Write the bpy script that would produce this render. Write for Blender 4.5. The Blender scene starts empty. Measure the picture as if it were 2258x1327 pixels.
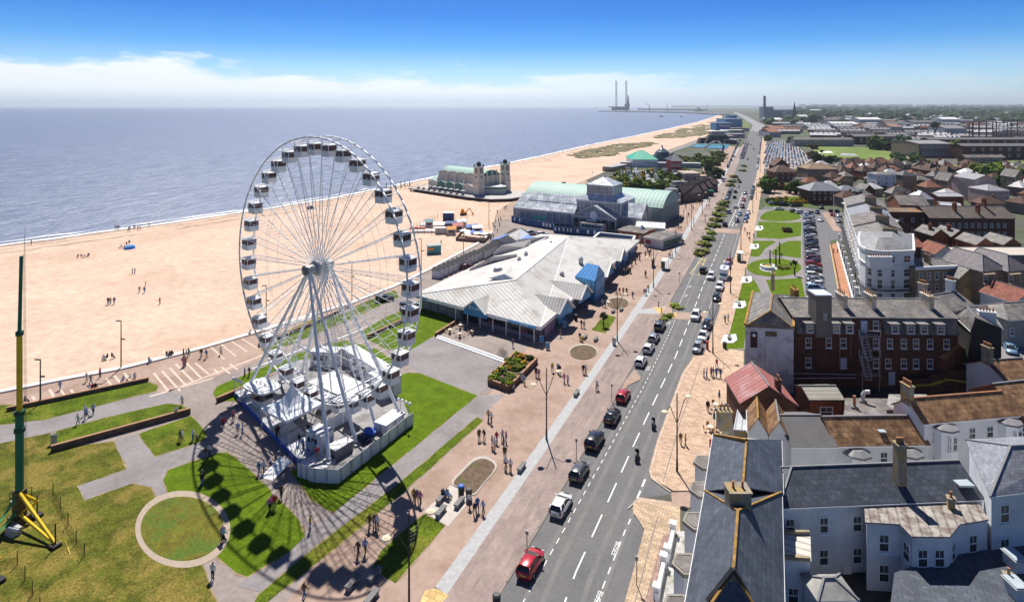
import bpy,bmesh,math,random
from math import sin,cos,pi,radians,atan,sqrt
from mathutils import Vector,Matrix
random.seed(7)
sc=bpy.context.scene
COL=sc.collection
# ---------------- camera, sky, sun, exposure ----------------
PW,PH,FPX,HOR,CX,CAMH=2258.0,1327.0,1300.0,234.0,1129.0,48.0
YAW=atan(606/FPX)
FV=Vector((-sin(YAW),cos(YAW),0));RV=Vector((cos(YAW),sin(YAW),0))
cd=bpy.data.cameras.new('camera');cam=bpy.data.objects.new('camera',cd);COL.objects.link(cam)
cam.location=(0,0,CAMH);cam.rotation_euler=(radians(90),0,YAW)
cd.sensor_width=36;cd.lens=36*FPX/PW;cd.shift_y=-(PH/2-HOR)/PW
cd.clip_start=0.5;cd.clip_end=60000
sc.camera=cam
SUN_EL=radians(55);sh=(FV*cos(radians(7))-RV*sin(radians(7))).normalized()
SUNV=Vector((sh.x*cos(SUN_EL),sh.y*cos(SUN_EL),sin(SUN_EL)))
sl=bpy.data.lights.new('sun','SUN');sl.energy=5.0;sl.angle=radians(0.5);sl.color=(1.0,0.95,0.87)
so=bpy.data.objects.new('sun',sl);COL.objects.link(so);so.rotation_euler=SUNV.to_track_quat('Z','Y').to_euler();so.location=(0,0,200)
sc.view_settings.view_transform='Standard';sc.view_settings.look='None';sc.view_settings.exposure=0.52;sc.view_settings.gamma=1
wd=bpy.data.worlds.new('World');sc.world=wd;wd.use_nodes=True
wn=wd.node_tree.nodes;wl=wd.node_tree.links;wn.clear()
def wnode(t,**k):
 n=wn.new(t)
 for a,b in k.items():setattr(n,a,b)
 return n
def wmath(op,a,b=None,c=None):
 n=wnode('ShaderNodeMath',operation=op)
 for i,x in enumerate((a,b,c)):
  if x is None:continue
  if isinstance(x,(int,float)):n.inputs[i].default_value=x
  else:wl.new(x,n.inputs[i])
 return n.outputs[0]
wo=wnode('ShaderNodeOutputWorld');bg=wnode('ShaderNodeBackground');bg.inputs['Strength'].default_value=0.065
sky=wnode('ShaderNodeTexSky',sky_type='NISHITA',sun_disc=False,sun_elevation=SUN_EL,altitude=50,air_density=1.0,dust_density=0.3,ozone_density=2.5)
sky.sun_rotation=math.atan2(SUNV.x,SUNV.y)
tc=wnode('ShaderNodeTexCoord');sep=wnode('ShaderNodeSeparateXYZ');wl.new(tc.outputs['Generated'],sep.inputs[0])
el=sep.outputs['Z']
ramp=wnode('ShaderNodeValToRGB');cr=ramp.color_ramp
# clear-air tint of the sky against elevation (pale at the horizon, deep blue above; upper sky darkened to cut the shadow fill)
pts=[(0.0,(0.95,1.16,1.6)),(0.03,(0.86,1.14,1.55)),(0.06,(0.62,0.98,1.45)),(0.10,(0.18,0.64,1.25)),(0.15,(0.04,0.43,1.10)),(0.4,(0.06,0.22,0.52)),(1.0,(0.2,0.32,0.55))]
cr.elements[0].position=0;cr.elements[0].color=(*pts[0][1],1);cr.elements[1].position=1;cr.elements[1].color=(*pts[-1][1],1)
for p,c in pts[1:-1]:
 e=cr.elements.new(p);e.color=(*c,1)
wl.new(el,ramp.inputs[0])
mul=wnode('ShaderNodeMixRGB',blend_type='MULTIPLY');mul.inputs[0].default_value=1
wl.new(sky.outputs[0],mul.inputs[1]);wl.new(ramp.outputs[0],mul.inputs[2])
# bank of cumulus low over the sea
mp=wnode('ShaderNodeMapping');mp.inputs['Scale'].default_value=(3.2,3.2,13);wl.new(tc.outputs['Generated'],mp.inputs[0])
ns=wnode('ShaderNodeTexNoise');ns.inputs['Scale'].default_value=1.9;ns.inputs['Detail'].default_value=9;ns.inputs['Roughness'].default_value=0.56
wl.new(mp.outputs[0],ns.inputs['Vector'])
# side: how far the direction turns away from the sea bank (east is -x)
side=wmath('SUBTRACT',0.42,wmath('MULTIPLY_ADD',sep.outputs['X'],float(RV.x),wmath('MULTIPLY',sep.outputs['Y'],float(RV.y))))
sidec=wmath('MINIMUM',wmath('MAXIMUM',wmath('MULTIPLY',side,2.2),0.0),1.0)
top=wmath('MULTIPLY',el,14.5)
dens=wmath('SUBTRACT',wmath('ADD',wmath('MULTIPLY',ns.outputs[0],2.7),wmath('MULTIPLY',sidec,0.16)),wmath('ADD',top,0.66))
cl=wmath('MINIMUM',wmath('MAXIMUM',wmath('MULTIPLY',dens,3.0),0.0),1.0)
fade=wmath('MINIMUM',wmath('MAXIMUM',wmath('MULTIPLY',el,40.0),0.0),1.0)
clf=wmath('MULTIPLY',wmath('MULTIPLY',cl,fade),wmath('MULTIPLY_ADD',sidec,0.78,0.1))
cm=wnode('ShaderNodeMixRGB');cm.inputs[2].default_value=(11.5,11.8,12.4,1)
wl.new(clf,cm.inputs[0]);wl.new(mul.outputs[0],cm.inputs[1]);wl.new(cm.outputs[0],bg.inputs[0]);wl.new(bg.outputs[0],wo.inputs[0])

# ---------------- helpers ----------------
def G(u,v,z=0.0):                     # a point of the place seen at photo pixel u, v and standing at height z
 D=FPX*(CAMH-z)/(v-HOR)
 p=FV*D+RV*(D*(u-CX)/FPX);p.z=z
 return p
def GD(u,D,z=0.0):
 p=FV*D+RV*(D*(u-CX)/FPX);p.z=z
 return p
def dep(v,z=0.0):return FPX*(CAMH-z)/(v-HOR)
def hz(vb,vt):return CAMH-(vt-HOR)*dep(vb)/FPX     # height of a thing whose foot is seen at vb and top at vt
def px(p):
 D=p.dot(FV);return CX+FPX*p.dot(RV)/D,HOR+FPX*(CAMH-p.z)/D
def S(r,g,b):
 return tuple(((c/255)/12.92 if c/255<0.04045 else((c/255+0.055)/1.055)**2.4)for c in(r,g,b))
MATS={}
def M(name,col,rough=0.75,var=0.18,scale=1.5,metal=0.0,spec=0.3,tex=None,tx=(1,1),fine=0.0,rnd=0.0,bump=0.0,coat=0.0,col2=None,patch=0.0,pscale=0.1,spots=None):
 if name in MATS:return MATS[name]
 m=bpy.data.materials.new(name);m.use_nodes=True;MATS[name]=m
 n=m.node_tree.nodes;l=m.node_tree.links;b=n['Principled BSDF']
 b.inputs['Roughness'].default_value=rough;b.inputs['Metallic'].default_value=metal;b.inputs['Specular IOR Level'].default_value=spec
 if coat:b.inputs['Coat Weight'].default_value=coat;b.inputs['Coat Roughness'].default_value=0.08
 t=n.new('ShaderNodeTexCoord')
 def mixc(a,bb,f,mode='MIX'):
  x=n.new('ShaderNodeMixRGB');x.blend_type=mode
  for i,s in((1,a),(2,bb)):
   if isinstance(s,tuple):x.inputs[i].default_value=(*s[:3],1)
   else:l.new(s,x.inputs[i])
  if isinstance(f,(int,float)):x.inputs[0].default_value=f
  else:l.new(f,x.inputs[0])
  return x.outputs[0]
 def noise(s,d=4,r=0.6):
  x=n.new('ShaderNodeTexNoise');x.inputs['Scale'].default_value=s;x.inputs['Detail'].default_value=d;x.inputs['Roughness'].default_value=r
  l.new(t.outputs['Object'],x.inputs['Vector']);return x.outputs[0]
 def rmp(s,a,bb):
  x=n.new('ShaderNodeMapRange');x.inputs[1].default_value=a;x.inputs[2].default_value=bb;l.new(s,x.inputs[0]);return x.outputs[0]
 out=tuple(col);hgt=None
 dk=tuple(c*(1-var)for c in col);lt=tuple(min(1,c*(1+var))for c in col)
 nz=rmp(noise(scale),0.3,0.7)
 out=mixc(dk,lt,nz)
 if col2 is not None:
  out=mixc(out,tuple(col2),rmp(noise(pscale,6,0.65),0.62-patch*0.35,0.72-patch*0.25))
 if fine:
  f=rmp(noise(scale*9,3,0.7),0.3,0.7);g=n.new('ShaderNodeMapRange');g.inputs[3].default_value=1-fine;g.inputs[4].default_value=1+fine;l.new(f,g.inputs[0])
  cmb=n.new('ShaderNodeCombineColor')
  for i in range(3):l.new(g.outputs[0],cmb.inputs[i])
  out=mixc(out,cmb.outputs[0],1.0,'MULTIPLY');hgt=f
 if tex:
  mpn=n.new('ShaderNodeMapping');mpn.inputs['Scale'].default_value=(1/tx[0],1/tx[1],1);l.new(t.outputs['UV'],mpn.inputs[0])
  if tex=='brick':
   bt=n.new('ShaderNodeTexBrick');bt.inputs['Scale'].default_value=1;bt.inputs['Brick Width'].default_value=1;bt.inputs['Row Height'].default_value=1
   bt.inputs['Mortar Size'].default_value=0.05;bt.inputs['Color1'].default_value=(0.72,0.72,0.72,1);bt.inputs['Color2'].default_value=(1.2,1.2,1.2,1);bt.inputs['Mortar'].default_value=(0.34,0.34,0.34,1);bt.inputs['Mortar Smooth'].default_value=0.6
   l.new(mpn.outputs[0],bt.inputs['Vector']);out=mixc(out,bt.outputs['Color'],0.85,'MULTIPLY')
   iv=n.new('ShaderNodeMath');iv.operation='SUBTRACT';iv.inputs[0].default_value=1;l.new(bt.outputs['Fac'],iv.inputs[1]);hgt=iv.outputs[0]
  else:       # 'seam': evenly spaced dark lines across u (standing seams, glazing bars, boards)
   wv=n.new('ShaderNodeTexWave');wv.wave_type='BANDS';wv.bands_direction='X' if tex=='seam' else 'Y';wv.inputs['Scale'].default_value=0.314;wv.inputs['Distortion'].default_value=0.4;wv.inputs['Detail Scale'].default_value=0.6
   l.new(mpn.outputs[0],wv.inputs['Vector']);h=rmp(wv.outputs['Fac'],0.0,0.22);hgt=h
   g=n.new('ShaderNodeMapRange');g.inputs[3].default_value=0.55;g.inputs[4].default_value=1.0;l.new(h,g.inputs[0])
   cmb=n.new('ShaderNodeCombineColor')
   for i in range(3):l.new(g.outputs[0],cmb.inputs[i])
   out=mixc(out,cmb.outputs[0],1.0,'MULTIPLY')
 if spots:
  out=mixc(out,tuple(spots),rmp(noise(scale*2.3,5,0.75),0.60,0.66))
 if rnd:
  oi=n.new('ShaderNodeObjectInfo');hs=n.new('ShaderNodeHueSaturation');l.new(out,hs.inputs['Color'])
  g=n.new('ShaderNodeMapRange');g.inputs[3].default_value=1-rnd;g.inputs[4].default_value=1+rnd;l.new(oi.outputs['Random'],g.inputs[0]);l.new(g.outputs[0],hs.inputs['Value'])
  g2=n.new('ShaderNodeMapRange');g2.inputs[3].default_value=0.5-rnd*0.06;g2.inputs[4].default_value=0.5+rnd*0.06;l.new(oi.outputs['Random'],g2.inputs[0]);l.new(g2.outputs[0],hs.inputs['Hue'])
  out=hs.outputs[0]
 if isinstance(out,tuple):b.inputs['Base Color'].default_value=(*out,1)
 else:l.new(out,b.inputs['Base Color'])
 if bump and hgt is not None:
  bp=n.new('ShaderNodeBump');bp.inputs['Strength'].default_value=0.6;bp.inputs['Distance'].default_value=bump;l.new(hgt,bp.inputs['Height']);l.new(bp.outputs[0],b.inputs['Normal'])
 return m

def root_of(o):
 while o.parent:o=o.parent
 return o
def rmat(o):return Matrix.Translation(o.location)@Matrix.Rotation(o.rotation_euler.z,4,'Z')
class MB:
 def __init__(s):s.v=[];s.f=[];s.k=[];s.cur=0
 def add(s,vs,fs):
  o=len(s.v);s.v+=[tuple(v)for v in vs];s.f+=[tuple(i+o for i in f)for f in fs];s.k+=[s.cur]*len(fs);return s
 def poly(s,*pts):return s.add(pts,[tuple(range(len(pts)))])
 def box(s,c,d,rz=0.0,taper=1.0):
  x,y,z=(q/2 for q in d);vs=[]
  for zz,t in((-z,1),(z,taper)):
   for a,b in((-x,-y),(x,-y),(x,y),(-x,y)):
    a*=t;b*=t;vs.append((c[0]+a*cos(rz)-b*sin(rz),c[1]+a*sin(rz)+b*cos(rz),c[2]+zz))
  return s.add(vs,[(3,2,1,0),(4,5,6,7),(0,1,5,4),(1,2,6,5),(2,3,7,6),(3,0,4,7)])
 def beam(s,p,q,w,h,up=(0,0,1)):      # a box section bar from p to q
  p=Vector(p);q=Vector(q);d=(q-p).normalized();x=d.cross(Vector(up))
  if x.length<1e-4:x=d.cross(Vector((0,1,0)))
  x.normalize();y=x.cross(d);vs=[]
  for e in(p,q):
   for a,b in((-1,-1),(1,-1),(1,1),(-1,1)):vs.append(e+x*a*w/2+y*b*h/2)
  return s.add(vs,[(3,2,1,0),(4,5,6,7),(0,1,5,4),(1,2,6,5),(2,3,7,6),(3,0,4,7)])
 def tube(s,p,q,r0,r1=None,n=6):
  p=Vector(p);q=Vector(q);r1=r0 if r1 is None else r1;d=(q-p).normalized();x=d.cross(Vector((0.31,0.17,0.93)))
  if x.length<1e-3:x=d.cross(Vector((1,0,0)))
  x.normalize();y=d.cross(x);vs=[]
  for e,r in((p,r0),(q,r1)):
   for i in range(n):a=2*pi*i/n;vs.append(e+x*r*cos(a)+y*r*sin(a))
  return s.add(vs,[(i,(i+1)%n,n+(i+1)%n,n+i)for i in range(n)]+[tuple(range(n-1,-1,-1)),tuple(range(n,2*n))])
 def path(s,ps,r,n=6):
  for a,b in zip(ps,ps[1:]):s.tube(a,b,r,n=n)
  return s
 def prism(s,pts,z0,z1):
  n=len(pts);vs=[(p[0],p[1],z0)for p in pts]+[(p[0],p[1],z1)for p in pts]
  return s.add(vs,[tuple(range(n-1,-1,-1)),tuple(range(n,2*n))]+[(i,(i+1)%n,n+(i+1)%n,n+i)for i in range(n)])
 def lathe(s,c,prof,n=12,a0=0.0):
  vs=[];k=len(prof)
  for r,z in prof:
   for i in range(n):a=a0+2*pi*i/n;vs.append((c[0]+r*cos(a),c[1]+r*sin(a),c[2]+z))
  fs=[(j*n+i,j*n+(i+1)%n,(j+1)*n+(i+1)%n,(j+1)*n+i)for j in range(k-1)for i in range(n)]
  return s.add(vs,fs+[tuple(range(n-1,-1,-1)),tuple(range((k-1)*n,k*n))])
 def blob(s,c,r,n=7,m=5,jit=0.2,rng=random):
  vs=[(c[0],c[1],c[2]-r[2])]
  for j in range(1,m):
   t=-pi/2+pi*j/m
   for i in range(n):
    a=2*pi*(i+(j%2)*0.5)/n;k=1+rng.uniform(-jit,jit)
    vs.append((c[0]+r[0]*cos(t)*cos(a)*k,c[1]+r[1]*cos(t)*sin(a)*k,c[2]+r[2]*sin(t)*k))
  vs.append((c[0],c[1],c[2]+r[2]));fs=[]
  for i in range(n):fs.append((0,1+(i+1)%n,1+i))
  for j in range(m-2):
   for i in range(n):a=1+j*n;fs.append((a+i,a+(i+1)%n,a+n+(i+1)%n,a+n+i))
  t=len(vs)-1
  for i in range(n):fs.append((1+(m-2)*n+i,1+(m-2)*n+(i+1)%n,t))
  return s.add(vs,fs)
 def mesh(s,name,mats,smooth=False,up=False,inv=None):
  me=bpy.data.meshes.new(name);vs=s.v if inv is None else[inv@Vector(v)for v in s.v]
  me.from_pydata([tuple(v)for v in vs],[],s.f)
  for mm in(mats if isinstance(mats,(list,tuple))else[mats]):me.materials.append(mm)
  me.polygons.foreach_set('material_index',s.k)
  bm=bmesh.new();bm.from_mesh(me)
  if up:
   for f in bm.faces:
    f.normal_update()
    if f.normal.z<0:f.normal_flip()
  else:bmesh.ops.recalc_face_normals(bm,faces=bm.faces[:])
  big=[f for f in bm.faces if len(f.verts)>4]
  if big:bmesh.ops.triangulate(bm,faces=big)
  uv=bm.loops.layers.uv.new('uv');Z=Vector((0,0,1))
  for f in bm.faces:
   nn=f.normal
   if abs(nn.z)>0.995 or nn.length<0.5:t,b=Vector((1,0,0)),Vector((0,1,0))
   else:t=Z.cross(nn).normalized();b=nn.cross(t)
   for lp in f.loops:lp[uv].uv=(lp.vert.co.dot(t),lp.vert.co.dot(b))
   f.smooth=smooth
  bm.to_mesh(me);bm.free();return me
 def build(s,name,mats,parent=None,world=False,smooth=False,up=False):
  inv=None
  if world and parent is not None:inv=rmat(root_of(parent)).inverted()
  o=bpy.data.objects.new(name,s.mesh(name,mats,smooth,up,inv));COL.objects.link(o)
  if parent is not None:o.parent=parent
  return o
def put(name,mesh,parent=None,loc=(0,0,0),rz=0.0,sc_=(1,1,1),mat=None):   # link an object that shares mesh data
 o=bpy.data.objects.new(name,mesh);COL.objects.link(o);o.location=loc;o.rotation_euler=(0,0,rz);o.scale=sc_
 if parent is not None:o.parent=parent
 if mat is not None:o.material_slots[0].link='OBJECT';o.material_slots[0].material=mat
 return o
def tag(o,label,cat,group=None):
 o['label']=label;o['category']=cat
 if group:o['group']=group
 return o
def thing(name,label,cat,loc=(0,0,0),rz=0.0,group=None):
 o=bpy.data.objects.new(name,None);COL.objects.link(o);o.location=loc;o.rotation_euler=(0,0,rz);o.empty_display_size=0.3
 return tag(o,label,cat,group)
def dup(o,loc=None,rz=None,label=None,group=None):    # a copy of a thing with copies of its parts and sub-parts
 r=o.copy();COL.objects.link(r)
 if loc is not None:r.location=loc
 if rz is not None:r.rotation_euler=(0,0,rz)
 if label:r['label']=label
 if group:r['group']=group
 for ch in list(o.children):
  c=ch.copy();COL.objects.link(c);c.parent=r
  for g in list(ch.children):d=g.copy();COL.objects.link(d);d.parent=c
 return r
def struct(o):o['kind']='structure';return o
def stuff(o):o['kind']='stuff';return o
def smoothpoly(pts,k=6):                     # closed Catmull-Rom through pixel points
 n=len(pts);out=[]
 for i in range(n):
  p0,p1,p2,p3=(Vector(pts[(i+j)%n])for j in(-1,0,1,2))
  for j in range(k):
   t=j/k;out.append(tuple(0.5*((2*p1)+(p2-p0)*t+(2*p0-5*p1+4*p2-p3)*t*t+(3*p1-p0-3*p2+p3)*t**3)))
 return out
def sheet(name,pts,z,mat,smooth=0):
 if smooth:pts=smoothpoly(pts,smooth)
 m=MB();m.poly(*[G(u,v,z)for u,v in pts]);return struct(m.build(name,mat,up=True))
def slab(name,pts,h,mat,smooth=0,z0=0.0):
 if smooth:pts=smoothpoly(pts,smooth)
 m=MB();m.prism([G(u,v,0)for u,v in pts],z0,h);return struct(m.build(name,mat))
def ell(c,rx,ry,n=48):return[(c[0]+rx*cos(2*pi*i/n),c[1]+ry*sin(2*pi*i/n))for i in range(n)]
def lerp(a,b,t):return a+(b-a)*t
def along(poly,v):                            # u of a pixel polyline at row v
 for(u0,v0),(u1,v1)in zip(poly,poly[1:]):
  if min(v0,v1)<=v<=max(v0,v1):return lerp(u0,u1,(v-v0)/(v1-v0)if v1!=v0 else 0)
 return poly[0][0]if abs(v-poly[0][1])<abs(v-poly[-1][1])else poly[-1][0]
NUMW=['','first','second','third','fourth','fifth','sixth','seventh','eighth','ninth','tenth','eleventh','twelfth','thirteenth','fourteenth','fifteenth','sixteenth','seventeenth','eighteenth','nineteenth','twentieth']
NUMC=['no','one','two','three','four','five','six','seven','eight','nine','ten','eleven','twelve','thirteen','fourteen','fifteen']
# ---------------- setting ----------------
grass=M('grass',(0.075,0.112,0.007),0.95,0.4,0.35,spec=0.1,fine=0.5,col2=(0.16,0.16,0.022),patch=0.35,pscale=0.12,bump=0.03)
grassdry=M('grass_dry',(0.085,0.095,0.012),0.95,0.42,0.5,spec=0.1,fine=0.55,col2=(0.19,0.15,0.035),patch=0.5,pscale=0.22,bump=0.03)
grasslush=M('grass_lush',(0.085,0.138,0.005),0.95,0.25,0.5,spec=0.1,fine=0.35,bump=0.02)
sand=M('sand',(0.575,0.425,0.33),0.95,0.08,0.05,spec=0.1,fine=0.15,col2=(0.52,0.37,0.28),patch=0.35,pscale=0.04,bump=0.12)
wetsand=M('wet_sand',(0.30,0.21,0.15),0.5,0.15,0.05,fine=0.05)
pinkpave=M('pink_paving',(0.35,0.25,0.20),0.85,0.10,0.12,fine=0.12,col2=(0.28,0.19,0.145),patch=0.4,pscale=0.15)
plazam=M('plaza_asphalt',(0.27,0.225,0.205),0.9,0.13,0.15,fine=0.15,col2=(0.22,0.18,0.165),patch=0.35,pscale=0.2)
greyasp=M('grey_asphalt',(0.235,0.215,0.215),0.9,0.12,0.2,fine=0.12,col2=(0.19,0.17,0.17),patch=0.3,pscale=0.15)
roadm=M('road_asphalt',(0.12,0.12,0.125),0.8,0.14,0.25,fine=0.14,col2=(0.135,0.13,0.13),patch=0.4,pscale=0.1)
trackm=M('tramway_surface',(0.30,0.235,0.21),0.85,0.16,0.2,fine=0.12,col2=(0.235,0.18,0.165),patch=0.5,pscale=0.12)
granite=M('granite_setts',(0.37,0.37,0.375),0.8,0.14,2.0,fine=0.15)
tanpave=M('tan_slabs',(0.46,0.34,0.23),0.85,0.13,0.4,tex='brick',tx=(0.7,0.35),fine=0.1)
kerbm=M('kerb_stone',(0.42,0.38,0.34),0.85,0.12,1.0)
redpave=M('red_paving',(0.42,0.20,0.11),0.9,0.12,0.4,tex='brick',tx=(0.9,0.45))
whitep=M('road_paint',(0.72,0.72,0.70),0.8,0.12,2.0,fine=0.15)
yellowp=M('yellow_paint',(0.65,0.50,0.16),0.8,0.12,2.0)
soil=M('planting_soil',(0.13,0.088,0.06),0.95,0.35,1.5,fine=0.4,col2=(0.09,0.09,0.03),patch=0.3,pscale=0.6)
seam=bpy.data.materials.new('sea_water');seam.use_nodes=True
def _sea(m):
 n=m.node_tree.nodes;l=m.node_tree.links;b=n['Principled BSDF'];t=n.new('ShaderNodeTexCoord')
 mp=n.new('ShaderNodeMapping');mp.inputs['Rotation'].default_value=(0,0,0.5);mp.inputs['Scale'].default_value=(0.24,0.075,1);l.new(t.outputs['Object'],mp.inputs[0])
 a=n.new('ShaderNodeTexNoise');a.inputs['Scale'].default_value=1;a.inputs['Detail'].default_value=6;a.inputs['Roughness'].default_value=0.62;l.new(mp.outputs[0],a.inputs['Vector'])
 c=n.new('ShaderNodeTexNoise');c.inputs['Scale'].default_value=0.0035;c.inputs['Detail'].default_value=4;l.new(t.outputs['Object'],c.inputs['Vector'])
 r=n.new('ShaderNodeValToRGB');r.color_ramp.elements[0].position=0.36;r.color_ramp.elements[0].color=(0.04,0.062,0.115,1);r.color_ramp.elements[1].position=0.64;r.color_ramp.elements[1].color=(0.27,0.305,0.375,1)
 l.new(a.outputs[0],r.inputs[0])
 x=n.new('ShaderNodeMixRGB');x.inputs[2].default_value=(0.15,0.17,0.24,1);l.new(c.outputs[0],x.inputs[0]);l.new(r.outputs[0],x.inputs[1])
 # whitecaps
 w=n.new('ShaderNodeMapRange');w.inputs[1].default_value=0.665;w.inputs[2].default_value=0.70
 mp2=n.new('ShaderNodeMapping');mp2.inputs['Rotation'].default_value=(0,0,0.6);mp2.inputs['Scale'].default_value=(0.30,0.09,1);l.new(t.outputs['Object'],mp2.inputs[0])
 a2=n.new('ShaderNodeTexNoise');a2.inputs['Scale'].default_value=1;a2.inputs['Detail'].default_value=5;a2.inputs['Roughness'].default_value=0.6;l.new(mp2.outputs[0],a2.inputs['Vector']);l.new(a2.outputs[0],w.inputs[0])
 y=n.new('ShaderNodeMixRGB');y.inputs[2].default_value=(0.6,0.62,0.66,1);l.new(w.outputs[0],y.inputs[0]);l.new(x.outputs[0],y.inputs[1])
 l.new(y.outputs[0],b.inputs['Base Color']);b.inputs['Roughness'].default_value=0.34;b.inputs['Specular IOR Level'].default_value=0.4
 bp=n.new('ShaderNodeBump');bp.inputs['Strength'].default_value=0.8;bp.inputs['Distance'].default_value=1.6;l.new(a.outputs[0],bp.inputs['Height']);l.new(bp.outputs[0],b.inputs['Normal'])
_sea(seam)
foamm=M('surf_foam',(0.75,0.77,0.78),0.6,0.1,0.3)
townm=M('town_ground',(0.10,0.095,0.085),0.95,0.25,0.02,fine=0.2,col2=(0.06,0.085,0.03),patch=0.55,pscale=0.012)
SHORE=[(-420,592),(-200,562),(0,541),(160,520),(330,497),(480,475),(550,466),(620,455),(730,437),(830,417),(900,403),(1000,381),(1110,362),(1200,343),(1300,320),(1400,300),(1480,283),(1540,269),(1572,259),(1584,254)]
BWALL=[(-420,955),(-200,905),(0,865),(140,837),(265,814),(330,798),(440,770),(550,738),(640,711),(780,667),(870,632),(940,598),(1000,566),(1050,540),(1086,512),(1088,490),(1094,470),(1110,455),(1140,440),(1200,428),(1290,398),(1345,374),(1400,352),(1455,337),(1500,322),(1560,300),(1590,284),(1592,262),(1592,255)]
# sea: one sheet to the horizon; land: one sheet laid above it
m=MB();m.poly(*[FV*d+RV*r+Vector((0,0,-0.5))for d,r in((-200,-3000),(-200,3000),(30000,32000),(30000,-32000))]);struct(m.build('sea',seam,up=True))
m=MB()
land=[(u,v)for u,v in SHORE]
pts=[G(u,v,0)for u,v in land]+[G(1560,250,0),G(1480,238.5,0),GD(1500,29900),FV*29900+RV*31900,RV*2950-FV*200,RV*-600-FV*200]
m.poly(*pts);struct(m.build('ground',townm,up=True))
def strip(name,line,d0,d1,z,mat,jit=0.0,seed=1,step=6):     # a band beside a pixel polyline, d0..d1 metres along the ground to its sea side (-) or land side (+)
 rg=random.Random(seed);P=[]
 for a,b in zip(line,line[1:]):
  A,B=G(*a),G(*b);k=max(1,min(60,int((B-A).length/step)))
  P+=[lerp(A,B,i/k)for i in range(k)]
 P.append(G(*line[-1]));L=[];R2=[]
 for i,p in enumerate(P):
  t=(P[min(i+1,len(P)-1)]-P[max(i-1,0)]);t.z=0;t.normalize();nrm=Vector((t.y,-t.x,0))
  j=rg.uniform(-jit,jit);j2=rg.uniform(-jit,jit)
  L.append(p+nrm*(d0+j));R2.append(p+nrm*(d1+j2))
 m=MB();vs=[Vector((q.x,q.y,z))for q in L+R2];n=len(P)
 m.add(vs,[(i,i+1,n+i+1,n+i)for i in range(n-1)]);return struct(m.build(name,mat,up=True))
# beach: from the shore back to the sea wall
sheet('beach',SHORE+[(1592,255),(1592,262)]+BWALL[::-1][2:],0.02,sand)
strip('wet_sand',SHORE[:-4],0.2,4.5,0.03,wetsand,1.0)
strip('tide_line',SHORE[:-5],8.0,9.3,0.032,M('tide_weed',(0.40,0.29,0.21),0.95,0.3,0.4,fine=0.3),1.6,7,4);strip('tide_line',SHORE[:-5],15.0,15.7,0.032,M('tide_weed',(0.40,0.29,0.21)),2.2,8,5)
strip('surf',SHORE,-2.2,1.0,0.05,foamm,0.9,3)
strip('surf',SHORE[:10],-6.5,-5.2,0.045,foamm,1.0,5)
# sea-front pavings (thin sheets, each a few millimetres above the one below)
PROM_R=[(905,1345),(960,1293),(1195,967),(1349,752),(1430,633),(1478,562),(1507,515),(1560,429),(1582,403),(1605,362),(1628,325),(1650,285)]
sheet('plaza',[(u,v)for u,v in BWALL[1:16]]+[(1160,470),(1250,520),(1390,520),(1455,560)]+[(1430,633),(1349,752),(1195,967),(960,1293),(880,1420),(-420,1420)],0.03,plazam)
sheet('seawall_walk',[(-200,905),(0,867),(140,839),(265,816),(330,800),(440,772),(550,740),(640,713),(780,669),(870,634),(925,612),(935,625),(880,655),(800,690),(600,770),(575,792),(470,832),(330,874),(345,862),(350,850),(325,836),(55,896),(-200,955)],0.035,pinkpave)
strip('sea_wall_coping',BWALL[1:15],-0.6,0.3,0.30,M('white_coping',(0.7,0.66,0.62),0.8,0.08,1))
m=MB()
for a,b in zip(BWALL[1:15],BWALL[2:15]):m.beam(G(*a,0.14),G(*b,0.14),0.5,0.29)
struct(m.build('sea_wall',M('white_coping',(0.7,0.66,0.62))))
sheet('promenade',[(1086,512),(1088,490),(1094,470),(1110,455),(1140,440),(1200,428),(1290,398),(1300,402),(1210,440),(1200,470),(1160,500)],0.028,pinkpave)
# promenade of pink paving along the street
sheet('promenade',[(1070,880),(1160,770),(1165,755),(1240,748),(1275,690),(1340,600),(1385,545),(1400,520),(1450,500),(1480,470),(1500,440),(1530,400),(1560,360),(1600,320)]+PROM_R[::-1][1:-1]+[(905,1345),(860,1420),(560,1420),(700,1240),(890,1090),(1068,925)],0.04,pinkpave)
sheet('granite_strip',[(960,1293),(1195,967),(1349,752),(1430,633),(1478,562),(1507,515),(1560,429),(1582,403),(1605,362),(1628,325),(1632,325),(1611,362),(1592,403),(1570,429),(1519,515),(1490,562),(1446,633),(1366,752),(1221,967),(985,1310)],0.05,granite)
KERB_L=[(1040,1420),(1118,1282),(1287,995),(1350,889),(1420,760),(1481,659),(1533,567),(1560,515),(1590,455),(1610,405),(1632,350),(1646,310),(1655,286),(1660,276)]
sheet('tramway',[(905,1420),(985,1310),(1221,967),(1366,752),(1446,633),(1490,562),(1519,515),(1570,429),(1592,403),(1611,362),(1632,325)]+KERB_L[::-1][2:],0.046,trackm)
KERB_R=[(1335,1420),(1378,1327),(1421,1169),(1395,1128),(1397,1106),(1412,1098),(1480,1090),(1480,1085),(1437,1056),(1431,1038),(1449,971),(1504,824),(1530,786),(1552,784),(1585,690),(1600,620),(1622,560),(1640,490),(1656,440),(1668,390),(1676,340),(1684,290),(1680,276)]
sheet('road',KERB_L+KERB_R[::-1],0.012,roadm)
# the tramway and the carriageway meet at a kerb
m=MB()
for a,b in zip(KERB_L[1:],KERB_L[2:]):m.beam(G(*a,0.045),G(*b,0.045),0.25,0.09)
struct(m.build('kerb',M('dark_kerb',(0.2,0.17,0.15))))
# distant road: swings left beyond the bend
sheet('road',[(1655,290),(1660,276),(1640,262),(1618,249),(1616,247),(1622,247),(1650,258),(1688,278),(1686,292)],0.3,M('far_road',(0.24,0.24,0.25),0.9,0.08,0.05))
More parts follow.
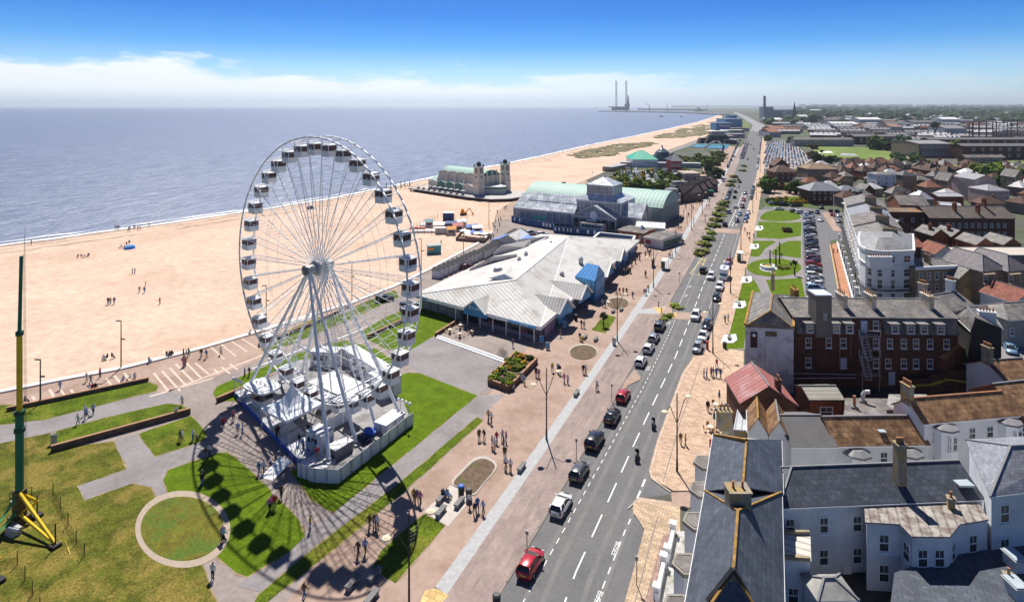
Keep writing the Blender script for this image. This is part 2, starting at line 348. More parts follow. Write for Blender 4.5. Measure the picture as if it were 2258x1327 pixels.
# raised right-hand pavement with kerb
slab('pavement',[(1335,1420),(1378,1327),(1421,1169),(1395,1128),(1397,1106),(1412,1098),(1482,1108),(1500,1118),(1500,1420)],0.12,tanpave)
slab('pavement',[(1485,1083),(1437,1056),(1431,1038),(1449,971),(1504,824),(1530,786),(1552,784),(1585,690),(1600,620),(1622,560),(1640,490),(1656,440),(1668,390),(1676,340),(1684,290),(1690,290),(1684,390),(1672,465),(1655,560),(1640,612),(1600,770),(1640,775),(1640,860),(1590,960),(1540,1083)],0.12,M('pink_slabs',(0.50,0.35,0.25),0.85,0.12,0.3,tex='brick',tx=(0.7,0.35),fine=0.08))
sheet('side_road',[(1480,1090),(1480,1085),(1540,1083),(1560,1083),(1560,1118),(1500,1118),(1482,1108)],0.02,pinkpave)
# kerb islands on the tramway side
for pts in([(1352,895),(1385,850),(1411,838),(1413,832),(1400,815),(1380,838)],[(1478,665),(1483,690),(1455,706),(1450,712),(1470,675)]):
 slab('kerb_island',pts,0.10,pinkpave,0)
# --- lawns and paths of the wheel gardens
LAWNS=[
 ('grass',[(-420,985),(0,893),(55,893),(325,842),(350,850),(345,862),(280,878),(100,925),(0,937),(-420,1030)]),
 ('grass',[(125,950),(250,917),(370,890),(395,893),(412,900),(418,905),(112,993),(112,972)]),
 ('grass',[(306,957),(421,917),(455,953),(451,971),(343,1007)]),
 ('dry',[(-420,1075),(0,978),(110,955),(112,992),(250,973),(278,1034),(169,1072),(185,1105),(290,1067),(332,1076),(342,1096),(322,1115),(320,1170),(340,1210),(370,1235),(405,1240),(440,1238),(458,1280),(475,1327),(500,1420),(-420,1420)]),
 ('lush',[(361,1058),(371,1036),(480,999),(500,998),(520,1010),(590,1075),(660,1150),(673,1182),(640,1215),(545,1272),(520,1262),(476,1226),(490,1195),(490,1165),(480,1130),(440,1105),(400,1096),(372,1086)]),
 ('lush',[(470,865),(480,852),(580,810),(620,790),(760,750),(830,770),(873,800),(870,830),(800,850),(600,900),(530,885),(478,885)]),
 ('lush',[(800,730),(850,700),(900,680),(935,655),(1000,705),(1000,715),(900,775),(850,770),(805,745)]),
 ('grass',[(575,755),(700,700),(760,690),(800,668),(870,640),(880,655),(770,705),(640,760),(580,775)]),
 ('lush',[(640,1040),(740,1000),(870,830),(900,822),(925,823),(1052,873),(735,1130),(690,1105)]),
 ('grass',[(1052,920),(880,1066),(700,1203),(570,1312),(560,1330),(590,1327),(722,1222),(892,1083),(1066,927)]),
 ('grass',[(935,1133),(981,1159),(872,1286),(822,1252),(840,1215)]),
 ('grass',[(1305,728),(1335,692),(1358,700),(1335,735)]),
]
LM={'grass':grass,'dry':grassdry,'lush':grasslush}
edgem=M('worn_edge',(0.25,0.19,0.11),0.95,0.35,0.8,fine=0.3);rge=random.Random(4)
def ragged(name,pts,z,mat,grow,jit):      # a ground patch with an uneven, worn outline
 P=[G(u,v)for u,v in pts];Q=[]
 for a,b in zip(P,P[1:]+P[:1]):k=max(1,min(40,int((b-a).length/1.2)));Q+=[lerp(a,b,i/k)for i in range(k)]
 ar=sum(a.x*b.y-b.x*a.y for a,b in zip(P,P[1:]+P[:1]));sg=1 if ar>0 else-1;m=MB();R=[]
 for i,p in enumerate(Q):t=Q[(i+1)%len(Q)]-Q[i-1];t=t.normalized()if t.length>1e-6 else t;o=grow+rge.uniform(-jit,jit);R.append(Vector((p.x+t.y*sg*o,p.y-t.x*sg*o,z)))
 m.poly(*R);return struct(m.build(name,mat,up=True))
for i,(k,p)in enumerate(LAWNS):ragged('worn_edge',p,0.0475+0.0004*(i%3),edgem,0.12,0.16);ragged('lawn',p,0.052+0.004*(i%3),LM[k],0,0.1)
sheet('path',[(-420,1032),(0,938),(100,926),(280,879),(345,863),(400,868),(395,893),(370,889),(250,916),(125,949),(0,977),(-420,1074)],0.042,greyasp)
sheet('path',[(250,971),(306,955),(343,1007),(449,971),(457,998),(371,1036),(359,1060),(369,1084),(342,1096),(332,1076),(290,1067),(185,1105),(169,1072),(278,1034)],0.045,greyasp)
sheet('path',[(1052,872),(1115,868),(1060,918),(880,1064),(700,1200),(575,1305),(520,1290),(735,1131)],0.044,greyasp)
sheet('forecourt',[(900,775),(960,737),(1105,790),(1180,785),(1075,855),(1052,872),(925,823),(890,800)],0.046,greyasp)
RINGC=(403,1166)
sheet('ring_path',ell(RINGC,105,85),0.064,M('ring_concrete',(0.36,0.29,0.23),0.9,0.1,1.5,fine=0.1))
sheet('lawn',ell((402,1165),92,71),0.068,M('ring_grass',(0.125,0.118,0.010),0.95,0.35,0.7,fine=0.45,col2=(0.07,0.12,0.012),patch=0.4,pscale=0.35))
slab('planting_bed',smoothpoly([(995,1066),(1020,1035),(1045,1012),(1072,1007),(1094,1022),(1091,1040),(1068,1066),(1045,1093),(1020,1079)],4),0.12,kerbm)
sheet('bed_soil',smoothpoly([(1000,1064),(1023,1037),(1047,1015),(1070,1011),(1090,1023),(1087,1038),(1065,1064),(1044,1087),(1021,1076)],4),0.135,soil)
sheet('seating_paving',[(935,1128),(994,1068),(1044,1095),(988,1160)],0.06,M('light_slabs',(0.47,0.42,0.38),0.85,0.1,0.8))
for c,rx,ry in(((1286,776),32,17),((1362,668),26,13)):
 slab('planting_bed',ell(c,rx,ry,24),0.12,kerbm);sheet('bed_soil',ell(c,rx*0.93,ry*0.92,24),0.135,soil)
# markings of the sea-wall walk: pale bands set in the paving
def bands(lines,w,z,mat,name='paving_band'):
 m=MB()
 for a,b in lines:
  A,B=G(*a,z),G(*b,z);t=(B-A).normalized();nn=Vector((-t.y,t.x,0))*w/2
  m.poly(A-nn,B-nn,B+nn,A+nn)
 return struct(m.build(name,mat,up=True))
bandm=M('pale_band',(0.58,0.46,0.38),0.9,0.08,1)
def z1(x,y):return(x/2.518,800+y/2.518)
bands([(z1(*a),z1(*b))for a,b in(((275,145),(302,195)),((330,140),(358,180)),((393,148),(412,172)),((180,185),(192,205)),((853,55),(935,155)),((900,45),(1000,155)),((943,28),(1027,118)),((975,5),(1070,100)),((1035,0),(1115,82)),((1085,0),(1160,63)),((1190,35),(1215,60)),((1230,22),(1280,60)),((1275,5),(1320,38)),((590,85),(620,125)),((635,70),(668,110)),((690,55),(720,95)))],0.35,0.042,bandm)
bands([((372,862),(600,775)),((330,874),(470,833))],0.5,0.043,bandm)
bands([((500,745),(545,775)),((520,738),(568,768)),((480,752),(520,785)),((460,760),(495,792))],0.3,0.042,bandm)
# --- road markings
def dashes(line,on,off,w,z,mat=whitep,start=0.0,name='lane_marking',maxd=1200):
 m=MB();P=[G(u,v,z)for u,v in line];s=start;acc=0
 for A,B in zip(P,P[1:]):
  L=(B-A).length;t=(B-A)/L;nn=Vector((-t.y,t.x,0))*w/2
  k=max(0,int((acc-start-on)/(on+off)))
  while start+k*(on+off)<acc+L:
   s0=start+k*(on+off)-acc;a=A+t*max(0,s0);b=A+t*min(L,s0+on);k+=1
   if(b-a).dot(t)>0.2:m.poly(a-nn,b-nn,b+nn,a+nn)
  acc+=L
 return struct(m.build(name,mat,up=True))
CENTRE=[(1222,1390),(1270,1260),(1400,975),(1490,785),(1551,628),(1590,537),(1598,515)]
dashes(CENTRE,4.0,2.4,0.16,0.018)
dashes([(1110,1400),(1175,1290),(1345,985),(1420,850),(1440,810)],0.9,0.9,0.10,0.018)
dashes([(1440,810),(1485,715),(1500,665)],0.9,0.9,0.12,0.018);dashes([(1500,665),(1545,565),(1565,520)],0.9,0.9,0.12,0.018)
dashes([(1315,1330),(1378,1170),(1398,1128)],1.0,1.0,0.12,0.018);dashes([(1405,1098),(1425,1050)],1.6,0.9,0.22,0.018)
dashes([(1528,790),(1560,690),(1580,640)],0.9,0.9,0.1,0.018);dashes([(1590,620),(1615,560),(1632,500)],0.9,0.9,0.12,0.018)
bands([((1606,500),(1622,465)),((1622,465),(1638,425)),((1614,500),(1632,462)),((1632,462),(1646,425))]+[((1608+i*3.1,495-i*7),(1616+i*3.1,498-i*7))for i in range(10)],0.2,0.018,whitep,'road_hatching')
bands([((1520,603),(1540,607)),((1540,607),(1557,567)),((1552,565),(1522,603)),((1541,570),(1556,574)),((1537,577),(1553,581))],0.18,0.019,yellowp,'bus_stop_box')
dashes([(1640,490),(1655,440),(1668,390),(1676,340)],40,0.01,0.15,0.02,whitep)
darkk=M('dark_kerb',(0.2,0.17,0.15))
track=M('worn_track',(0.145,0.142,0.14),0.75,0.12,0.3,fine=0.12)
def offs(line,d):
 P=[G(*q)for q in line];out=[]
 for i,p in enumerate(P):
  t=P[min(i+1,len(P)-1)]-P[max(i-1,0)];t.normalize();q=p+Vector((t.y,-t.x,0))*d;out.append(px(q))
 return out
for d_ in(-3.6,-2.0,1.6,3.2):dashes(offs(CENTRE,d_),400,1,0.55,0.016,track,name='wheel_track')
for d_,ln in((1.4,'a'),(2.6,'b'),(4.1,'c')):dashes(offs([(985,1310),(1221,967),(1366,752),(1446,633),(1490,562),(1519,515)],d_),400,1,0.9,0.05,M('dark_track',(0.255,0.198,0.177),0.8,0.25,0.3,fine=0.15),name='wheel_track')
dashes([(1385,1120),(1404,1102),(1420,1100),(1478,1112)],60,1,0.14,0.125,kerbm,name='kerb_line');dashes([(1478,1083),(1437,1054),(1434,1038),(1452,971),(1507,824),(1532,788)],90,1,0.16,0.126,M('pale_kerb',(0.5,0.42,0.34),0.8),name='kerb_line');dashes([(1462,1062),(1500,930),(1545,800)],90,1,0.12,0.127,darkk,name='drain_channel');dashes([(1450,1140),(1400,1327)],60,1,0.12,0.127,darkk,name='drain_channel')
# crossing tables
sheet('crossing_table',[(1496,688),(1558,690),(1552,708),(1487,703)],0.02,pinkpave);sheet('crossing_table',[(1578,503),(1634,506),(1630,516),(1572,512)],0.02,pinkpave)
sheet('crossing_table',[(1395,686),(1455,676),(1470,676),(1462,692),(1384,690)],0.052,granite)
for p in([(1440,676),(1466,678),(1460,692),(1450,690)],[(1486,688),(1494,688),(1490,702),(1480,700)],[(918,1345),(938,1300),(962,1296),(990,1312),(950,1350)]):
 sheet('tactile_paving',p,0.058,M('buff_tactile',(0.62,0.42,0.18),0.85,0.12,1.2,tex='brick',tx=(0.8,0.8)))
# lettering on the road
def words(txt,uv,ang,size,mat,name='road_lettering',z=0.02,ext=0.0):
 c=bpy.data.curves.new(name,'FONT');c.body=txt;c.size=size;c.align_x='CENTER';c.align_y='CENTER';c.extrude=ext
 o=bpy.data.objects.new(name,c);dg=bpy.context.evaluated_depsgraph_get();COL.objects.link(o);bpy.context.view_layer.update()
 me=bpy.data.meshes.new_from_object(o.evaluated_get(bpy.context.evaluated_depsgraph_get()));COL.objects.unlink(o);bpy.data.objects.remove(o)
 me.materials.clear();me.materials.append(mat);q=bpy.data.objects.new(name,me);COL.objects.link(q)
 if uv is not None:q.location=G(uv[0],uv[1],z);q.rotation_euler=(0,0,ang)
 return q
rd=(G(1400,975)-G(1270,1260));RANG=math.atan2(rd.y,rd.x)
for uv in((1358,1208),(1318,1320)):struct(words('BUSES',uv,RANG+pi,0.8,whitep))
for uv in((1475,712),(1430,812),(1522,632),(1513,652)):struct(words('TAXI',uv,RANG,0.9,whitep))
struct(words('BUS',(1551,574),RANG-pi/2,0.9,yellowp));struct(words('STOP',(1546,582),RANG-pi/2,0.9,yellowp))
# --- gardens on the right of the street
sheet('garden_paths',[(1598,772),(1640,612),(1655,560),(1672,462),(1768,466),(1770,560),(1778,662),(1700,700),(1640,772)],0.015,greyasp)
for i,(p,s)in enumerate([([(1676,480),(1690,467),(1722,463),(1756,470),(1766,480),(1745,487),(1708,488),(1682,485)],3),([(1672,489),(1700,489),(1740,491),(1767,489),(1766,520),(1720,527),(1667,524)],0),([(1661,531),(1706,531),(1711,534),(1698,541),(1685,550),(1679,560),(1672,566),(1654,565)],0),([(1766,531),(1739,531),(1722,538),(1708,549),(1700,556),(1708,562),(1766,569)],0),(ell((1707,590),60,20,40),0),([(1641,608),(1658,611),(1670,628),(1680,650),(1650,680),(1640,768),(1600,769),(1620,690)],0),([(1689,617),(1767,613),(1776,657),(1772,690),(1712,690),(1700,645)],0)]):
 sheet('lawn',p,0.03+0.004*(i%2),grasslush,s)
sheet('side_street',[(1676,466),(1690,452),(1735,452),(1860,470),(1850,500),(1826,505),(1832,540),(1858,690),(1770,690),(1768,466)],0.008,M('street_asphalt',(0.13,0.13,0.14),0.85,0.1,0.2,fine=0.1))
sheet('side_street',[(1826,505),(1850,500),(1890,505),(1890,520),(1832,530)],0.01,M('street_asphalt',(0.13,0.13,0.14)))
slab('pavement',[(1831,540),(1852,535),(1880,690),(1858,690)],0.12,redpave)
slab('pavement',[(1812,470),(1832,468),(1845,498),(1860,512),(1838,510)],0.12,pinkpave)
bands([((1830,540),(1858,690))],0.15,0.014,yellowp,'yellow_line')
for p in((1672,503),(1661,543),(1643,616),(1627,671),(1604,746)):
 u,v=p;k=(v-HOR)/520;sheet('bench_base',[(u-9*k,v-8*k),(u+19*k,v-10*k),(u+22*k,v+3*k),(u+13*k,v+10*k),(u-15*k,v+10*k)],0.125 if v<700 else 0.125,M('pale_concrete',(0.62,0.62,0.62),0.8,0.06,1))
sheet('lily_bed',ell((1695,590),20,9,24),0.05,M('gravel_bed',(0.45,0.46,0.48),0.8,0.35,3,fine=0.4))
sheet('lawn',[(1690,438),(1772,432),(1784,455),(1690,456)],0.03,grasslush);sheet('forecourt',[(1700,418),(1772,412),(1778,432),(1695,436)],0.028,pinkpave)
# --- beyond: car park, field, dunes, harbour
sheet('car_park',[(1682,372),(1684,310),(1746,311),(1790,352),(1764,372)],0.03,M('car_park_surface',(0.36,0.31,0.28),0.9,0.1,0.1,fine=0.1))
sheet('playing_field',[(1774,323),(1938,326),(2031,359),(2023,369),(1960,366),(1848,358),(1815,350),(1792,330)],0.03,M('field_grass',(0.13,0.19,0.03),0.95,0.2,0.02,fine=0.2,col2=(0.19,0.22,0.06),patch=0.4,pscale=0.02))
for p in([(2060,366),(2258,352),(2258,378),(2100,388)],[(1955,330),(1985,330),(1990,338),(1960,336)],[(1620,286),(1632,262),(1650,268),(1655,284)],[(1445,345),(1475,338),(1480,348),(1450,358)]):
 sheet('grass_field',p,0.03,M('rough_grass',(0.12,0.15,0.04),0.95,0.3,0.03,fine=0.25))
sheet('field_path',[(1935,326),(1945,325),(2050,362),(2031,360)],0.035,M('brown_path',(0.26,0.2,0.17)))
for p in([(1804,335),(1830,333),(1838,337),(1800,338)],):sheet('field_patch',p,0.04,M('white_cover',(0.7,0.7,0.7)))
sheet('field_patch',[(1855,338),(1885,339),(1892,344),(1852,343)],0.04,M('hard_wicket',(0.3,0.29,0.33)))
sheet('promenade',[(1345,375),(1400,353),(1455,338),(1500,323),(1560,301),(1590,285),(1597,285),(1570,303),(1510,326),(1465,341),(1410,358),(1360,378)],0.06,greyasp)
dunem=M('dune_grass',(0.22,0.18,0.10),0.95,0.3,0.08,fine=0.3,col2=(0.12,0.12,0.06),patch=0.5,pscale=0.05)
# ---------------- observation wheel ----------------
white=M('white_paint',(0.78,0.79,0.81),0.45,0.05,1.5,spec=0.4)
offwhite=M('off_white',(0.68,0.68,0.67),0.6,0.1,0.8,fine=0.05)
steel=M('galvanised_steel',(0.42,0.43,0.45),0.5,0.12,2,metal=0.3)
black=M('black_paint',(0.02,0.02,0.022),0.5,0.2,2)
darkgrey=M('dark_grey',(0.07,0.07,0.075),0.6,0.2,2)
glass=M('dark_glass',(0.02,0.024,0.03),0.08,0.25,0.7,spec=0.6)
purple=M('tinted_glass',(0.085,0.04,0.05),0.2,0.3,1.0,spec=0.6)
bluep=M('blue_paint',(0.03,0.12,0.5),0.5,0.15,1)
HZ=22.8;RR=20.4;RP=19.7;HY=1.3
_ex=RV*0.822-FV*0.57;WRZ=math.atan2(_ex.y,_ex.x)
_hub=RV*(-439*91.5/FPX)+FV*91.5+(RV*0.57+FV*0.822)*HY
wheel=thing('observation_wheel','tall white observation wheel with thirty-six gondolas above its shadow on the lawns','ferris wheel',(_hub.x,_hub.y,0),WRZ)
def wl_(x,y,z=0.0):return rmat(wheel)@Vector((x,y,z))
def ring(r,rad,y,n=72,k=5):
 m=MB()
 for i in range(n):
  a,b=2*pi*i/n,2*pi*(i+1)/n
  m.tube((r*cos(a),y,HZ+r*sin(a)),(r*cos(b),y,HZ+r*sin(b)),rad,n=k)
 return m
for y in(-HY,HY):ring(RR,0.15,y).build('rim',white,wheel,smooth=True)
for r in(0.62,0.80):
 for y in(-0.62-r*0.55,0.62+r*0.55):ring(RR*r,0.022,y,36,4).build('tie_ring',white,wheel)
NG=36
gb=MB();gb.box((0,0,-1.62),(1.9,1.75,0.85),taper=1.06);gb.box((0,0,-1.08),(0.12,1.86,0.3))
for x,y in((-1,-1),(1,-1),(1,1),(-1,1)):gb.box((x*0.95,y*0.9,-0.85),(0.09,0.09,0.8))
gmesh=gb.mesh('gondola',white)
gw=MB();gw.box((0,0,-0.82),(1.84,1.74,0.8));gwm=gw.mesh('window',purple)
gr=MB();gr.box((0,0,-0.38),(2.05,1.95,0.12));gr.box((0,0,-0.25),(1.8,1.7,0.16),taper=0.75);gr.tube((0,-HY,0),(0,HY,0),0.06);gr.box((0,0,-0.12),(0.2,0.8,0.25));grm=gr.mesh('roof',white)
gdm=MB().box((-0.99,0,-1.3),(0.03,0.8,1.3)).mesh('door',M('brown_door',(0.10,0.07,0.06),0.6,0.2,3))
sp=MB();sp.tube((0.9,0,0),(RR,-0.75,0),0.06,0.055,5);sp.tube((0.9,0,0),(RR*0.98,-0.75,0.0),0.03,0.03,4)
spm=sp.mesh('spoke',white)
sp2=MB();sp2.tube((0.9,0,0),(RR,0.75,0),0.06,0.055,5);spm2=sp2.mesh('spoke',white)
cb=MB();cb.tube((RR,-HY,0),(RR,HY,0),0.07,n=5);cbm=cb.mesh('cross_bar',white)
lat=MB()
for k in range(5,18):r=k*RR/18;h=0.55+0.75*r/RR;lat.tube((r,-h,0),(r,h,0),0.028,n=4);lat.tube((r,-h,0),(r+RR/18,h+0.04,0),0.018,n=4)
latm=lat.mesh('lattice',white)
for i in range(NG):
 a=2*pi*(i+0.35)/NG
 g=put('gondola',gmesh,wheel,(RP*cos(a),0,HZ+RP*sin(a)),0,(0.92,0.9,1.08))
 put('window',gwm,g);put('roof',grm,g);put('door',gdm,g)
 for mm,y in((spm,-0.55),(spm2,0.55)):
  o=put('spoke',mm,wheel,(0,y,HZ));o.rotation_euler=(0,-a+pi/NG*0,0)
 o=put('cross_bar',cbm,wheel,(0,0,HZ));o.rotation_euler=(0,-a-pi/NG,0)
 o=put('lattice',latm,wheel,(0,0,HZ));o.rotation_euler=(0,-a,0)
hb=MB()
def axl(c,prof,n=18):        # lathe about the local y axis
 o=MB();o.lathe((0,0,0),prof,n);hb.add([(c[0]+v[0],c[1]+v[2],c[2]+v[1])for v in o.v],o.f)
axl((0,0,HZ),[(0.45,-2.6),(0.6,-2.5),(0.6,-1.0),(1.15,-0.95),(1.2,-0.75),(0.7,-0.6),(0.7,0.6),(1.2,0.75),(1.15,0.95),(0.6,1.0),(0.6,2.3),(0.4,2.4)])
hb.build('hub',steel,wheel,smooth=False)
nose=MB();o_=MB();o_.lathe((0,0,0),[(0.8,0),(0.75,-0.25),(0.3,-0.4),(0.05,-0.45)],14);nose.add([(v[0],-2.6+v[2],HZ+v[1])for v in o_.v],o_.f);nose.build('hub_cap',M('hub_cap',(0.18,0.18,0.19),0.4,0.2,3),wheel)
for fx,fy,hy,r in((-12.2,-5.6,-2.2,0.34),(13.0,-8.4,-2.2,0.34),(12.7,-3.6,-1.9,0.32),(-12.0,-2.4,-1.9,0.3),(12.0,5.5,2.0,0.34),(-12.3,5.5,2.0,0.34),(12.2,0.6,1.8,0.3),(-12.3,1.2,1.8,0.3)):
 m=MB();m.tube((fx*0.02,hy,HZ-0.5),(fx,fy,1.0),r*0.6,r*0.82,10)
 for t in(0.35,0.62):p=Vector((fx*0.02,hy,HZ-0.5)).lerp(Vector((fx,fy,1.0)),t);q=Vector((fx*0.02,hy,HZ-0.5)).lerp(Vector((fx,fy,1.0)),t+0.012);m.tube(p,q,r*0.95,n=10)
 lg=m.build('support_leg',white,wheel,smooth=False)
 f=MB();f.box((fx,fy,0.9),(1.2,1.2,0.25));f.box((fx,fy,1.15),(0.7,0.7,0.4),taper=0.6);f.build('foot_plate',steel,lg)
m=MB()
for s_ in(-1,1):m.tube((s_*5.6,-4.4,13),(s_*5.6,3.6,13),0.12);m.tube((s_*9.0,-6,6.6),(s_*9,4.4,6.6),0.12);m.tube((s_*5.6,-4.4,13),(s_*9,4.4,6.6),0.07)
m.tube((-5.9,-4.2,12.3),(6.2,-5.4,12.3),0.07);m.build('brace',white,wheel)
# platform of the wheel and what stands on it
plat=thing('wheel_platform','white raised deck under the observation wheel with blue skirt','platform',wl_(0,0),WRZ)
DK=[(-15.7,-4.8),(13.8,-11.2),(16.4,-9.8),(14.3,5.5),(9,9),(-11.8,14.5),(-17.5,8.8)]
m=MB();m.prism(DK,0.45,0.8);m.build('deck',M('deck_boards',(0.26,0.25,0.25),0.7,0.25,0.5,fine=0.2,col2=(0.14,0.13,0.13),patch=0.4,pscale=0.4),plat)
m=MB();m.prism([(x*0.985,y*0.985)for x,y in DK],0.0,0.445);m.build('base',darkgrey,plat)
m=MB();m.beam((-15.8,-4.85,0.42),(13.7,-11.3,0.42),0.12,0.75);m.beam((-15.85,-4.8,0.42),(-17.6,8.8,0.42),0.12,0.75);m.build('skirt',bluep,plat)
m=MB();m.beam((-15.0,-3.4,0.82),(13.6,-9.7,0.82),3.3,0.05);m.build('walkway',M('walkway_panels',(0.60,0.60,0.62),0.6,0.12,0.6,tex='seam',tx=(2.4,1)),plat)
sheetm=M('white_sheeting',(0.62,0.63,0.66),0.6,0.08,0.6,tex='seam',tx=(1.9,1),bump=0.05)
fen=thing('sheeted_fence','white sheeted fence along the lawn side of the wheel platform','fence',wl_(15,0),WRZ)
P=[]
for(x0,y0),(x1,y1)in(((11.2,-11.9),(13.9,-11.5)),((13.9,-11.5),(16.7,-9.9)),((16.7,-9.9),(14.6,5.7))):
 n=max(2,int(math.hypot(x1-x0,y1-y0)/0.45))
 for i in range(n):t=i/n;P.append((lerp(x0,x1,t)+random.uniform(-0.05,0.05),lerp(y0,y1,t)+random.uniform(-0.05,0.05)))
P.append((14.6,5.7));m=MB()
for(x0,y0),(x1,y1)in zip(P,P[1:]):m.beam((x0-15,y0,0.95),(x1-15,y1,0.95),0.05,1.8+random.uniform(-0.03,0.03))
m.build('sheeting',sheetm,fen)
m=MB()
for x,y in P[::4]:m.tube((x-15.12,y+0.1,0),(x-15.12,y+0.1,2.15),0.035)
m.build('fence_posts',steel,fen)
def wthing(n,l,c,x,y,z=0.8,rz=0.0,group=None):return thing(n,l,c,wl_(x,y,z),WRZ+rz,group)
t=wthing('marquee','white pagoda marquee with peaked roof at the boarding deck','tent',0.9,-5.6)
m=MB();n=8;prof=[(1.0,2.7),(0.72,3.0),(0.46,3.5),(0.24,4.4),(0.10,5.4),(0.02,6.2)];h=3.1
for(r0,z0),(r1,z1_)in zip(prof,prof[1:]):
 for i in range(4):
  c=[(-h,-h),(h,-h),(h,h),(-h,h)];a,b=c[i],c[(i+1)%4]
  for j in range(3):
   f0,f1=j/3,(j+1)/3;p=lambda f,r,z:(lerp(a[0],b[0],f)*r,lerp(a[1],b[1],f)*r,z-(0.25*4*f*(1-f))*0+(abs(f-0.5)*0.25 if r>0.9 else 0))
   m.poly(p(f0,r0,z0),p(f1,r0,z0),p(f1,r1,z1_),p(f0,r1,z1_))
m.build('canopy',M('tent_canvas',(0.80,0.82,0.85),0.6,0.06,0.7),t)
m=MB()
for i in range(4):c=[(-h,-h),(h,-h),(h,h),(-h,h)];m.beam((*c[i],2.62),(*c[(i+1)%4],2.62),0.06,0.35)
m.build('valance',white,t)
for x in(-1,1):
 for y in(-1,1):MB().tube((x*3,y*3,0),(x*3,y*3,2.75),0.09).build('post',steel,t)
t=wthing('ticket_booth','white booth with wide rounded flat canopy at the seaward end of the deck','booth',-8.4,-4.6)
rr=[(2.9*math.copysign(abs(cos(a))**0.5,cos(a)),2.0*math.copysign(abs(sin(a))**0.5,sin(a)))for a in[2*pi*i/28 for i in range(28)]]
m=MB();m.prism(rr,2.6,2.9);m.prism([(x*0.8,y*0.8)for x,y in rr],2.9,3.02);m.build('canopy',white,t)
m=MB();m.prism([(x*0.55,y*0.6)for x,y in rr],0,2.6);m.build('wall',offwhite,t)
m=MB();m.prism([(x*0.57,y*0.62)for x,y in rr],1.1,2.1);m.build('window',glass,t)
m=MB()
for i in range(6):m.box((-1.5+i*0.6,0.3*(i%2),3.1),(0.25,0.25,0.16))
m.build('roof_lamp',steel,t)
def container(x,y,w,d,h,rz,label,z=0.8,mat=None,win=True):
 t=wthing('site_cabin',label,'cabin',x,y,z,rz)
 m=MB();m.box((0,0,h/2),(w,d,h));m.build('body',mat or sheetm,t)
 m=MB();m.box((0,0,h+0.05),(w+0.12,d+0.12,0.1));m.build('roof',M('cabin_roof',(0.56,0.57,0.59),0.6,0.12,0.8,fine=0.08),t)
 if win:
  for i in range(3):MB().box((-w*0.3+i*w*0.22,-d/2-0.02,h*0.6),(w*0.12,0.04,h*0.3)).build('window',glass,t)
 return t
container(-3.5,12.2,12,2.5,2.8,-0.2,'long white site cabin along the back of the wheel deck')
container(4.8,9.2,4.5,3.4,2.9,-0.2,'squat white cabin with three small windows behind the wheel')
container(-12,10.5,5,2.5,2.6,0.5,'short white cabin at the seaward back corner of the wheel deck')
container(-3,6.2,9.5,5.0,0.35,0,'low white boarding stage beneath the middle of the wheel',win=False)
container(9.2,-7.0,3.0,2.2,2.4,0.1,'white box cabin beside the front support leg of the wheel')
container(13.2,2.2,2.2,4.0,1.3,0.1,'low white plant housing at the lawn corner of the wheel deck',win=False)
t=wthing('generator','grey generator with slatted casing behind the sheeted fence','generator',12.6,-6.3)
m=MB();m.box((0,0,0.65),(1.8,3.0,1.3));m.build('casing',M('generator_grey',(0.2,0.2,0.21),0.6,0.2,2,tex='seam',tx=(0.3,1)),t)
MB().box((0,0,1.36),(1.9,3.1,0.1)).build('lid',offwhite,t);MB().tube((0.4,1,1.4),(0.4,1,1.9),0.08).build('exhaust',black,t)
for i,(x,y,c_)in enumerate(((12.3,-1.0,'deep blue'),(13.0,-2.6,'navy'))):
 m=MB();m.blob((0,0,0.35),(1.0,0.8,0.5),9,5,0.25);tag(m.build('tarpaulin',bluep if i==0 else M('navy_cloth',(0.015,0.02,0.06),0.7)),'crumpled %s tarpaulin heaped on the deck by the support leg'%c_,'tarpaulin').location=wl_(x,y,0.8)
t=wthing('ramp','white entrance ramp with handrails sloping down from the blue-skirted deck','ramp',7.6,-11.2,0,0.22)
m=MB();m.add([(-1,0,0.8),(1,0,0.8),(1,-3.4,0.05),(-1,-3.4,0.05),(-1,0,0.6),(1,0,0.6),(1,-3.4,0),(-1,-3.4,0)],[(0,1,2,3),(4,7,6,5),(0,3,7,4),(1,5,6,2),(3,2,6,7)]);m.build('deck',white,t)
for s_ in(-1,1):m=MB();m.path([(s_,0,0.8),(s_,0,1.75),(s_,-3.3,1.0),(s_,-3.3,0.05)],0.035);m.build('handrail',steel,t)
for x,y,w_ in((-13.6,-5.6,'seaward'),(13.6,4.9,'lawn')):
 t=wthing('floodlight_stand','row of white floodlights on a bar at the %s corner of the wheel deck'%w_,'floodlights',x,y)
 m=MB()
 for i in range(2):m.tube((-0.9+i*1.8,0,0),(-0.9+i*1.8,0,2.6),0.05)
 m.tube((-1.4,0,2.6),(1.4,0,2.6),0.05);m.build('frame',steel,t)
 for i in range(4):b=MB();b.lathe((-1.2+i*0.8,-0.1,2.7),[(0.1,-0.15),(0.22,0),(0.22,0.18),(0.1,0.3)],8);b.build('lamp',white,t)
def barrier(o_pos,rz,label,n,group=None):
 t=thing('barrier',label,'barrier',o_pos,rz,group);m=MB()
 L=n*1.1;m.tube((0,0,1.05),(L,0,1.05),0.03);m.tube((0,0,0.25),(L,0,0.25),0.025)
 for i in range(n*3+1):m.tube((i*L/(n*3),0,0 if i%3==0 else 0.25),(i*L/(n*3),0,1.05),0.022 if i%3 else 0.03,n=4)
 m.build('rail',steel,t);MB().box((L/2,0,0.02),(L,0.3,0.04)).build('foot',steel,t);return t
barrier(wl_(-15.4,-4.6,0.8),WRZ-0.217,'grey handrail along the seaward half of the deck front edge',12)
barrier(wl_(-1.0,-7.8,0.8),WRZ-0.217,'grey handrail along the deck front edge by the marquee',6)
barrier(wl_(3.9,-9.6,0.8),WRZ+1.3,'grey queue rail between the marquee and the white box cabin',5)
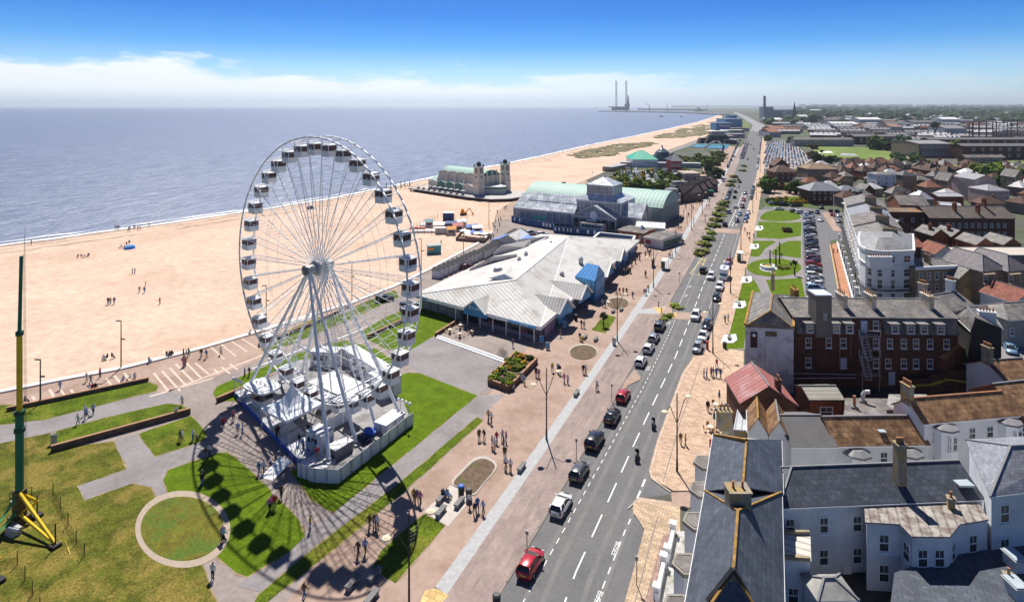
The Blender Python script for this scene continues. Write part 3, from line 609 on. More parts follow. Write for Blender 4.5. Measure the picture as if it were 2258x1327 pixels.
t=wthing('queue_screen','white queue screen panels between marquee and generator','screen',6.8,-3.6)
for i in range(3):m=MB();m.box((0,i*1.7,0.9),(0.08,1.6,1.8));m.build('panel',white,t)
# ---------------- swing-mast ride at the left edge ----------------
green=M('mast_green',(0.01,0.16,0.09),0.45,0.1,1);yellow=M('mast_yellow',(0.80,0.52,0.015),0.45,0.1,1);ltgreen=M('light_green',(0.05,0.3,0.09),0.5,0.1,1)
rb=G(43,1150);RD=dep(1150)
ride=thing('catapult_ride','tall slim green and yellow ride mast with outriggers on the lawn','fairground ride',rb)
zt=lambda v:CAMH-(v-HOR)*RD/FPX
m=MB();m.tube((0,0,1),(0,0,zt(908)),0.42,0.42,10);m.build('lower_mast',green,ride)
m=MB();m.tube((0,0,zt(908)),(0,0,zt(735)),0.30,0.30,10);m.build('middle_mast',yellow,ride)
m=MB();m.tube((0,0,zt(735)),(0.12,0.12,zt(565)),0.20,0.18,10);m.build('upper_mast',green,ride)
for z in(zt(910),zt(735),zt(948)):m=MB();m.tube((0,0,z-0.2),(0,0,z+0.25),0.55 if z<15 else 0.4,n=10);m.build('collar',M('dark_green',(0.01,0.07,0.04),0.5),ride)
m=MB();m.box((0,0,2.2),(1.1,1.0,3.0));m.box((0,0,0.5),(1.8,1.6,0.5));m.build('mast_foot',M('rust_brown',(0.12,0.08,0.03),0.7,0.3,2),ride)
def rel(u,v,z):return G(u,v,z)-rb
for pad,up_,w_ in((G(82,1140)-rb,2.9,0),(G(122,1206)-rb,2.2,1)):
 m=MB();q=Vector((pad.x,pad.y,1.9 if w_==0 else 0.45));a=Vector((0.3,-0.2,3.6));b=Vector((0.3,-0.2,1.2))
 m.tube(a,q,0.19,0.15,8);m.tube(b,q+Vector((0,0,-0.1)),0.17,0.13,8);m.build('outrigger',yellow,ride)
 m=MB();m.tube((pad.x,pad.y,0.1),(pad.x,pad.y,2.6),0.07);m.box((pad.x,pad.y,0.18),(0.9,0.9,0.36));m.build('jack',black,ride)
for v0,z0 in((1205,2.6),(1178,0.9)):
 m=MB();q=G(-12,1195,1.1)-rb;m.tube((-0.2,0,z0+0.6),q+Vector((0,0,z0*0.5)),0.16,0.12,8);m.build('brace',ltgreen,ride)
m=MB();m.tube(rel(20,1165,0.9),rel(42,1170,0.9),0.22);m.box(rel(30,1170,0.4),(1.4,1.0,0.8));m.build('winch',steel,ride)
m=MB()
for dx,top in((-6,640),(12,560),(17,520),(22,500)):
 m.tube((0.05*dx,0.25,1.5),(0.032*dx,0.2,zt(top)),0.018,n=4)
m.build('cable',darkgrey,ride)
m=MB();m.path([rel(124,1198,0.9),rel(135,1191,0.9),rel(143,1192,0.7),rel(150,1205,0.3),rel(154,1222,0.05)],0.03);m.build('hose',yellow,ride)
r2=G(-3,1285);t=thing('ride_outrigger','second yellow outrigger foot poking in at the lower left corner','fairground ride',r2)
m=MB();m.tube((0,0,2.4),(-3,0.5,3.4),0.18,0.2,8);m.build('outrigger',yellow,t);m=MB();m.tube((0,0,0),(0,0,2.6),0.07);m.box((0,0,0.2),(0.9,0.9,0.4));m.build('jack',black,t)
# stake fences round it, netting slung between
netm=bpy.data.materials.new('dark_net');netm.use_nodes=True;_n=netm.node_tree.nodes;_n['Principled BSDF'].inputs['Base Color'].default_value=(0.02,0.03,0.01,1);_n['Principled BSDF'].inputs['Alpha'].default_value=0.32
for lab,pts in(('black stakes with sagging net fencing off the ride mast',[(22,1112),(70,1100),(117,1091),(133,1125),(150,1160),(168,1199),(186,1228)]),('black stakes with net in the bottom left corner of the lawn',[(-30,1260),(38,1246),(55,1280),(71,1314),(88,1350)])):
 w=[G(*p)for p in pts];t=thing('stake_fence',lab,'fence',w[0])
 for p in w:MB().tube(p,p+Vector((0,0,1.55)),0.045,n=5).build('stake',black,t,world=True)
 m=MB()
 for a,b in zip(w,w[1:]):m.poly(a+Vector((0,0,0.05)),b+Vector((0,0,0.05)),b+Vector((0,0,0.85)),a+Vector((0,0,0.85)))
 m.build('net',netm,t,world=True)
tag(MB().box((0,0,0.25),(2.2,0.35,0.12),0.2).build('plank',white),'white plank resting on blocks beside the green mast','plank').location=G(40,1112)
# ---------------- generic building helper ----------------
paleroof=M('pale_metal_roof',(0.57,0.555,0.53),0.6,0.1,0.15,tex='seam',tx=(0.7,1),col2=(0.44,0.40,0.36),patch=0.3,pscale=0.25,fine=0.05)
greenroof=M('verdigris_roof',(0.30,0.48,0.42),0.6,0.06,0.2,tex='seam',tx=(1.6,1),fine=0.04)
render_w=M('white_render',(0.66,0.67,0.68),0.8,0.08,0.5,fine=0.06)
cream=M('cream_render',(0.62,0.57,0.50),0.8,0.08,0.5,fine=0.06)
brick=M('brown_brick',(0.115,0.052,0.034),0.9,0.22,0.6,tex='brick',tx=(0.45,0.15),fine=0.1)
redbrick=M('red_brick',(0.24,0.085,0.045),0.9,0.22,0.6,tex='brick',tx=(0.45,0.15),fine=0.1)
buffbrick=M('buff_brick',(0.30,0.225,0.15),0.9,0.2,0.6,tex='brick',tx=(0.45,0.15),fine=0.1)
slate=M('blue_slate',(0.072,0.084,0.108),0.5,0.22,0.5,tex='brick',tx=(0.9,0.5),fine=0.1,spots=(0.12,0.135,0.16),bump=0.01)
greyslate=M('grey_slate',(0.17,0.16,0.155),0.65,0.25,0.5,tex='brick',tx=(0.9,0.5),fine=0.12,col2=(0.25,0.22,0.19),patch=0.35,pscale=0.5,bump=0.01)
browntile=M('brown_tile',(0.185,0.10,0.052),0.85,0.45,0.9,tex='brick',tx=(0.75,0.65),fine=0.15,col2=(0.34,0.20,0.10),patch=0.45,pscale=0.6,bump=0.10)
redtile=M('red_tile',(0.27,0.10,0.07),0.85,0.25,0.6,tex='brick',tx=(0.4,0.4),fine=0.1,bump=0.03)
felt=M('roof_felt',(0.14,0.125,0.12),0.85,0.25,0.6,fine=0.15,col2=(0.24,0.22,0.21),patch=0.4,pscale=0.4)
lichen=M('lichen_ridge',(0.30,0.17,0.045),0.9,0.4,1.5,fine=0.3)
lead=M('lead_grey',(0.20,0.20,0.21),0.6,0.15,1)
stone=M('weathered_stone',(0.26,0.23,0.18),0.9,0.25,1.2,fine=0.2,col2=(0.35,0.24,0.08),patch=0.35,pscale=0.9)
terracotta=M('terracotta',(0.34,0.16,0.085),0.85,0.2,2)
doorblue=M('blue_door',(0.10,0.19,0.38),0.6,0.1,1)
# a sash window: frame mesh of unit size with a pane as its sub-part
wf=MB()
for x in(-0.46,0.46):wf.box((x,0,0.5),(0.08,0.10,1.0))
for z in(0.035,0.5,0.965):wf.box((0,0,z),(0.84,0.09,0.06))
wf.box((0,0,0.74),(0.04,0.06,0.44));wf.box((0,-0.06,-0.035),(1.12,0.24,0.07))
WFM=wf.mesh('window',M('white_joinery',(0.74,0.75,0.76),0.5,0.05,2))
WPM=MB().box((0,0.012,0.5),(0.86,0.02,0.9)).mesh('pane',M('window_pane',(0.035,0.04,0.05),0.06,0.5,0.35,spec=0.7,col2=(0.16,0.17,0.19),patch=0.5,pscale=0.5))
WFB=bpy.data.materials.new('x');bpy.data.materials.remove(WFB)
def window(t,p,nrm,w,h,name='window'):
 rz=math.atan2(nrm.y,nrm.x)+pi/2;q=rmat(t).inverted()@(Vector(p)+nrm*0.02)
 o=put(name,WFM,t,q,rz-t.rotation_euler.z,(w,1,h));put('pane',WPM,o);return o
def wins(t,p0,p1,zs,n,w=1.0,h=1.5,a=0.12,b=0.88,skip=()):       # rows of windows on the wall that runs from p0 to p1 (outside on its right-hand side)
 p0=Vector(p0);p1=Vector(p1);d=p1-p0;d.z=0;nrm=Vector((d.y,-d.x,0)).normalized()
 for k,z in enumerate(zs):
  for i in range(n):
   if(k,i)in skip:continue
   f=lerp(a,b,i/(n-1))if n>1 else 0.5
   q=p0+d*f;window(t,(q.x,q.y,z),nrm,w,h)
def chimney(t,p,w,d,h,mat,pots=3,rz=0.0,name='chimney',roofname=None):
 q=rmat(t).inverted()@Vector(p);rz-=t.rotation_euler.z
 m=MB();m.box((q.x,q.y,q.z+h/2),(w,d,h),rz);m.box((q.x,q.y,q.z+h+0.06),(w+0.2,d+0.2,0.14),rz);c=m.build(name,mat,t)
 L=max(w,d);ax=(cos(rz),sin(rz))if w>=d else(-sin(rz),cos(rz))
 for i in range(pots):
  f=(i+0.5)/pots-0.5;b=MB();b.lathe((q.x+ax[0]*f*L*0.9,q.y+ax[1]*f*L*0.9,q.z+h+0.12),[(0.13,0),(0.15,0.06),(0.11,0.12),(0.10,0.5),(0.13,0.55),(0.13,0.62)],7);b.build('chimney_pot',terracotta,c)
 return c
def house(name,label,cat,E,ridge,wall,roof,group=None,hip=(False,False),over=0.25,z0=0.0,gut=True,ridgemat=None,th=0.12):
 """E: the four eaves corners e0 e1 (near edge) e2 e3 (far edge), counter-clockwise from above; ridge r0 above edge e3-e0, r1 above e1-e2"""
 e=[Vector(p)for p in E];r=[Vector(p)for p in ridge];c=sum(e,Vector())/4
 t=thing(name,label,cat,(c.x,c.y,z0),0,group)
 m=MB();m.prism(e,z0,e[0].z)
 if not all(abs(p.z-e[0].z)<0.01 for p in e):
  m=MB();n=4;vs=[(p.x,p.y,z0)for p in e]+[tuple(p)for p in e]
  m.add(vs,[(i,(i+1)%4,4+(i+1)%4,4+i)for i in range(4)]+[(0,3,2,1)])
 for k,(a,b)in enumerate(((3,0),(1,2))):
  if not hip[k]:rr_=r[k];m.poly(e[a],e[b],rr_)
 m.build('wall',wall,t,world=True)
 o=[p+(p-c).normalized()*over*1.3 for p in e]
 for p,q in zip(o,e):p.z=q.z-0.08
 rx=[r[0].copy(),r[1].copy()];dr=(r[0]-r[1])
 if dr.length>0.01:
  dr.normalize()
  if not hip[0]:rx[0]+=dr*over
  if not hip[1]:rx[1]-=dr*over
 T=Vector((0,0,th));m=MB()
 fs=[(o[0],o[1],rx[1],rx[0]),(o[2],o[3],rx[0],rx[1])]
 if hip[0]:fs.append((o[3],o[0],rx[0]))
 if hip[1]:fs.append((o[1],o[2],rx[1]))
 for f in fs:
  k=len(f);vs=[p+T for p in f]+[p for p in f]
  m.add(vs,[tuple(range(k)),tuple(range(2*k-1,k-1,-1))]+[(i,(i+1)%k,k+(i+1)%k,k+i)for i in range(k)])
 ro=m.build('roof',roof,t,world=True)
 m=MB();m.beam(rx[0]+T*1.2,rx[1]+T*1.2,0.22,0.14)
 for k,ab in((0,(3,0)),(1,(1,2))):
  if hip[k]:
   for i in ab:m.beam(rx[k]+T*1.1,o[i]+T*1.1,0.2,0.12)
 m.build('ridge_tiles',ridgemat or lead,ro,world=True)
 if gut:
  m=MB()
  for a,b in((0,1),(2,3)):MB().beam(o[a],o[b],0.12,0.12).build('gutter',darkgrey if wall in(brick,redbrick)else white,t,world=True)
 return t
def rect(p0,p1,d):           # four corners: near edge p0 -> p1 and d metres away from the camera side
 p0=Vector(p0);p1=Vector(p1);v=p1-p0;nn=Vector((-v.y,v.x,0)).normalized()*d
 return[p0,p1,p1+nn,p0+nn]
def rside(E,h,axis=0,ins=(0,0)):     # ridge points midway, h above the eaves; axis 0: along e0-e1
 e=[Vector(p)for p in E]
 a,b=((e[3]+e[0])/2,(e[1]+e[2])/2)if axis==0 else((e[0]+e[1])/2,(e[2]+e[3])/2)
 d=(b-a).normalized();up=Vector((0,0,h));return[a+d*ins[0]+up,b-d*ins[1]+up]
# ---------------- long white-roofed attraction hall ----------------
E=[G(932,647,3.5),G(1192,714,3.5),G(1402,532,3.5),G(1193,520,3.5)]
hall=house('attraction_hall','long low seafront hall with pale ribbed metal roof and blue gables','building',E,[G(1137,620,8.2),G(1254,523,8.0)],M('hall_wall',(0.10,0.10,0.12),0.6,0.3,0.3),paleroof,hip=(True,True),over=1.6,gut=False,ridgemat=white,th=0.25)
ex,ey=(E[1]-E[0]).normalized(),(E[2]-E[1]).normalized()
m=MB()
for a,b in((0,1),(1,2),(3,0)):
 A=E[a]+(E[a]-sum(E,Vector())/4).normalized()*2.0;B=E[b]+(E[b]-sum(E,Vector())/4).normalized()*2.0
 A.z=B.z=3.3;m.beam(A,B,0.25,0.75)
m.build('fascia',white,hall,world=True)
fr=Vector((ex.y,-ex.x,0));rt=Vector((ey.y,-ey.x,0))
hblue=M('hall_blue',(0.04,0.22,0.42),0.5,0.15,0.8);hred=M('hall_red',(0.45,0.03,0.02),0.5,0.15,0.8);hlblue=M('hall_light_blue',(0.12,0.36,0.62),0.5,0.12,0.8)
def panel(t,a,b,f0,f1,z0,z1_,off,mat,name='panel'):
 a=Vector(a);b=Vector(b);d=b-a;d.z=0;nn=Vector((d.y,-d.x,0)).normalized()*off
 p,q=a+d*f0+nn,a+d*f1+nn;m=MB();m.beam((p.x,p.y,(z0+z1_)/2),(q.x,q.y,(z0+z1_)/2),0.1,z1_-z0);return m.build(name,mat,t,world=True)
panel(hall,E[0],E[1],0.0,0.36,0.0,3.0,0.15,M('grey_shutter',(0.2,0.2,0.22),0.6,0.15,0.5,tex='seam',tx=(2.5,1)),'shutter')
for f0,f1 in((0.38,0.50),):panel(hall,E[0],E[1],f0,f1,0.1,2.6,0.18,glass,'glass_door');panel(hall,E[0],E[1],f0,f1,1.5,1.65,0.22,hlblue,'door_rail')
for i in range(3):panel(hall,E[0],E[1],0.56+i*0.065,0.615+i*0.065,0.9,2.5,0.2,glass,'shop_window')
for i in range(3):panel(hall,E[0],E[1],0.785+i*0.06,0.835+i*0.06,0.9,2.5,0.2,glass,'shop_window')
panel(hall,E[0],E[1],0.54,0.98,0,0.85,0.16,M('grey_purple',(0.22,0.2,0.25),0.7,0.1,1),'plinth')
for f in(0.60,0.86):panel(hall,E[0],E[1],f,f+0.05,1.0,1.5,0.3,M('poster_red',(0.3,0.06,0.09),0.6,0.4,1.5),'poster')
panel(hall,E[0],E[1],0.80,1.0,3.0,3.55,2.0,hlblue,'sign_board')
panel(hall,E[0],E[1],0.0,0.10,3.0,3.55,2.0,hlblue,'sign_board')
for k,(f0,f1,mm)in enumerate(((0.02,0.09,M('mauve_panel',(0.3,0.2,0.3),0.6,0.2,1)),(0.12,0.17,hlblue),(0.20,0.24,hlblue),(0.30,0.34,hblue),(0.50,0.62,hred),(0.64,0.70,hlblue),(0.72,0.78,hlblue),(0.80,0.87,hlblue),(0.9,0.98,hblue))):panel(hall,E[1],E[2],f0,f1,0,2.9,0.2,mm)
for f in(0.35,0.40,0.545,0.585,0.66,0.74):panel(hall,E[1],E[2],f,f+0.02,0.6,2.2,0.32,glass,'shop_window')
for i in range(7):q=lerp(E[0],E[1],0.36+i*0.105)+fr*1.9;MB().tube((q.x,q.y,0),(q.x,q.y,3.2),0.1).build('post',white,hall,world=True)
def porch(t,pl,pr,apex_uv,z0,za,depth,mat,back):
 a,b=G(*pl,z0),G(*pr,z0);c=(a+b)/2;c.z=za;bk=back*depth
 m=MB();m.poly(a+Vector((0,0,-0.9)),b+Vector((0,0,-0.9)),b,c,a);m.poly(*[p+back*0.3 for p in(a,c,b)]);g=m.build('gable',mat,t,world=True)
 m=MB();up=Vector((0,0,0.15));o=-back*0.6
 for p in(a,b):m.poly(p+o+up,c+o+up,c+bk+up,p+bk*0.85+up);m.poly(p+o,c+o,c+bk,p+bk*0.85)
 m.build('porch_roof',paleroof,t,world=True)
 m=MB();m.beam(a+o+up,c+o+up,0.25,0.3);m.beam(b+o+up,c+o+up,0.25,0.3);m.build('bargeboard',white,g,world=True)
 return g
porch(hall,(1023,681),(1074,694),None,3.4,5.8,9,hblue,-fr)
for pl,pr in(((1228,694),(1262,678)),((1276,662),(1302,645)),((1334,612),(1352,592)),((1364,577),(1378,562))):porch(hall,pl,pr,None,3.4,6.0,11,hlblue if pl[0]<1300 else hblue,-rt)
w=words('SEA LIFE',None,0,0.95,white,'sign_lettering',ext=0.02);w.parent=hall
def stand_text(o,p,nrm,t):     # stand flat lettering upright on a wall that faces nrm
 o.rotation_euler=(pi/2,0,math.atan2(nrm.y,nrm.x)+pi/2);o.location=rmat(t).inverted()@(Vector(p)+nrm*0.12)
stand_text(w,(G(1023,681,3.4)+G(1074,694,3.4))/2+Vector((0,0,0.75))+fr*0.1,fr,hall)
w=words('SEA LIFE',None,0,0.5,white,'sign_lettering',ext=0.02);w.parent=hall;stand_text(w,lerp(E[0],E[1],0.92)+fr*2.0+Vector((0,0,-0.22)),fr,hall)
# vents and the raised roof parts
for u,v,s_ in((1098,597,1.5),(1145,575,0.7),(1160,563,0.7),(1215,540,0.6),(1239,608,0.8),(1281,575,0.8)):
 p=G(u,v,6.2 if v<600 or u<1200 else 5.4);p.z-=0.9
 m=MB();m.box(p+Vector((0,0,0.8)),(s_*1.3,s_,1.5));m.lathe(p+Vector((0,0,1.55)),[(s_*0.5,0),(s_*0.65,0.3),(s_*0.2,0.55)],8);m.build('roof_vent',steel,hall,world=True)
m=MB();a=G(1076,614,7.4);b=G(1139,619,7.9);m.poly(a,b,G(1112,604,8.9));rb_=MB();rb_.poly(a,G(1112,604,8.9),G(1128,585,8.1));rb_.poly(b,G(1112,604,8.9),G(1128,585,8.1));rb_.build('step_roof',paleroof,hall,world=True);m.build('roof_step',M('pale_blue_board',(0.42,0.50,0.58),0.7,0.05,1),hall,world=True)
for c0,c1,c2,c3 in(((1035,593),(1090,575),(1140,560),(1085,566)),((1088,556),(1155,545),(1170,528),(1105,541)),((1130,541),(1190,535),(1210,520),(1142,528))):
 pts=[G(*c0,4.6),G(*c1,5.0),G(*c2,6.4),G(*c3,6.4)];m=MB();m.add(pts+[p-Vector((0,0,1.2))for p in pts],[(0,1,2,3),(0,1,5,4),(0,3,7,4),(3,2,6,7),(1,2,6,5)]);m.build('side_roof',paleroof,hall,world=True)
# walled yard at the far end of the hall
yd=thing('walled_yard','pale parapet walls round the black open yard at the hall end','building',G(1370,525,0));P=[G(1300,532,3.2),G(1390,540,3.2),G(1400,521,3.2),G(1322,513,3.2)]
m=MB()
for a,b in zip(P,P[1:]+P[:1]):m.beam(a-Vector((0,0,1.6)),b-Vector((0,0,1.6)),0.5,3.3)
m.build('parapet',M('pale_blue_wall',(0.5,0.58,0.64),0.7,0.06,1),yd,world=True);m=MB();m.prism(P,0.1,2.2);m.build('yard_roof',black,yd,world=True)
m=MB()
for a,b in zip(P,P[1:]+P[:1]):m.beam(a+Vector((0,0,0.12)),b+Vector((0,0,0.12)),0.7,0.14)
m.build('coping',white,yd,world=True)
# blue canopy block
bk=thing('blue_kiosk','bright blue glazed entrance block with sloping ribbed roof against the hall','building',G(1300,645,0));a=G(1268,628,3.0);b=G(1312,640,3.0);dd=ey*8.0
blueroof=M('blue_metal',(0.05,0.26,0.62),0.4,0.08,0.6,tex='seam',tx=(1.1,1));za=6.8
q=[a,b,b+dd,a+dd];apx=b*0.45+a*0.55+dd*0.5;rg0=lerp(a,b,0.35)+ey*4;rg1=lerp(a,b,0.95)+ey*4
for p in(rg0,rg1):p.z=8.0
m=MB();m.prism(q,0,5.2);bkw=m.build('wall',hblue,bk,world=True)
for i in range(6):panel(bk,a,b,0.02+i*0.165,0.15+i*0.165,2.6,5.0,0.08,hlblue,'glazing')
for i in range(4):panel(bk,b,b+dd,0.04+i*0.24,0.24+i*0.24,2.4,5.0,0.08,hlblue,'glazing')
for p in q:p.z=5.2
m=MB();m.poly(q[0],q[1],rg1,rg0);m.poly(q[2],q[3],rg0,rg1);m.poly(q[3],q[0],rg0);m.build('roof',blueroof,bk,world=True);m=MB();m.poly(q[1],q[2],rg1);m.build('gable',hlblue,bk,world=True)
# ---------------- glass winter garden ----------------
glz=M('glasshouse_glass',(0.20,0.24,0.30),0.15,0.3,0.35,spec=0.6,tex='seam',tx=(1.1,1),col2=(0.34,0.38,0.44),patch=0.4,pscale=0.3)
glr=M('glasshouse_roof',(0.50,0.54,0.58),0.12,0.3,0.45,spec=0.8,tex='brick',tx=(1.5,2.4),col2=(0.72,0.75,0.78),patch=0.5,pscale=0.35)
O=G(1132,485);fx=Vector((0.861,-0.507));WX=(RV*0.861-FV*0.507);WGR=math.atan2(WX.y,WX.x)
wg=thing('winter_garden','derelict white-framed glass winter garden with square lantern tower','glasshouse',O,WGR)
m=MB();m.box((14,8,2.6),(28,16,5.2));m.box((37,11,5.3),(18.5,16,10.6));m.box((36.5,11,14.6),(11,10,3.8));m.box((37,1.5,2.4),(18,6,4.8));m.box((50,10,2.6),(8,12,5.2));m.build('glazed_wall',glz,wg)
m=MB();m.add([(0,0,5.25),(28,0,5.25),(28,8,10.3),(0,8,10.3),(0,16,5.25),(28,16,5.25)],[(0,1,2,3),(3,2,5,4)])
m.add([(27.7,2.9,10.65),(46.3,2.9,10.65),(46.3,19.1,10.65),(27.7,19.1,10.65),(31,6,12.8),(42,6,12.8),(42,16,12.8),(31,16,12.8)],[(0,1,5,4),(1,2,6,5),(2,3,7,6),(3,0,4,7)])
m.add([(30.8,5.8,16.5),(42.2,5.8,16.5),(42.2,16.2,16.5),(30.8,16.2,16.5),(36.2,10.5,19.3),(36.8,11.5,19.3)],[(0,1,4),(1,2,5,4),(2,3,5),(3,0,4,5)])
m.add([(28,-1.6,4.85),(37,-1.6,9.3),(37,3,9.3),(28,3,4.85),(46,-1.6,4.85),(46,3,4.85)],[(0,1,2,3),(1,4,5,2)])
m.add([(46.2,4,5.25),(54,4,5.25),(54,10,9.8),(46.2,10,9.8),(46.2,16,5.25),(54,16,5.25)],[(0,1,2,3),(3,2,5,4)])
wr=m.build('glass_roof',glr,wg)
m=MB();m.add([(4.5,4.5,8.4),(27.8,4.5,8.4),(27.8,8,11.1),(4.5,8,11.1),(4.5,11.5,8.4),(27.8,11.5,8.4)],[(0,1,2,3),(3,2,5,4)]);m.poly((4.5,4.5,7.6),(27.8,4.5,7.6),(27.8,4.5,8.4),(4.5,4.5,8.4));m.build('roof_lantern',glr,wr)
m=MB();m.poly((28,-1.55,4.85),(46,-1.55,4.85),(37,-1.55,9.2));m.poly((54.05,4,5.2),(54.05,16,5.2),(54.05,10,9.7));m.build('gable',glz,wg)
fm=MB()
for i in range(10):fm.box((i*3.05+0.2,-0.12,2.7),(0.28,0.2,5.3))
for z in(5.1,0.9):fm.box((14,-0.14,z),(28,0.22,0.4 if z<2 else 0.7))
for i in range(7):fm.box((28.2+i*2.97,-1.66,2.5+0.5*(3-abs(i-3))*1.1),(0.26,0.2,5.0+(3-abs(i-3))*1.1))
fm.box((37,-1.68,4.75),(18.3,0.2,0.5));fm.beam((27.7,-1.75,4.8),(37,-1.75,9.5),0.4,0.45);fm.beam((46.3,-1.75,4.8),(37,-1.75,9.5),0.4,0.45)
for i in range(7):fm.box((28+i*3.05,2.85,8.4),(0.26,0.2,4.6));fm.box((46.4,3.2+i*2.6,8.2),(0.2,0.26,4.8))
fm.box((37,2.8,10.3),(18.8,0.35,0.6));fm.box((46.4,11,10.3),(0.35,16.4,0.6))
for i in range(4):fm.box((31.1+i*3.6,5.85,14.6),(0.3,0.2,3.9));fm.box((42.1,6.2+i*3.2,14.6),(0.2,0.3,3.9))
fm.box((36.5,5.8,16.3),(11.5,0.35,0.5));fm.box((42.15,11,16.3),(0.35,10.5,0.5));fm.box((36.5,5.8,13.0),(11.5,0.3,0.4))
for i in range(5):fm.box((54.1,4.2+i*2.9,2.6+(2-abs(i-2))*1.0),(0.2,0.24,5.2+(2-abs(i-2))*2.0))
fm.beam((54.2,3.7,5.2),(54.2,10,9.9),0.4,0.4);fm.beam((54.2,16.3,5.2),(54.2,10,9.9),0.4,0.4);fm.box((50.2,3.9,5.1),(7.6,0.2,0.5))
fm.lathe((36.5,11,19.2),[(0.5,0),(0.3,0.6),(0.06,1.0),(0.05,2.6)],6)
fm.build('frame',M('grey_frame',(0.52,0.54,0.57),0.7,0.15,1),wg)
m=MB();m.lathe((0,0,0),[(1.6,0),(1.6,0.12)],16);f_=MB();f_.add([(37+v[0],-1.75-v[2],5.7+v[1])for v in m.v if True],m.f);f_.build('round_panel',white,wg)
MB().box((36.2,-1.74,2.9),(4.2,0.1,2.2)).build('white_panel',white,wg);MB().box((12,-0.02,1.9),(7,0.12,1.2)).build('green_sheet',M('sea_green',(0.03,0.42,0.28),0.5,0.3,0.6),wg)
m=MB();m.box((38,-4.2,1.6),(9,4.2,3.2));pb=m.build('porch',M('white_boarding',(0.55,0.56,0.58),0.7,0.1,0.5,tex='seam',tx=(0.9,1)),wg)
MB().box((38,-4.2,3.26),(9.4,4.6,0.12)).build('porch_roof',felt,pb)
for i in range(6):MB().box((34.6+i*1.36,-6.33,2.3),(1.1,0.06,0.9)).build('porch_window',glass,pb)
for i in range(9):MB().box((29.6+i*1.9,-1.64,2.4),(1.4,0.1,2.8)).build('dark_pane',glass,wg)if abs(29.6+i*1.9-36.2)>2.6 else None
# barrel-roofed green hall behind
bh=thing('barrel_roof_hall','hall with a wide pale green barrel roof behind the glass winter garden','building',wg.matrix_basis@Vector((30,32,0)),WGR)
def barrel(t,x0,x1,y0,y1,zs,rise,mat,n=14,name='roof',ends=None,thick=0.2):
 m=MB();A=[]
 for i in range(n+1):f=i/n;A.append((lerp(y0,y1,f),zs+rise*(1-(2*f-1)**2)))
 for(ya,za_),(yb,zb)in zip(A,A[1:]):m.poly((x0,ya,za_),(x1,ya,za_),(x1,yb,zb),(x0,yb,zb))
 r_=m.build(name,mat,t)
 for x in(x0+0.05,x1-0.05):m=MB();m.poly(*[(x,y,z)for y,z in A]);m.build('gable',ends or mat,t)
 return r_
barrel(bh,-36,28,-13,13,7.2,5.2,greenroof,ends=M('green_end',(0.25,0.36,0.36),0.7,0.1,0.5))
MB().box((-4,0,3.55),(63,25,7.1)).build('wall',M('green_wall',(0.2,0.26,0.26),0.8,0.1,0.5),bh)
for x in(-22,-8,20):MB().box((x,0.5,12.6),(1.6,1.0,0.5)).build('ridge_vent',M('dark_green',(0.01,0.07,0.04),0.5),bh)
# leisure hall with dark flat roof, stone block with a dome
t=house('dark_roof_hall','flat dark-roofed hall with green glazing right of the barrel roof','building',[G(1412,457,6.5),G(1455,462,6.5),G(1488,440,6.5),G(1440,433,6.5)],[G(1426,444,7.2),G(1472,450,7.2)],M('green_glazing',(0.03,0.12,0.10),0.25,0.3,0.5,tex='seam',tx=(1.5,1)),M('dark_sheet_roof',(0.17,0.17,0.18),0.7,0.1,0.2,tex='seam',tx=(1.5,1)),over=0.6)
t=thing('stone_pavilion','grey stone pavilion with a low lead dome near the promenade crowd','building',G(1465,482));a,b=G(1448,478),G(1478,482);E2=rect(a,b,9)
m=MB();m.prism(E2,0,6.5);m.build('wall',M('grey_ashlar',(0.27,0.25,0.24),0.85,0.15,0.5,tex='brick',tx=(1,0.5)),t,world=True);m=MB();m.prism([p+(p-(a+E2[2])/2).normalized()*0.5 for p in E2],6.5,7.0);m.build('cornice',offwhite,t,world=True)
m=MB();c=(a+E2[2])/2;m.lathe((c.x,c.y,7.0),[(3.2,0),(3.2,0.4),(3.0,0.9),(2.3,1.6),(1.2,2.1),(0.2,2.3)],16);m.build('dome',lead,t,world=True,smooth=True);wins(t,a,b,(2.2,),3,1,2)
for k,(u,v,w_,h_,l)in enumerate(((1478,450,7,5.2,'grey stepped drum-topped block behind the domed stone pavilion'),(1490,432,6,5.5,'tall grey rounded block at the far end of the pavilion row'))):
 p=G(u,v);t=thing('drum_block',l,'building',p);m=MB();m.box((0,4,h_/2),(w_,8,h_),YAW);m.build('wall',M('grey_render',(0.3,0.3,0.31),0.8,0.12,0.5),t);m=MB();m.lathe((0,4,h_),[(w_*0.5,0),(w_*0.5,1.2),(w_*0.42,1.9),(0.3,2.1)],14);m.build('drum',lead,t)
t=house('shingle_roof_stall','long low stall with pale ribbed roof left of the promenade','stall',rect(G(1402,500,3.2),G(1465,504,3.2),6),rside(rect(G(1402,500,3.2),G(1465,504,3.2),6),1.6),M('green_white',(0.35,0.45,0.42),0.7,0.1,1),M('white_sheet_roof',(0.66,0.69,0.70),0.5,0.08,0.3,tex='seam',tx=(0.9,1)),hip=(True,False))
t=house('brick_annexe','low flat brick annexe with rooflight beside the winter garden','building',rect(G(1362,507,3.4),G(1418,515,3.4),10),rside(rect(G(1362,507,3.4),G(1418,515,3.4),10),0.2),redbrick,felt);A_=rect(G(1362,507,3.4),G(1418,515,3.4),10);wins(t,A_[0],A_[1],(1.0,),4,0.9,1.4)
m=MB();c=sum(A_,Vector())/4;m.lathe((c.x+2,c.y,3.7),[(1.3,0),(1.2,0.3),(0.05,1.5)],4);m.build('rooflight',glr,t,world=True)
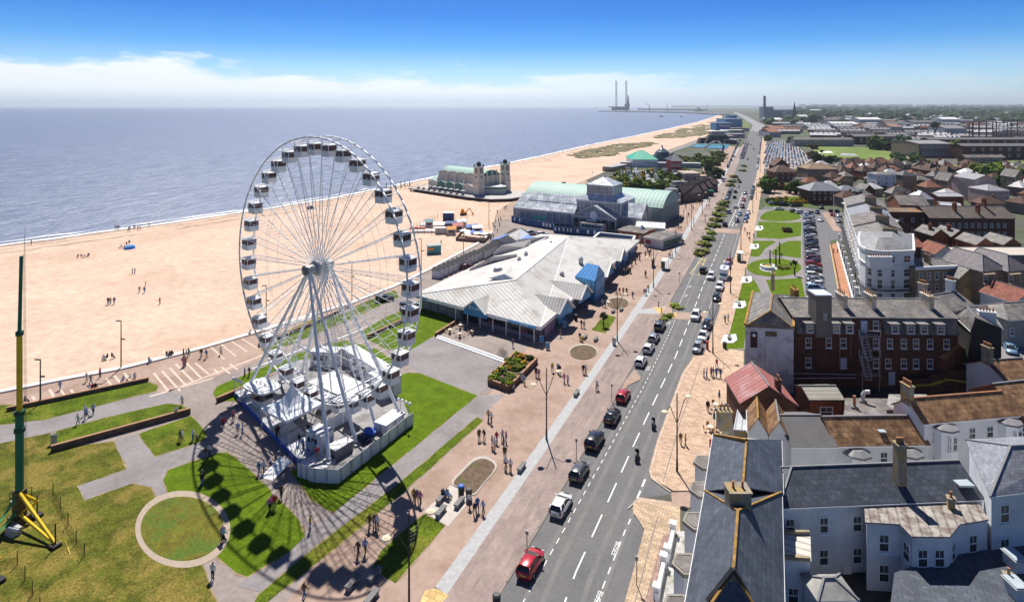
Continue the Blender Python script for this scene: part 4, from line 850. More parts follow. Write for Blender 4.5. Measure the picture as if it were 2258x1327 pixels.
A_=rect(G(1420,522,3.2),G(1458,529,3.2),14);t=house('white_kiosk_block','white flat-roofed block with red posters by the promenade corner','building',A_,rside(A_,0.25),render_w,felt,over=0.5);panel(t,A_[0],A_[1],0.1,0.4,1.0,2.4,0.1,M('poster_red',(0.3,0.06,0.09)),'poster');panel(t,A_[1],A_[2],0.1,0.9,0.4,2.4,0.1,M('green_glazing',(0.03,0.12,0.10)),'window')
# blue hoarding with white posters
hd=thing('hoarding','long navy blue hoarding with white posters in front of the winter garden','hoarding',G(1240,512));HP=[G(1128,489),G(1160,497),G(1220,507),G(1221,513),G(1262,517),G(1328,523)]
m=MB()
for a,b in zip(HP,HP[1:]):m.beam((a.x,a.y,1.3),(b.x,b.y,1.3),0.12,2.6)
m.build('boards',M('hoarding_blue',(0.025,0.09,0.24),0.6,0.1,0.6,tex='seam',tx=(1.2,1)),hd,world=True)
for a,b,fs in((HP[1],HP[2],(0.62,0.74,0.86)),(HP[0],HP[1],(0.2,0.55)),(HP[3],HP[4],(0.05,0.27,0.5,0.72,0.9)),(HP[4],HP[5],(0.15,0.5,0.72))):
 for f in fs:panel(hd,a,b,f,f+0.07,0.9,2.2,0.09,white,'poster')
# ---------------- pier pavilion with twin towers ----------------
PO=G(943.6,421);PX=(RV*0.736-FV*0.677);PRZ=math.atan2(PX.y,PX.x)
pp=thing('pier_pavilion','cream pier pavilion with green arched roof and two domed towers','pavilion',PO,PRZ)
dg=M('dark_green',(0.01,0.07,0.04),0.5);tealg=M('teal_glazing',(0.05,0.20,0.17),0.25,0.2,0.6,tex='seam',tx=(1.2,1))
m=MB();m.box((20,10.7,2.3),(40,19.4,4.6));m.build('wall',cream,pp)
m=MB();m.box((22,11.5,6.9),(33,14,4.6));m.build('upper_wall',cream,pp)
barrel(pp,5.5,39,4.3,18.7,9.2,3.0,greenroof,ends=tealg)
m=MB();barrel(pp,-0.2,6,1,20.4,4.6,2.6,greenroof,name='low_roof',ends=cream)
for i in range(4):        # curved buttressed bays of the side wall
 x0=5.6+i*7.2;m=MB();n=6
 for j in range(n):
  f0,f1=j/n,(j+1)/n;p=lambda f:(4.6-1.9*f*f,9.6-4.9*f)
  for k in range(5):a,b=k/5,(k+1)/5;tp=lambda g:0.9*4*g*(1-g)*(1 if j==0 else 0);bt=lambda g:0.0;m.poly((x0+a*6.7,p(f1)[0],p(f1)[1]),(x0+b*6.7,p(f1)[0],p(f1)[1]),(x0+b*6.7,p(f0)[0],p(f0)[1]+tp(b)),(x0+a*6.7,p(f0)[0],p(f0)[1]+tp(a)))
 m.build('curved_bay',M('cream_bay',(0.56,0.52,0.47),0.8,0.06,0.5),pp)
 m=MB()
 for j in range(6):f0,f1=j/6,(j+1)/6;m.beam((x0-0.2,4.2-1.9*f0*f0,10.0-5*f0),(x0-0.2,4.2-1.9*f1*f1,10.0-5*f1),0.5,0.8)
 m.build('buttress',cream,pp)
for i in range(5):
 x0=0.6+i*7.2;m=MB();pts=[(x0,0.8,0)]+[(x0+6.4*k/8,0.8,3.9+1.4*4*(k/8)*(1-k/8)*0.8)for k in range(9)]+[(x0+6.4,0.8,0)]
 m.poly(*pts);m.poly(*[(x,y+0.25,z)for x,y,z in pts]);g_=m.build('arched_bay',cream if i in(0,4)else tealg,pp)
 m=MB();q=[(x,y-0.1,z)for x,y,z in pts[1:-1]]
 for a,b in zip(q,q[1:]):m.beam(a,b,0.5,0.35)
 m.build('arch_moulding',offwhite if i in(0,4)else M('pale_green',(0.3,0.5,0.42),0.6),g_);MB().box((x0-0.35,0.7,2.5),(0.6,0.7,5.0)).build('pier',cream,pp)
def ptower(x,y):
 m=MB();m.lathe((x,y,0),[(3.2,0),(3.1,5.5),(2.75,9),(2.55,14.6)],4,pi/4);m.box((x,y,5.6),(5.0,5.0,0.3));tw=m.build('tower',cream,pp)
 m=MB();m.lathe((x,y,14.6),[(2.7,0),(2.7,0.3),(1.7,0.35),(1.5,0.8)],4,pi/4);m.build('cornice',offwhite,tw)
 m=MB();m.lathe((x,y,15.3),[(0.9,-0.4),(1.3,0.1),(1.35,0.6),(1.1,1.3),(0.6,1.8),(0.1,2.0),(0.05,2.6)],12);m.build('dome',M('dark_dome',(0.045,0.035,0.045),0.35,0.2,1),tw,smooth=True)
 m=MB()
 for i in range(4):a=pi/4+i*pi/2;m.lathe((x+2.3*cos(a),y+2.3*sin(a),14.9),[(0.5,0),(0.6,0.2),(0.15,0.9)],6)
 m.build('finial',dg,tw)
 for i in range(3):MB().box((x-0.7+i*0.7,y-1.86,12.6),(0.35,0.1,2.6)).build('louvre',black,tw);MB().box((x+1.86,y-0.7+i*0.7,12.6),(0.1,0.35,2.6)).build('louvre',black,tw)
 b=MB();b.lathe((0,0,0),[(0.75,0),(0.75,0.12)],4);o_=MB();o_.add([(x+v[0],y-2.0-v[2],9.3+v[1])for v in b.v],b.f);o_.add([(x+2.0+v[2],y+v[0],9.3+v[1])for v in b.v],b.f);o_.build('diamond',M('brown_stone',(0.2,0.16,0.13),0.8),tw)
ptower(39.0,2.2);ptower(39.6,21.6)
for y in(8,11.8,15.6):MB().box((39.2,y,6.8),(0.5,0.6,10.5)).build('pier',cream,pp)
m=MB();n=10
fan=[(39+9*sin(pi*i/n),lerp(4,20,i/n))for i in range(n+1)]
m.prism(fan,0,3.6);m.build('entrance_wall',M('pale_green_wall',(0.40,0.46,0.43),0.7,0.1,1),pp);m=MB();m.prism([(x+0.5,y)for x,y in fan],3.6,4.2);m.build('entrance_roof',offwhite,pp);m=MB();m.prism([(x+0.62,y)for x,y in fan],2.8,3.58);m.build('canopy_band',M('green_band',(0.03,0.14,0.10),0.5),pp)
# deck on short piles
dk=thing('pier_deck','timber pier deck on short piles round the cream pavilion','pier',PO,PRZ);m=MB();m.prism([(-8,-7),(41,-6.5),(56,-3),(62,6),(62,26),(-8,26)],0.0,0.04);m=MB();m.prism([(-8,-7.5),(41,-7),(54,-4),(60,4),(60,26),(-8,26)],-0.42,-0.05);D_=m.build('deck',M('grey_decking',(0.42,0.40,0.39),0.85,0.1,0.5),dk)
pp.location.z+=1.6;dk.location.z+=1.65
m=MB()
for x in range(-7,44,5):m.box((x,-6.6,-1.0),(0.45,0.45,1.4))
m.build('piles',M('dark_timber',(0.07,0.06,0.055),0.9,0.2,2),dk);m=MB();m.box((17,-7.6,-0.5),(50,0.3,0.35));m.build('beam',M('dark_timber',(0.07,0.06,0.055)),dk)
m=MB()
for x in range(-8,44,2):m.tube((x,-7.3,0),(x,-7.3,1.1),0.05,n=4)
for z in(0.55,1.1):m.tube((-8,-7.3,z),(43,-6.9,z),0.035,n=4);m.tube((-8,-7.3,z),(-8,25,z),0.035,n=4)
m.build('railing',darkgrey,dk)
for i in range(9):
 p=dk.matrix_basis@Vector((-3+i*4.6,-4.3,0));p=rmat(dk)@Vector((-3+i*4.6,-4.3,0));t=thing('parasol_table','cafe table under a grey parasol on the pier deck','table',p,PRZ,'parasol tables along the pier deck')
 m=MB();m.lathe((0,0,2.1),[(1.5,0),(0.8,0.35),(0.05,0.6)],8);m.tube((0,0,0),(0,0,2.6),0.04);m.build('parasol',M('grey_canvas',(0.4,0.4,0.41),0.8),t);MB().box((0,0,0.72),(1.6,0.8,0.08)).box((0,0.7,0.42),(1.6,0.3,0.06)).box((0,-0.7,0.42),(1.6,0.3,0.06)).box((0,0,0.35),(0.2,1.4,0.7)).build('table_top',M('grey_wood',(0.25,0.22,0.2),0.8),t)
# groyne posts at the water edge
for i,(u,v)in enumerate(((852,417),(862,416),(873,416),(884,415),(893,412),(903,410))):
 t=thing('groyne_post','dark timber groyne post with slanting brace by the surf','groyne',G(u,v),0,'groyne posts beside the pier');MB().tube((0,0,0),(0,0,3.6-(i%3)*0.5),0.28,n=6).build('post',M('dark_timber',(0.07,0.06,0.055)),t);MB().tube((0.1,0,0.3),(2.4,0.4,2.6 if i%2 else 0.8),0.14,n=5).build('brace',M('dark_timber',(0.07,0.06,0.055)),t)
# ---------------- beach huts, kiosks, beach play pens ----------------
def hut(p,rz,label,group,w=2.0,d=2.6,h=2.1):
 t=thing('beach_hut',label,'beach hut',p,rz,group)
 m=MB();m.add([(-w/2,-d/2,0),(w/2,-d/2,0),(w/2,d/2,0),(-w/2,d/2,0),(-w/2,-d/2,h),(w/2,-d/2,h),(w/2,d/2,h),(-w/2,d/2,h),(0,-d/2,h+0.75),(0,d/2,h+0.75)],[(0,1,5,8,4),(2,3,7,9,6),(1,2,6,5),(3,0,4,7)]);m.build('wall',M('hut_boards',(0.72,0.73,0.75),0.7,0.06,1,tex='seam',tx=(0.3,1)),t)
 m=MB()
 for s_ in(-1,1):m.poly((s_*(w/2+0.12),-d/2-0.15,h-0.07),(0,-d/2-0.15,h+0.82),(0,d/2+0.15,h+0.82),(s_*(w/2+0.12),d/2+0.15,h-0.07))
 m.build('roof',M('hut_felt',(0.09,0.09,0.095),0.85,0.15,1),t);MB().box((0,d/2+0.03,0.95),(0.8,0.05,1.8)).build('door',offwhite,t);return t
ROW1=[G(965,612),G(1052,572)];ROW2=[G(1064,569),G(1140,522)]
dd=(ROW1[1]-ROW1[0]);hrz=math.atan2(dd.y,dd.x)
N1=int(dd.length/2.05);proto=None
for i in range(N1):
 p=lerp(ROW1[0],ROW1[1],i/(N1-1));L='white beach hut with dark felt roof in the nearer row';proto=hut(p,hrz,L,'beach huts in the nearer row')if proto is None else dup(proto,p,hrz)and proto
dd=(ROW2[1]-ROW2[0]);hrz=math.atan2(dd.y,dd.x);N2=int(dd.length/2.1)
for i in range(N2):dup(proto,lerp(ROW2[0],ROW2[1],i/(N2-1)),hrz,'white beach hut with dark felt roof in the farther row','beach huts in the farther row')
dup(proto,G(899,645),hrz,'single white beach hut behind the right rim of the wheel')
A_=rect(G(1100,527,3.4),G(1140,531,3.4),11);t=house('gabled_kiosk','pale gabled kiosk with blue side awnings above the beach huts','kiosk',A_,rside(A_,1.7,1),M('pale_grey_board',(0.46,0.50,0.56),0.7,0.06,1),paleroof,over=0.5)
for s_,(a,b)in((-1,(A_[3],A_[0])),(1,(A_[1],A_[2]))):
 d=(b-a).normalized();nn=Vector((d.y,-d.x,0));m=MB();p,q=lerp(a,b,0.1),lerp(a,b,0.9);m.poly(p,q,q+nn*3.2-Vector((0,0,0.9)),p+nn*3.2-Vector((0,0,0.9)));m.poly(p+nn*3.2-Vector((0,0,0.9)),q+nn*3.2-Vector((0,0,0.9)),q+nn*3.2-Vector((0,0,1.4)),p+nn*3.2-Vector((0,0,1.4)));m.build('awning',M('awning_blue',(0.16,0.26,0.68),0.7,0.06,1),t,world=True)
t=thing('beach_kiosk','turquoise beach kiosk with orange serving hatch standing on the sand','kiosk',G(957,558),YAW+0.3);MB().box((0,0,1.3),(4.2,2.6,2.6)).build('wall',M('turquoise_boards',(0.10,0.32,0.36),0.6,0.1,1,tex='seam',tx=(0.4,1)),t);MB().box((0,0,2.68),(4.5,3.0,0.16)).build('roof',M('grey_green_roof',(0.30,0.36,0.36),0.7),t);MB().box((-1.2,-1.35,1.7),(1.6,0.1,0.9)).build('hatch',M('orange',(0.8,0.3,0.02),0.6),t)
t=thing('trampoline_pen','fenced trampoline and play pen on the sand with orange posts','play area',G(965,505))
m=MB();C4=[G(905,512),G(965,482),G(1030,490),G(1000,522)]
for a,b in zip(C4,C4[1:]+C4[:1]):
 k=max(2,int((b-a).length/3))
 for i in range(k):p=lerp(a,b,i/k);m.tube(p,p+Vector((0,0,2.2)),0.07,n=4)
 for z in(1.1,2.2):m.tube(a+Vector((0,0,z)),b+Vector((0,0,z)),0.05,n=4)
m.build('fence',M('rusty_brown',(0.28,0.13,0.07),0.8,0.2,1),t,world=True)
for u,v,w_,d_,h_,mm,nm in((935,512,9,3,0.7,offwhite,'trampoline'),(1004,497,8,6,1.2,M('navy_pad',(0.03,0.06,0.18),0.6),'trampoline'),(975,515,5,2.5,2.2,steel,'pay_booth'),(985,507,4,2,0.8,M('orange',(0.8,0.3,0.02)),'mat'),(920,505,6,1.5,0.5,hred,'mat'),(960,495,12,7,0.35,M('pale_mat',(0.6,0.58,0.56),0.8),'mat')):
 p=G(u,v);m=MB();m.box((p.x,p.y,h_/2+0.03),(w_,d_,h_),YAW);m.box((p.x,p.y,h_+0.06),(w_*0.92,d_*0.9,0.08),YAW);m.build(nm,mm,t,world=True)
t=thing('cafe_terrace','walled beach cafe terrace with white and blue parasols at the walk edge','cafe terrace',G(1040,523));m=MB();C4=[G(1005,531),G(1068,536),G(1082,522),G(1020,514)]
for a,b in zip(C4,C4[1:]+C4[:1]):m.beam(a+Vector((0,0,0.6)),b+Vector((0,0,0.6)),0.1,1.2)
m.build('screen',M('brown_screen',(0.16,0.1,0.08),0.6,0.4,0.6),t,world=True)
for u,v,c_ in((1022,520,'w'),(1033,522,'w'),(1043,523,'b'),(1052,526,'w'),(1060,524,'b'),(1068,527,'w'),(1030,527,'w')):
 p=G(u,v);m=MB();m.lathe((p.x,p.y,1.9),[(1.6,0),(0.9,0.35),(0.05,0.7)],8);m.tube(p,p+Vector((0,0,2.5)),0.05);m.build('parasol',white if c_=='w' else M('awning_blue',(0.16,0.26,0.68)),t,world=True)
t=thing('blue_cabin','small navy cabin with white roof standing on the beach','cabin',G(989,485),YAW);MB().box((0,0,1.5),(4.5,2.5,3)).build('wall',M('navy_pad',(0.03,0.06,0.18)),t);MB().box((0,0,3.1),(4.8,2.8,0.2)).build('roof',offwhite,t)
t=thing('digger','small orange digger parked on the beach','digger',G(1022,474),YAW);MB().box((0,0,1.1),(2.6,1.8,0.9)).box((-0.4,0,2.1),(1.3,1.4,1.2)).build('body',M('orange',(0.8,0.3,0.02)),t);MB().box((0,-0.8,0.35),(3,0.5,0.7)).box((0,0.8,0.35),(3,0.5,0.7)).build('track',black,t);m=MB();m.beam((1.2,0,1.6),(2.8,0,3.0),0.3,0.4);m.beam((2.8,0,3.0),(4.0,0,0.9),0.25,0.3);m.box((4.1,0,0.6),(0.7,1.0,0.7));m.build('arm',M('orange',(0.8,0.3,0.02)),t)
for u,v,w_,c_,cn in((1010,509,4.0,'post','red'),(1018,500,3.5,'hut','white'),(1040,512,4.2,'blue','blue'),(995,517,3.2,'or','orange'),(1052,514,3.6,'hut','white'),(946,500,3.0,'teal','turquoise')):
 t=thing('beach_stall','small %s-roofed stall on the sand by the play pen'%cn,'stall',G(u,v),YAW+0.2);MB().box((0,0,1.1),(w_,2.4,2.2)).build('wall',offwhite,t);MB().box((0,-1.23,1.3),(w_*0.7,0.06,0.9)).build('counter',darkgrey,t);m=MB();m.add([(-w_/2-.2,-1.5,2.2),(w_/2+.2,-1.5,2.2),(w_/2+.2,0,3.1),(-w_/2-.2,0,3.1),(w_/2+.2,1.5,2.2),(-w_/2-.2,1.5,2.2)],[(0,1,2,3),(3,2,4,5),(0,3,5),(1,4,2)]);m.build('roof',{'post':hred,'hut':white,'blue':bluep,'or':M('orange',(0.8,0.3,0.02)),'teal':M('turquoise_boards',(0.10,0.32,0.36))}[c_],t)
# low walls of the gardens
wallb=M('low_wall_brick',(0.16,0.10,0.07),0.9,0.25,1,tex='brick',tx=(0.45,0.15),fine=0.1);cop=M('brick_coping',(0.36,0.20,0.12),0.85,0.2,1)
def lwall(pts,h,label,z0=0.0):
 P=[G(*p)for p in pts];t=thing('garden_wall',label,'wall',P[0]);m=MB();c=MB()
 for a,b in zip(P,P[1:]):m.beam(a+Vector((0,0,h/2)),b+Vector((0,0,h/2)),0.32,h);c.beam(a+Vector((0,0,h+0.05)),b+Vector((0,0,h+0.05)),0.42,0.1)
 m.build('brickwork',wallb,t,world=True);c.build('coping',cop,t,world=True)
lwall([(112,997),(420,912)],0.85,'low brick wall with orange coping across the nearest strip of lawn')
lwall([(15,907),(58,898),(328,840)],0.6,'long low dark wall between the promenade and lawn at left')
lwall([(478,888),(610,832)],0.8,'low brick wall running behind the seaward corner of the wheel deck')
lwall([(570,765),(700,712),(770,678)],0.6,'low dark wall beside the walk behind the wheel legs')
lwall([(812,746),(905,702)],0.7,'low brick wall on the lawn behind the wheel right side')
lwall([(960,742),(1008,712)],0.7,'low wall at the lawn edge beside the hall terrace')
t=thing('raised_planter','big raised brick planter full of shrubs near the forecourt','planter',G(1130,838));C4=[G(1077,848),G(1122,864),G(1184,800),G(1136,786)];m=MB()
for a,b in zip(C4,C4[1:]+C4[:1]):m.beam(a+Vector((0,0,0.5)),b+Vector((0,0,0.5)),0.35,1.0)
m.build('brickwork',wallb,t,world=True);m=MB()
for a,b in zip(C4,C4[1:]+C4[:1]):m.beam(a+Vector((0,0,1.05)),b+Vector((0,0,1.05)),0.42,0.1)
m.build('coping',cop,t,world=True);m=MB();m.prism(C4,0.05,0.8);m.build('soil',soil,t,world=True)
t=thing('terrace_steps','two long white-edged steps at the hall terrace','steps',G(1040,765));m=MB();m.beam(G(965,741,0.2),G(1122,797,0.2),0.5,0.3);m.build('upper_step',offwhite,t,world=True);m=MB();m.beam(G(962,744,0.1),G(1119,801,0.1),0.5,0.16);m.build('lower_step',white,t,world=True)
# pleasure gardens: model village, pavilions, green tent, water ride, blue amusement halls
A_=rect(G(1395,352,6),G(1450,352,6),26);tg=M('tent_green',(0.02,0.36,0.24),0.5,0.06,0.4);t=house('green_marquee','large emerald green marquee with white sides at the beach edge','tent',A_,rside(A_,6,0,(8,8)),white,tg,hip=(True,True),over=0.8,gut=False,ridgemat=tg)
p=G(1460,360);t=thing('glass_dome','small lead-grey domed pavilion in the pleasure gardens','pavilion',p);m=MB();m.lathe((0,0,0),[(8,0),(8,3),(7.5,6),(5.5,9.5),(2.5,12),(0.8,12.8),(0.6,14),(0.05,16)],12);m.build('dome',M('dome_lead',(0.10,0.13,0.17),0.35,0.2,0.3,tex='seam',tx=(2,1)),t,smooth=False);MB().lathe((0,0,0),[(10,0),(10,1.2)],12).build('base',offwhite,t)
A_=rect(G(1482,355,10),G(1504,355,10),16);t=house('red_pavilion','red two-storey pavilion with slate-blue hipped roof amid the gardens','pavilion',A_,rside(A_,5,0,(4,4)),M('red_boards',(0.30,0.03,0.03),0.6,0.1,0.5),slate,hip=(True,True),over=1.5);wins(t,A_[0],A_[1],(2,6),3,2,2)
m=MB();A_=rect(G(1368,367),G(1545,370),7);m.prism(A_,0,3.2);t=thing('white_colonnade','long low white screen wall crossing the model village gardens','wall',G(1460,372));m.build('wall',M('white_grey_wall',(0.5,0.53,0.56),0.7,0.1,0.2),t,world=True);m=MB();m.prism([p+Vector((0,0,0))for p in rect(G(1366,368),G(1547,371),9)],3.25,3.6);m.build('roof',M('grey_sheet',(0.33,0.34,0.36),0.7),t,world=True)
m=MB();A_=rect(G(1350,379),G(1385,372),8);m.prism(A_,0,3);t=thing('flat_shelter','grey flat-roofed shelter beside the beach wall','shelter',G(1360,378));m.build('wall',stone,t,world=True);m=MB();m.prism(A_,3.02,3.4);m.build('roof',M('grey_sheet',(0.33,0.34,0.36)),t,world=True)
p=G(1580,318);t=thing('log_flume','dark timbered log flume hill with two pale chutes','fairground ride',p);m=MB();m.box((0,8,5.5),(36,14,11),YAW,0.6);m.box((-14,10,3.5),(20,14,7),YAW,0.8);m.box((14,4,3),(14,12,6),YAW,0.85);m.build('hill',M('dark_rock',(0.035,0.035,0.045),0.8,0.5,0.15,fine=0.3),t)
for a,b in((G(1552,326,2),G(1577,311,12)),(G(1596,322,1),G(1583,311,12))):m=MB();m.beam(a,b,2.2,1.0);m.build('chute',M('pale_chute',(0.55,0.56,0.56),0.5),t,world=True)
m=MB();m.prism([G(1522,325),G(1600,330),G(1612,318),G(1545,318)],0,0.7);m.build('pool',M('pool_turquoise',(0.08,0.25,0.32),0.3,0.3,0.2),t,world=True)
bl=M('amusement_blue',(0.06,0.20,0.42),0.6,0.12,0.1);
for nm,lab,us,vb,hh,dd_ in(('amusement_hall','blue box amusement hall with pale red sign at the beach end',(1578,1617),288,14,30),('amusement_hall','big blue amusement shed with curved side behind the signed one',(1600,1637),281,18,60),('ride_tower','blue square drop tower rising above the amusement sheds',(1607,1625),279,25,20)):
 a,b=G(us[0],vb),G(us[1],vb);A_=rect(a,b,dd_);t=thing(nm,lab,'building',(a+b)/2);m=MB();m.prism(A_,0,hh);m.build('wall',bl,t,world=True);m=MB();m.prism(A_,hh+0.02,hh+1);m.build('roof',M('blue_grey_roof',(0.16,0.24,0.34),0.7),t,world=True)
 if 'signed' not in lab and 'sign' in lab:panel(t,A_[0],A_[1],0.2,0.8,7,11,0.3,M('faded_sign',(0.55,0.38,0.42),0.7,0.3,0.3),'sign_board')
for i,(u,v,w_,h_,c_,lab)in enumerate(((1590,300,30,7,offwhite,'white-roofed amusement arcade behind the flume'),(1618,297,36,7,offwhite,'broad white tented roof by the far promenade'),(1625,305,24,6,steel,'grey flat-roofed arcade on the far promenade'),(1600,310,26,6,M('pinkish',(0.45,0.3,0.27),0.8),'pinkish low arcade beside the flume'),(1634,290,30,6,M('brownish',(0.25,0.19,0.16),0.8),'brown low arcade near the far bend'),(1612,318,16,5,offwhite,'small white kiosk beside the flume pool'),(1527,398,10,4,M('buff_wall',(0.4,0.32,0.26),0.8),'buff flat kiosk beside the round clipped trees'))):
 p=G(u,v);t=thing('arcade',lab,'arcade',p,YAW);m=MB();m.box((0,8,h_/2),(w_,16,h_));m.build('wall',M('arcade_wall',(0.3,0.27,0.27),0.8,0.2,0.2),t);m=MB();m.box((0,8,h_+0.3),(w_+1,17,0.6),0,0.96);m.build('roof',c_,t)
dark_t=M('dark_brown_tile',(0.075,0.055,0.055),0.85,0.2,0.4,tex='brick',tx=(0.6,0.4))
for i,(u,v,d_,lab)in enumerate(((1495,424,14,'brown roofed stall nearest the crowd north of the pavilion row'),(1508,418,14,'second brown roofed stall behind the promenade crowd'),(1522,412,13,'third brown roofed stall beside the garden hedge'),(1535,404,12,'farthest brown roofed stall below the clipped trees'))):
 A_=rect(G(u-12,v,4.5),G(u+13,v+4,4.5),d_);house('stall_building',lab,'stall',A_,rside(A_,4,1),M('brown_stall',(0.14,0.1,0.09),0.8),dark_t,over=0.8,gut=False)
t=thing('green_canopy','bright green square canopy over a promenade stall','canopy',G(1556,432),YAW);MB().box((0,0,3.1),(7.5,5,0.25),0,0.95).box((0,0,2.8),(7.6,5.1,0.5)).build('canvas',M('canopy_green',(0.0,0.26,0.17),0.6),t)
for x in(-3.5,3.5):
 for y in(-2.3,2.3):MB().tube((x,y,0),(x,y,2.8),0.08).build('post',steel,t)
MB().box((0,0.5,0.6),(5,2,1.2)).build('counter',darkgrey,t)
# ---------------- right-hand side of the street ----------------
sheet('back_yards',[(1560,1327),(1560,1090),(1640,860),(1760,800),(2130,830),(2258,880),(2400,1100),(2400,1420),(1560,1420)],0.02,M('yard_dark',(0.06,0.055,0.05),0.95,0.35,0.4,fine=0.2))
sheet('back_street',[(2205,690),(2300,690),(2300,870),(2215,860),(2195,760)],0.03,greyasp)
def bl(label,u0,v0,u1,v1,d,z,rise,wall,roof,axis=0,hip=(False,False),rows=(),n=3,ww=1.0,wh=1.5,cat='house',name='house',group=None,chim=(),side=(),ins=None,over=0.25,ridgemat=None,skip=()):
 E=rect(G(u0,v0,z),G(u1,v1,z),d)
 for p in E:p.z=z
 w=(E[1]-E[0]).length
 if ins is None:ins=(d/2*0.9 if hip[0]else 0,d/2*0.9 if hip[1]else 0)if axis==0 else(w/2*0.9 if hip[0]else 0,w/2*0.9 if hip[1]else 0)
 R=rside(E,rise,axis,ins);E2=E if axis==0 else[E[1],E[2],E[3],E[0]]
 t=house(name,label,cat,E2,R,wall,roof,group,hip,over,ridgemat=ridgemat)
 if rows:wins(t,E[0],E[1],rows,n,ww,wh,skip=skip)
 if side:wins(t,E[3],E[0],side,3,ww,wh,0.2,0.8)
 for f,g,hh,pots,mm in chim:
  p=lerp(lerp(E[0],E[1],f),lerp(E[3],E[2],f),g);k=1-abs(2*g-1)if axis==0 else 1-abs(2*f-1);p.z=z+rise*k-0.5
  chimney(t,p,0.7,1.5 if axis==0 else 0.9,hh+0.5,mm,pots,math.atan2((E[1]-E[0]).y,(E[1]-E[0]).x))
 return t,E
def flat(name,label,pts,z,wall,roof,cat='building',z0=0.0,par=0.0,group=None):
 P=[G(u,v,z)for u,v in pts];c=sum(P,Vector())/len(P);t=thing(name,label,cat,(c.x,c.y,z0),0,group)
 m=MB();m.prism(P,z0,z);m.build('wall',wall,t,world=True);m=MB();m.prism([p+(p-c).normalized()*0.15 for p in P],z+0.01,z+0.16);m.build('roof',roof,t,world=True)
 if par:
  m=MB()
  for a,b in zip(P,P[1:]+P[:1]):m.beam(a+Vector((0,0,par/2)),b+Vector((0,0,par/2)),0.3,par)
  m.build('parapet',wall,t,world=True)
 return t,P
# slate roofed hotel along the street, two blocks with bays
z=8.5
t=house('slate_hotel','long slate-roofed building with lichen ridge, the farther block of the pair at bottom','building',[G(1722,1084,z),G(1720,972,z),G(1576,959,z),G(1557,1080,z)],[G(1638,1072,11),G(1646,972,11)],render_w,slate,ridgemat=lichen)
chimney(t,G(1597,945,7.5),1.6,1.2,2.3,stone,3,YAW);MB().beam(G(1576,958,8.7),G(1646,970,11.3),0.4,0.25).build('verge',lichen,t,world=True)
t2=house('slate_hotel','blue slate roof with hipped end and stout two-pot chimney at bottom of frame','building',[G(1728,1440,z),G(1722,1088,z),G(1556,1086,z),G(1494,1440,z)],[G(1617,1262,12.2),G(1627,1128,12.2)],render_w,slate,hip=(True,True),ridgemat=lichen)
chimney(t2,G(1627,1140,10.3),1.9,1.5,2.6,stone,2,YAW)
m=MB();a=G(1617,1262,12.4);b=G(1560,1335,10.2);c=G(1660,1335,10.2);m.poly(a+Vector((0,0,0.2)),b+Vector((0,0,0.2)),c+Vector((0,0,0.2)));gb_=m.build('stone_gable',M('stone_slates',(0.2,0.18,0.16),0.85,0.25,0.5,tex='brick',tx=(0.7,0.4)),t2,world=True);m=MB();m.beam(a+Vector((0,0,0.3)),b+Vector((0,0,0.3)),0.35,0.25);m.beam(a+Vector((0,0,0.3)),c+Vector((0,0,0.3)),0.35,0.25);m.build('verge',black,gb_,world=True)
m=MB();m.poly(G(1556,1090,8.9),G(1608,1090,8.9),G(1600,1128,9.9),G(1558,1150,8.8));m.build('dark_slope',M('dark_slate',(0.05,0.055,0.065),0.6,0.2,0.5,tex='brick',tx=(0.5,0.28)),t2,world=True)
for tt,(u,v)in((t,(1556,1020)),(t2,(1548,1080)),(t2,(1537,1150)),(t2,(1516,1245)),(t2,(1498,1340))):
 p=G(u,v,6.5);m=MB();m.lathe((p.x,p.y,0),[(1.25,0),(1.25,6.3)],6,YAW);b_=m.build('bay',render_w,tt,world=True);m=MB();m.lathe((p.x,p.y,6.3),[(1.45,0),(1.45,0.35),(1.2,0.36),(1.15,0.3)],6,YAW);m.build('bay_cornice',M('grey_stone_trim',(0.25,0.23,0.2),0.8),b_,world=True);m=MB();m.lathe((p.x,p.y,6.35),[(1.12,0.2),(1.1,0.3)],6,YAW);m.build('bay_roof',felt,b_,world=True)
for lab,a,b in(('white front garden wall nearest the slate hotel entrance',(1484,1178),(1472,1232)),('white front garden wall farther down by the frame edge',(1463,1250),(1448,1320))):
 t=thing('garden_wall',lab,'wall',G(*a));m=MB();m.beam(G(*a,0.5),G(*b,0.5),0.35,1.0);m.build('wall',white,t,world=True)
 for p in(a,b):q=G(*p);m=MB();m.box(q+Vector((0,0,0.65)),(0.6,0.6,1.3));m.box(q+Vector((0,0,1.36)),(0.75,0.75,0.12));m.build('pier',white,t,world=True)
sheet('front_garden',[(1490,1170),(1535,1170),(1500,1420),(1435,1420),(1455,1300)],0.13,M('garden_paving',(0.42,0.41,0.40),0.85,0.2,0.6,fine=0.15,col2=(0.15,0.17,0.06),patch=0.3,pscale=0.5))
sheet('mauve_paving',[(1462,1180),(1488,1175),(1470,1250),(1432,1420),(1395,1420)],0.128,M('mauve_slabs',(0.30,0.20,0.17),0.85,0.12,0.4,tex='brick',tx=(0.8,0.4)))
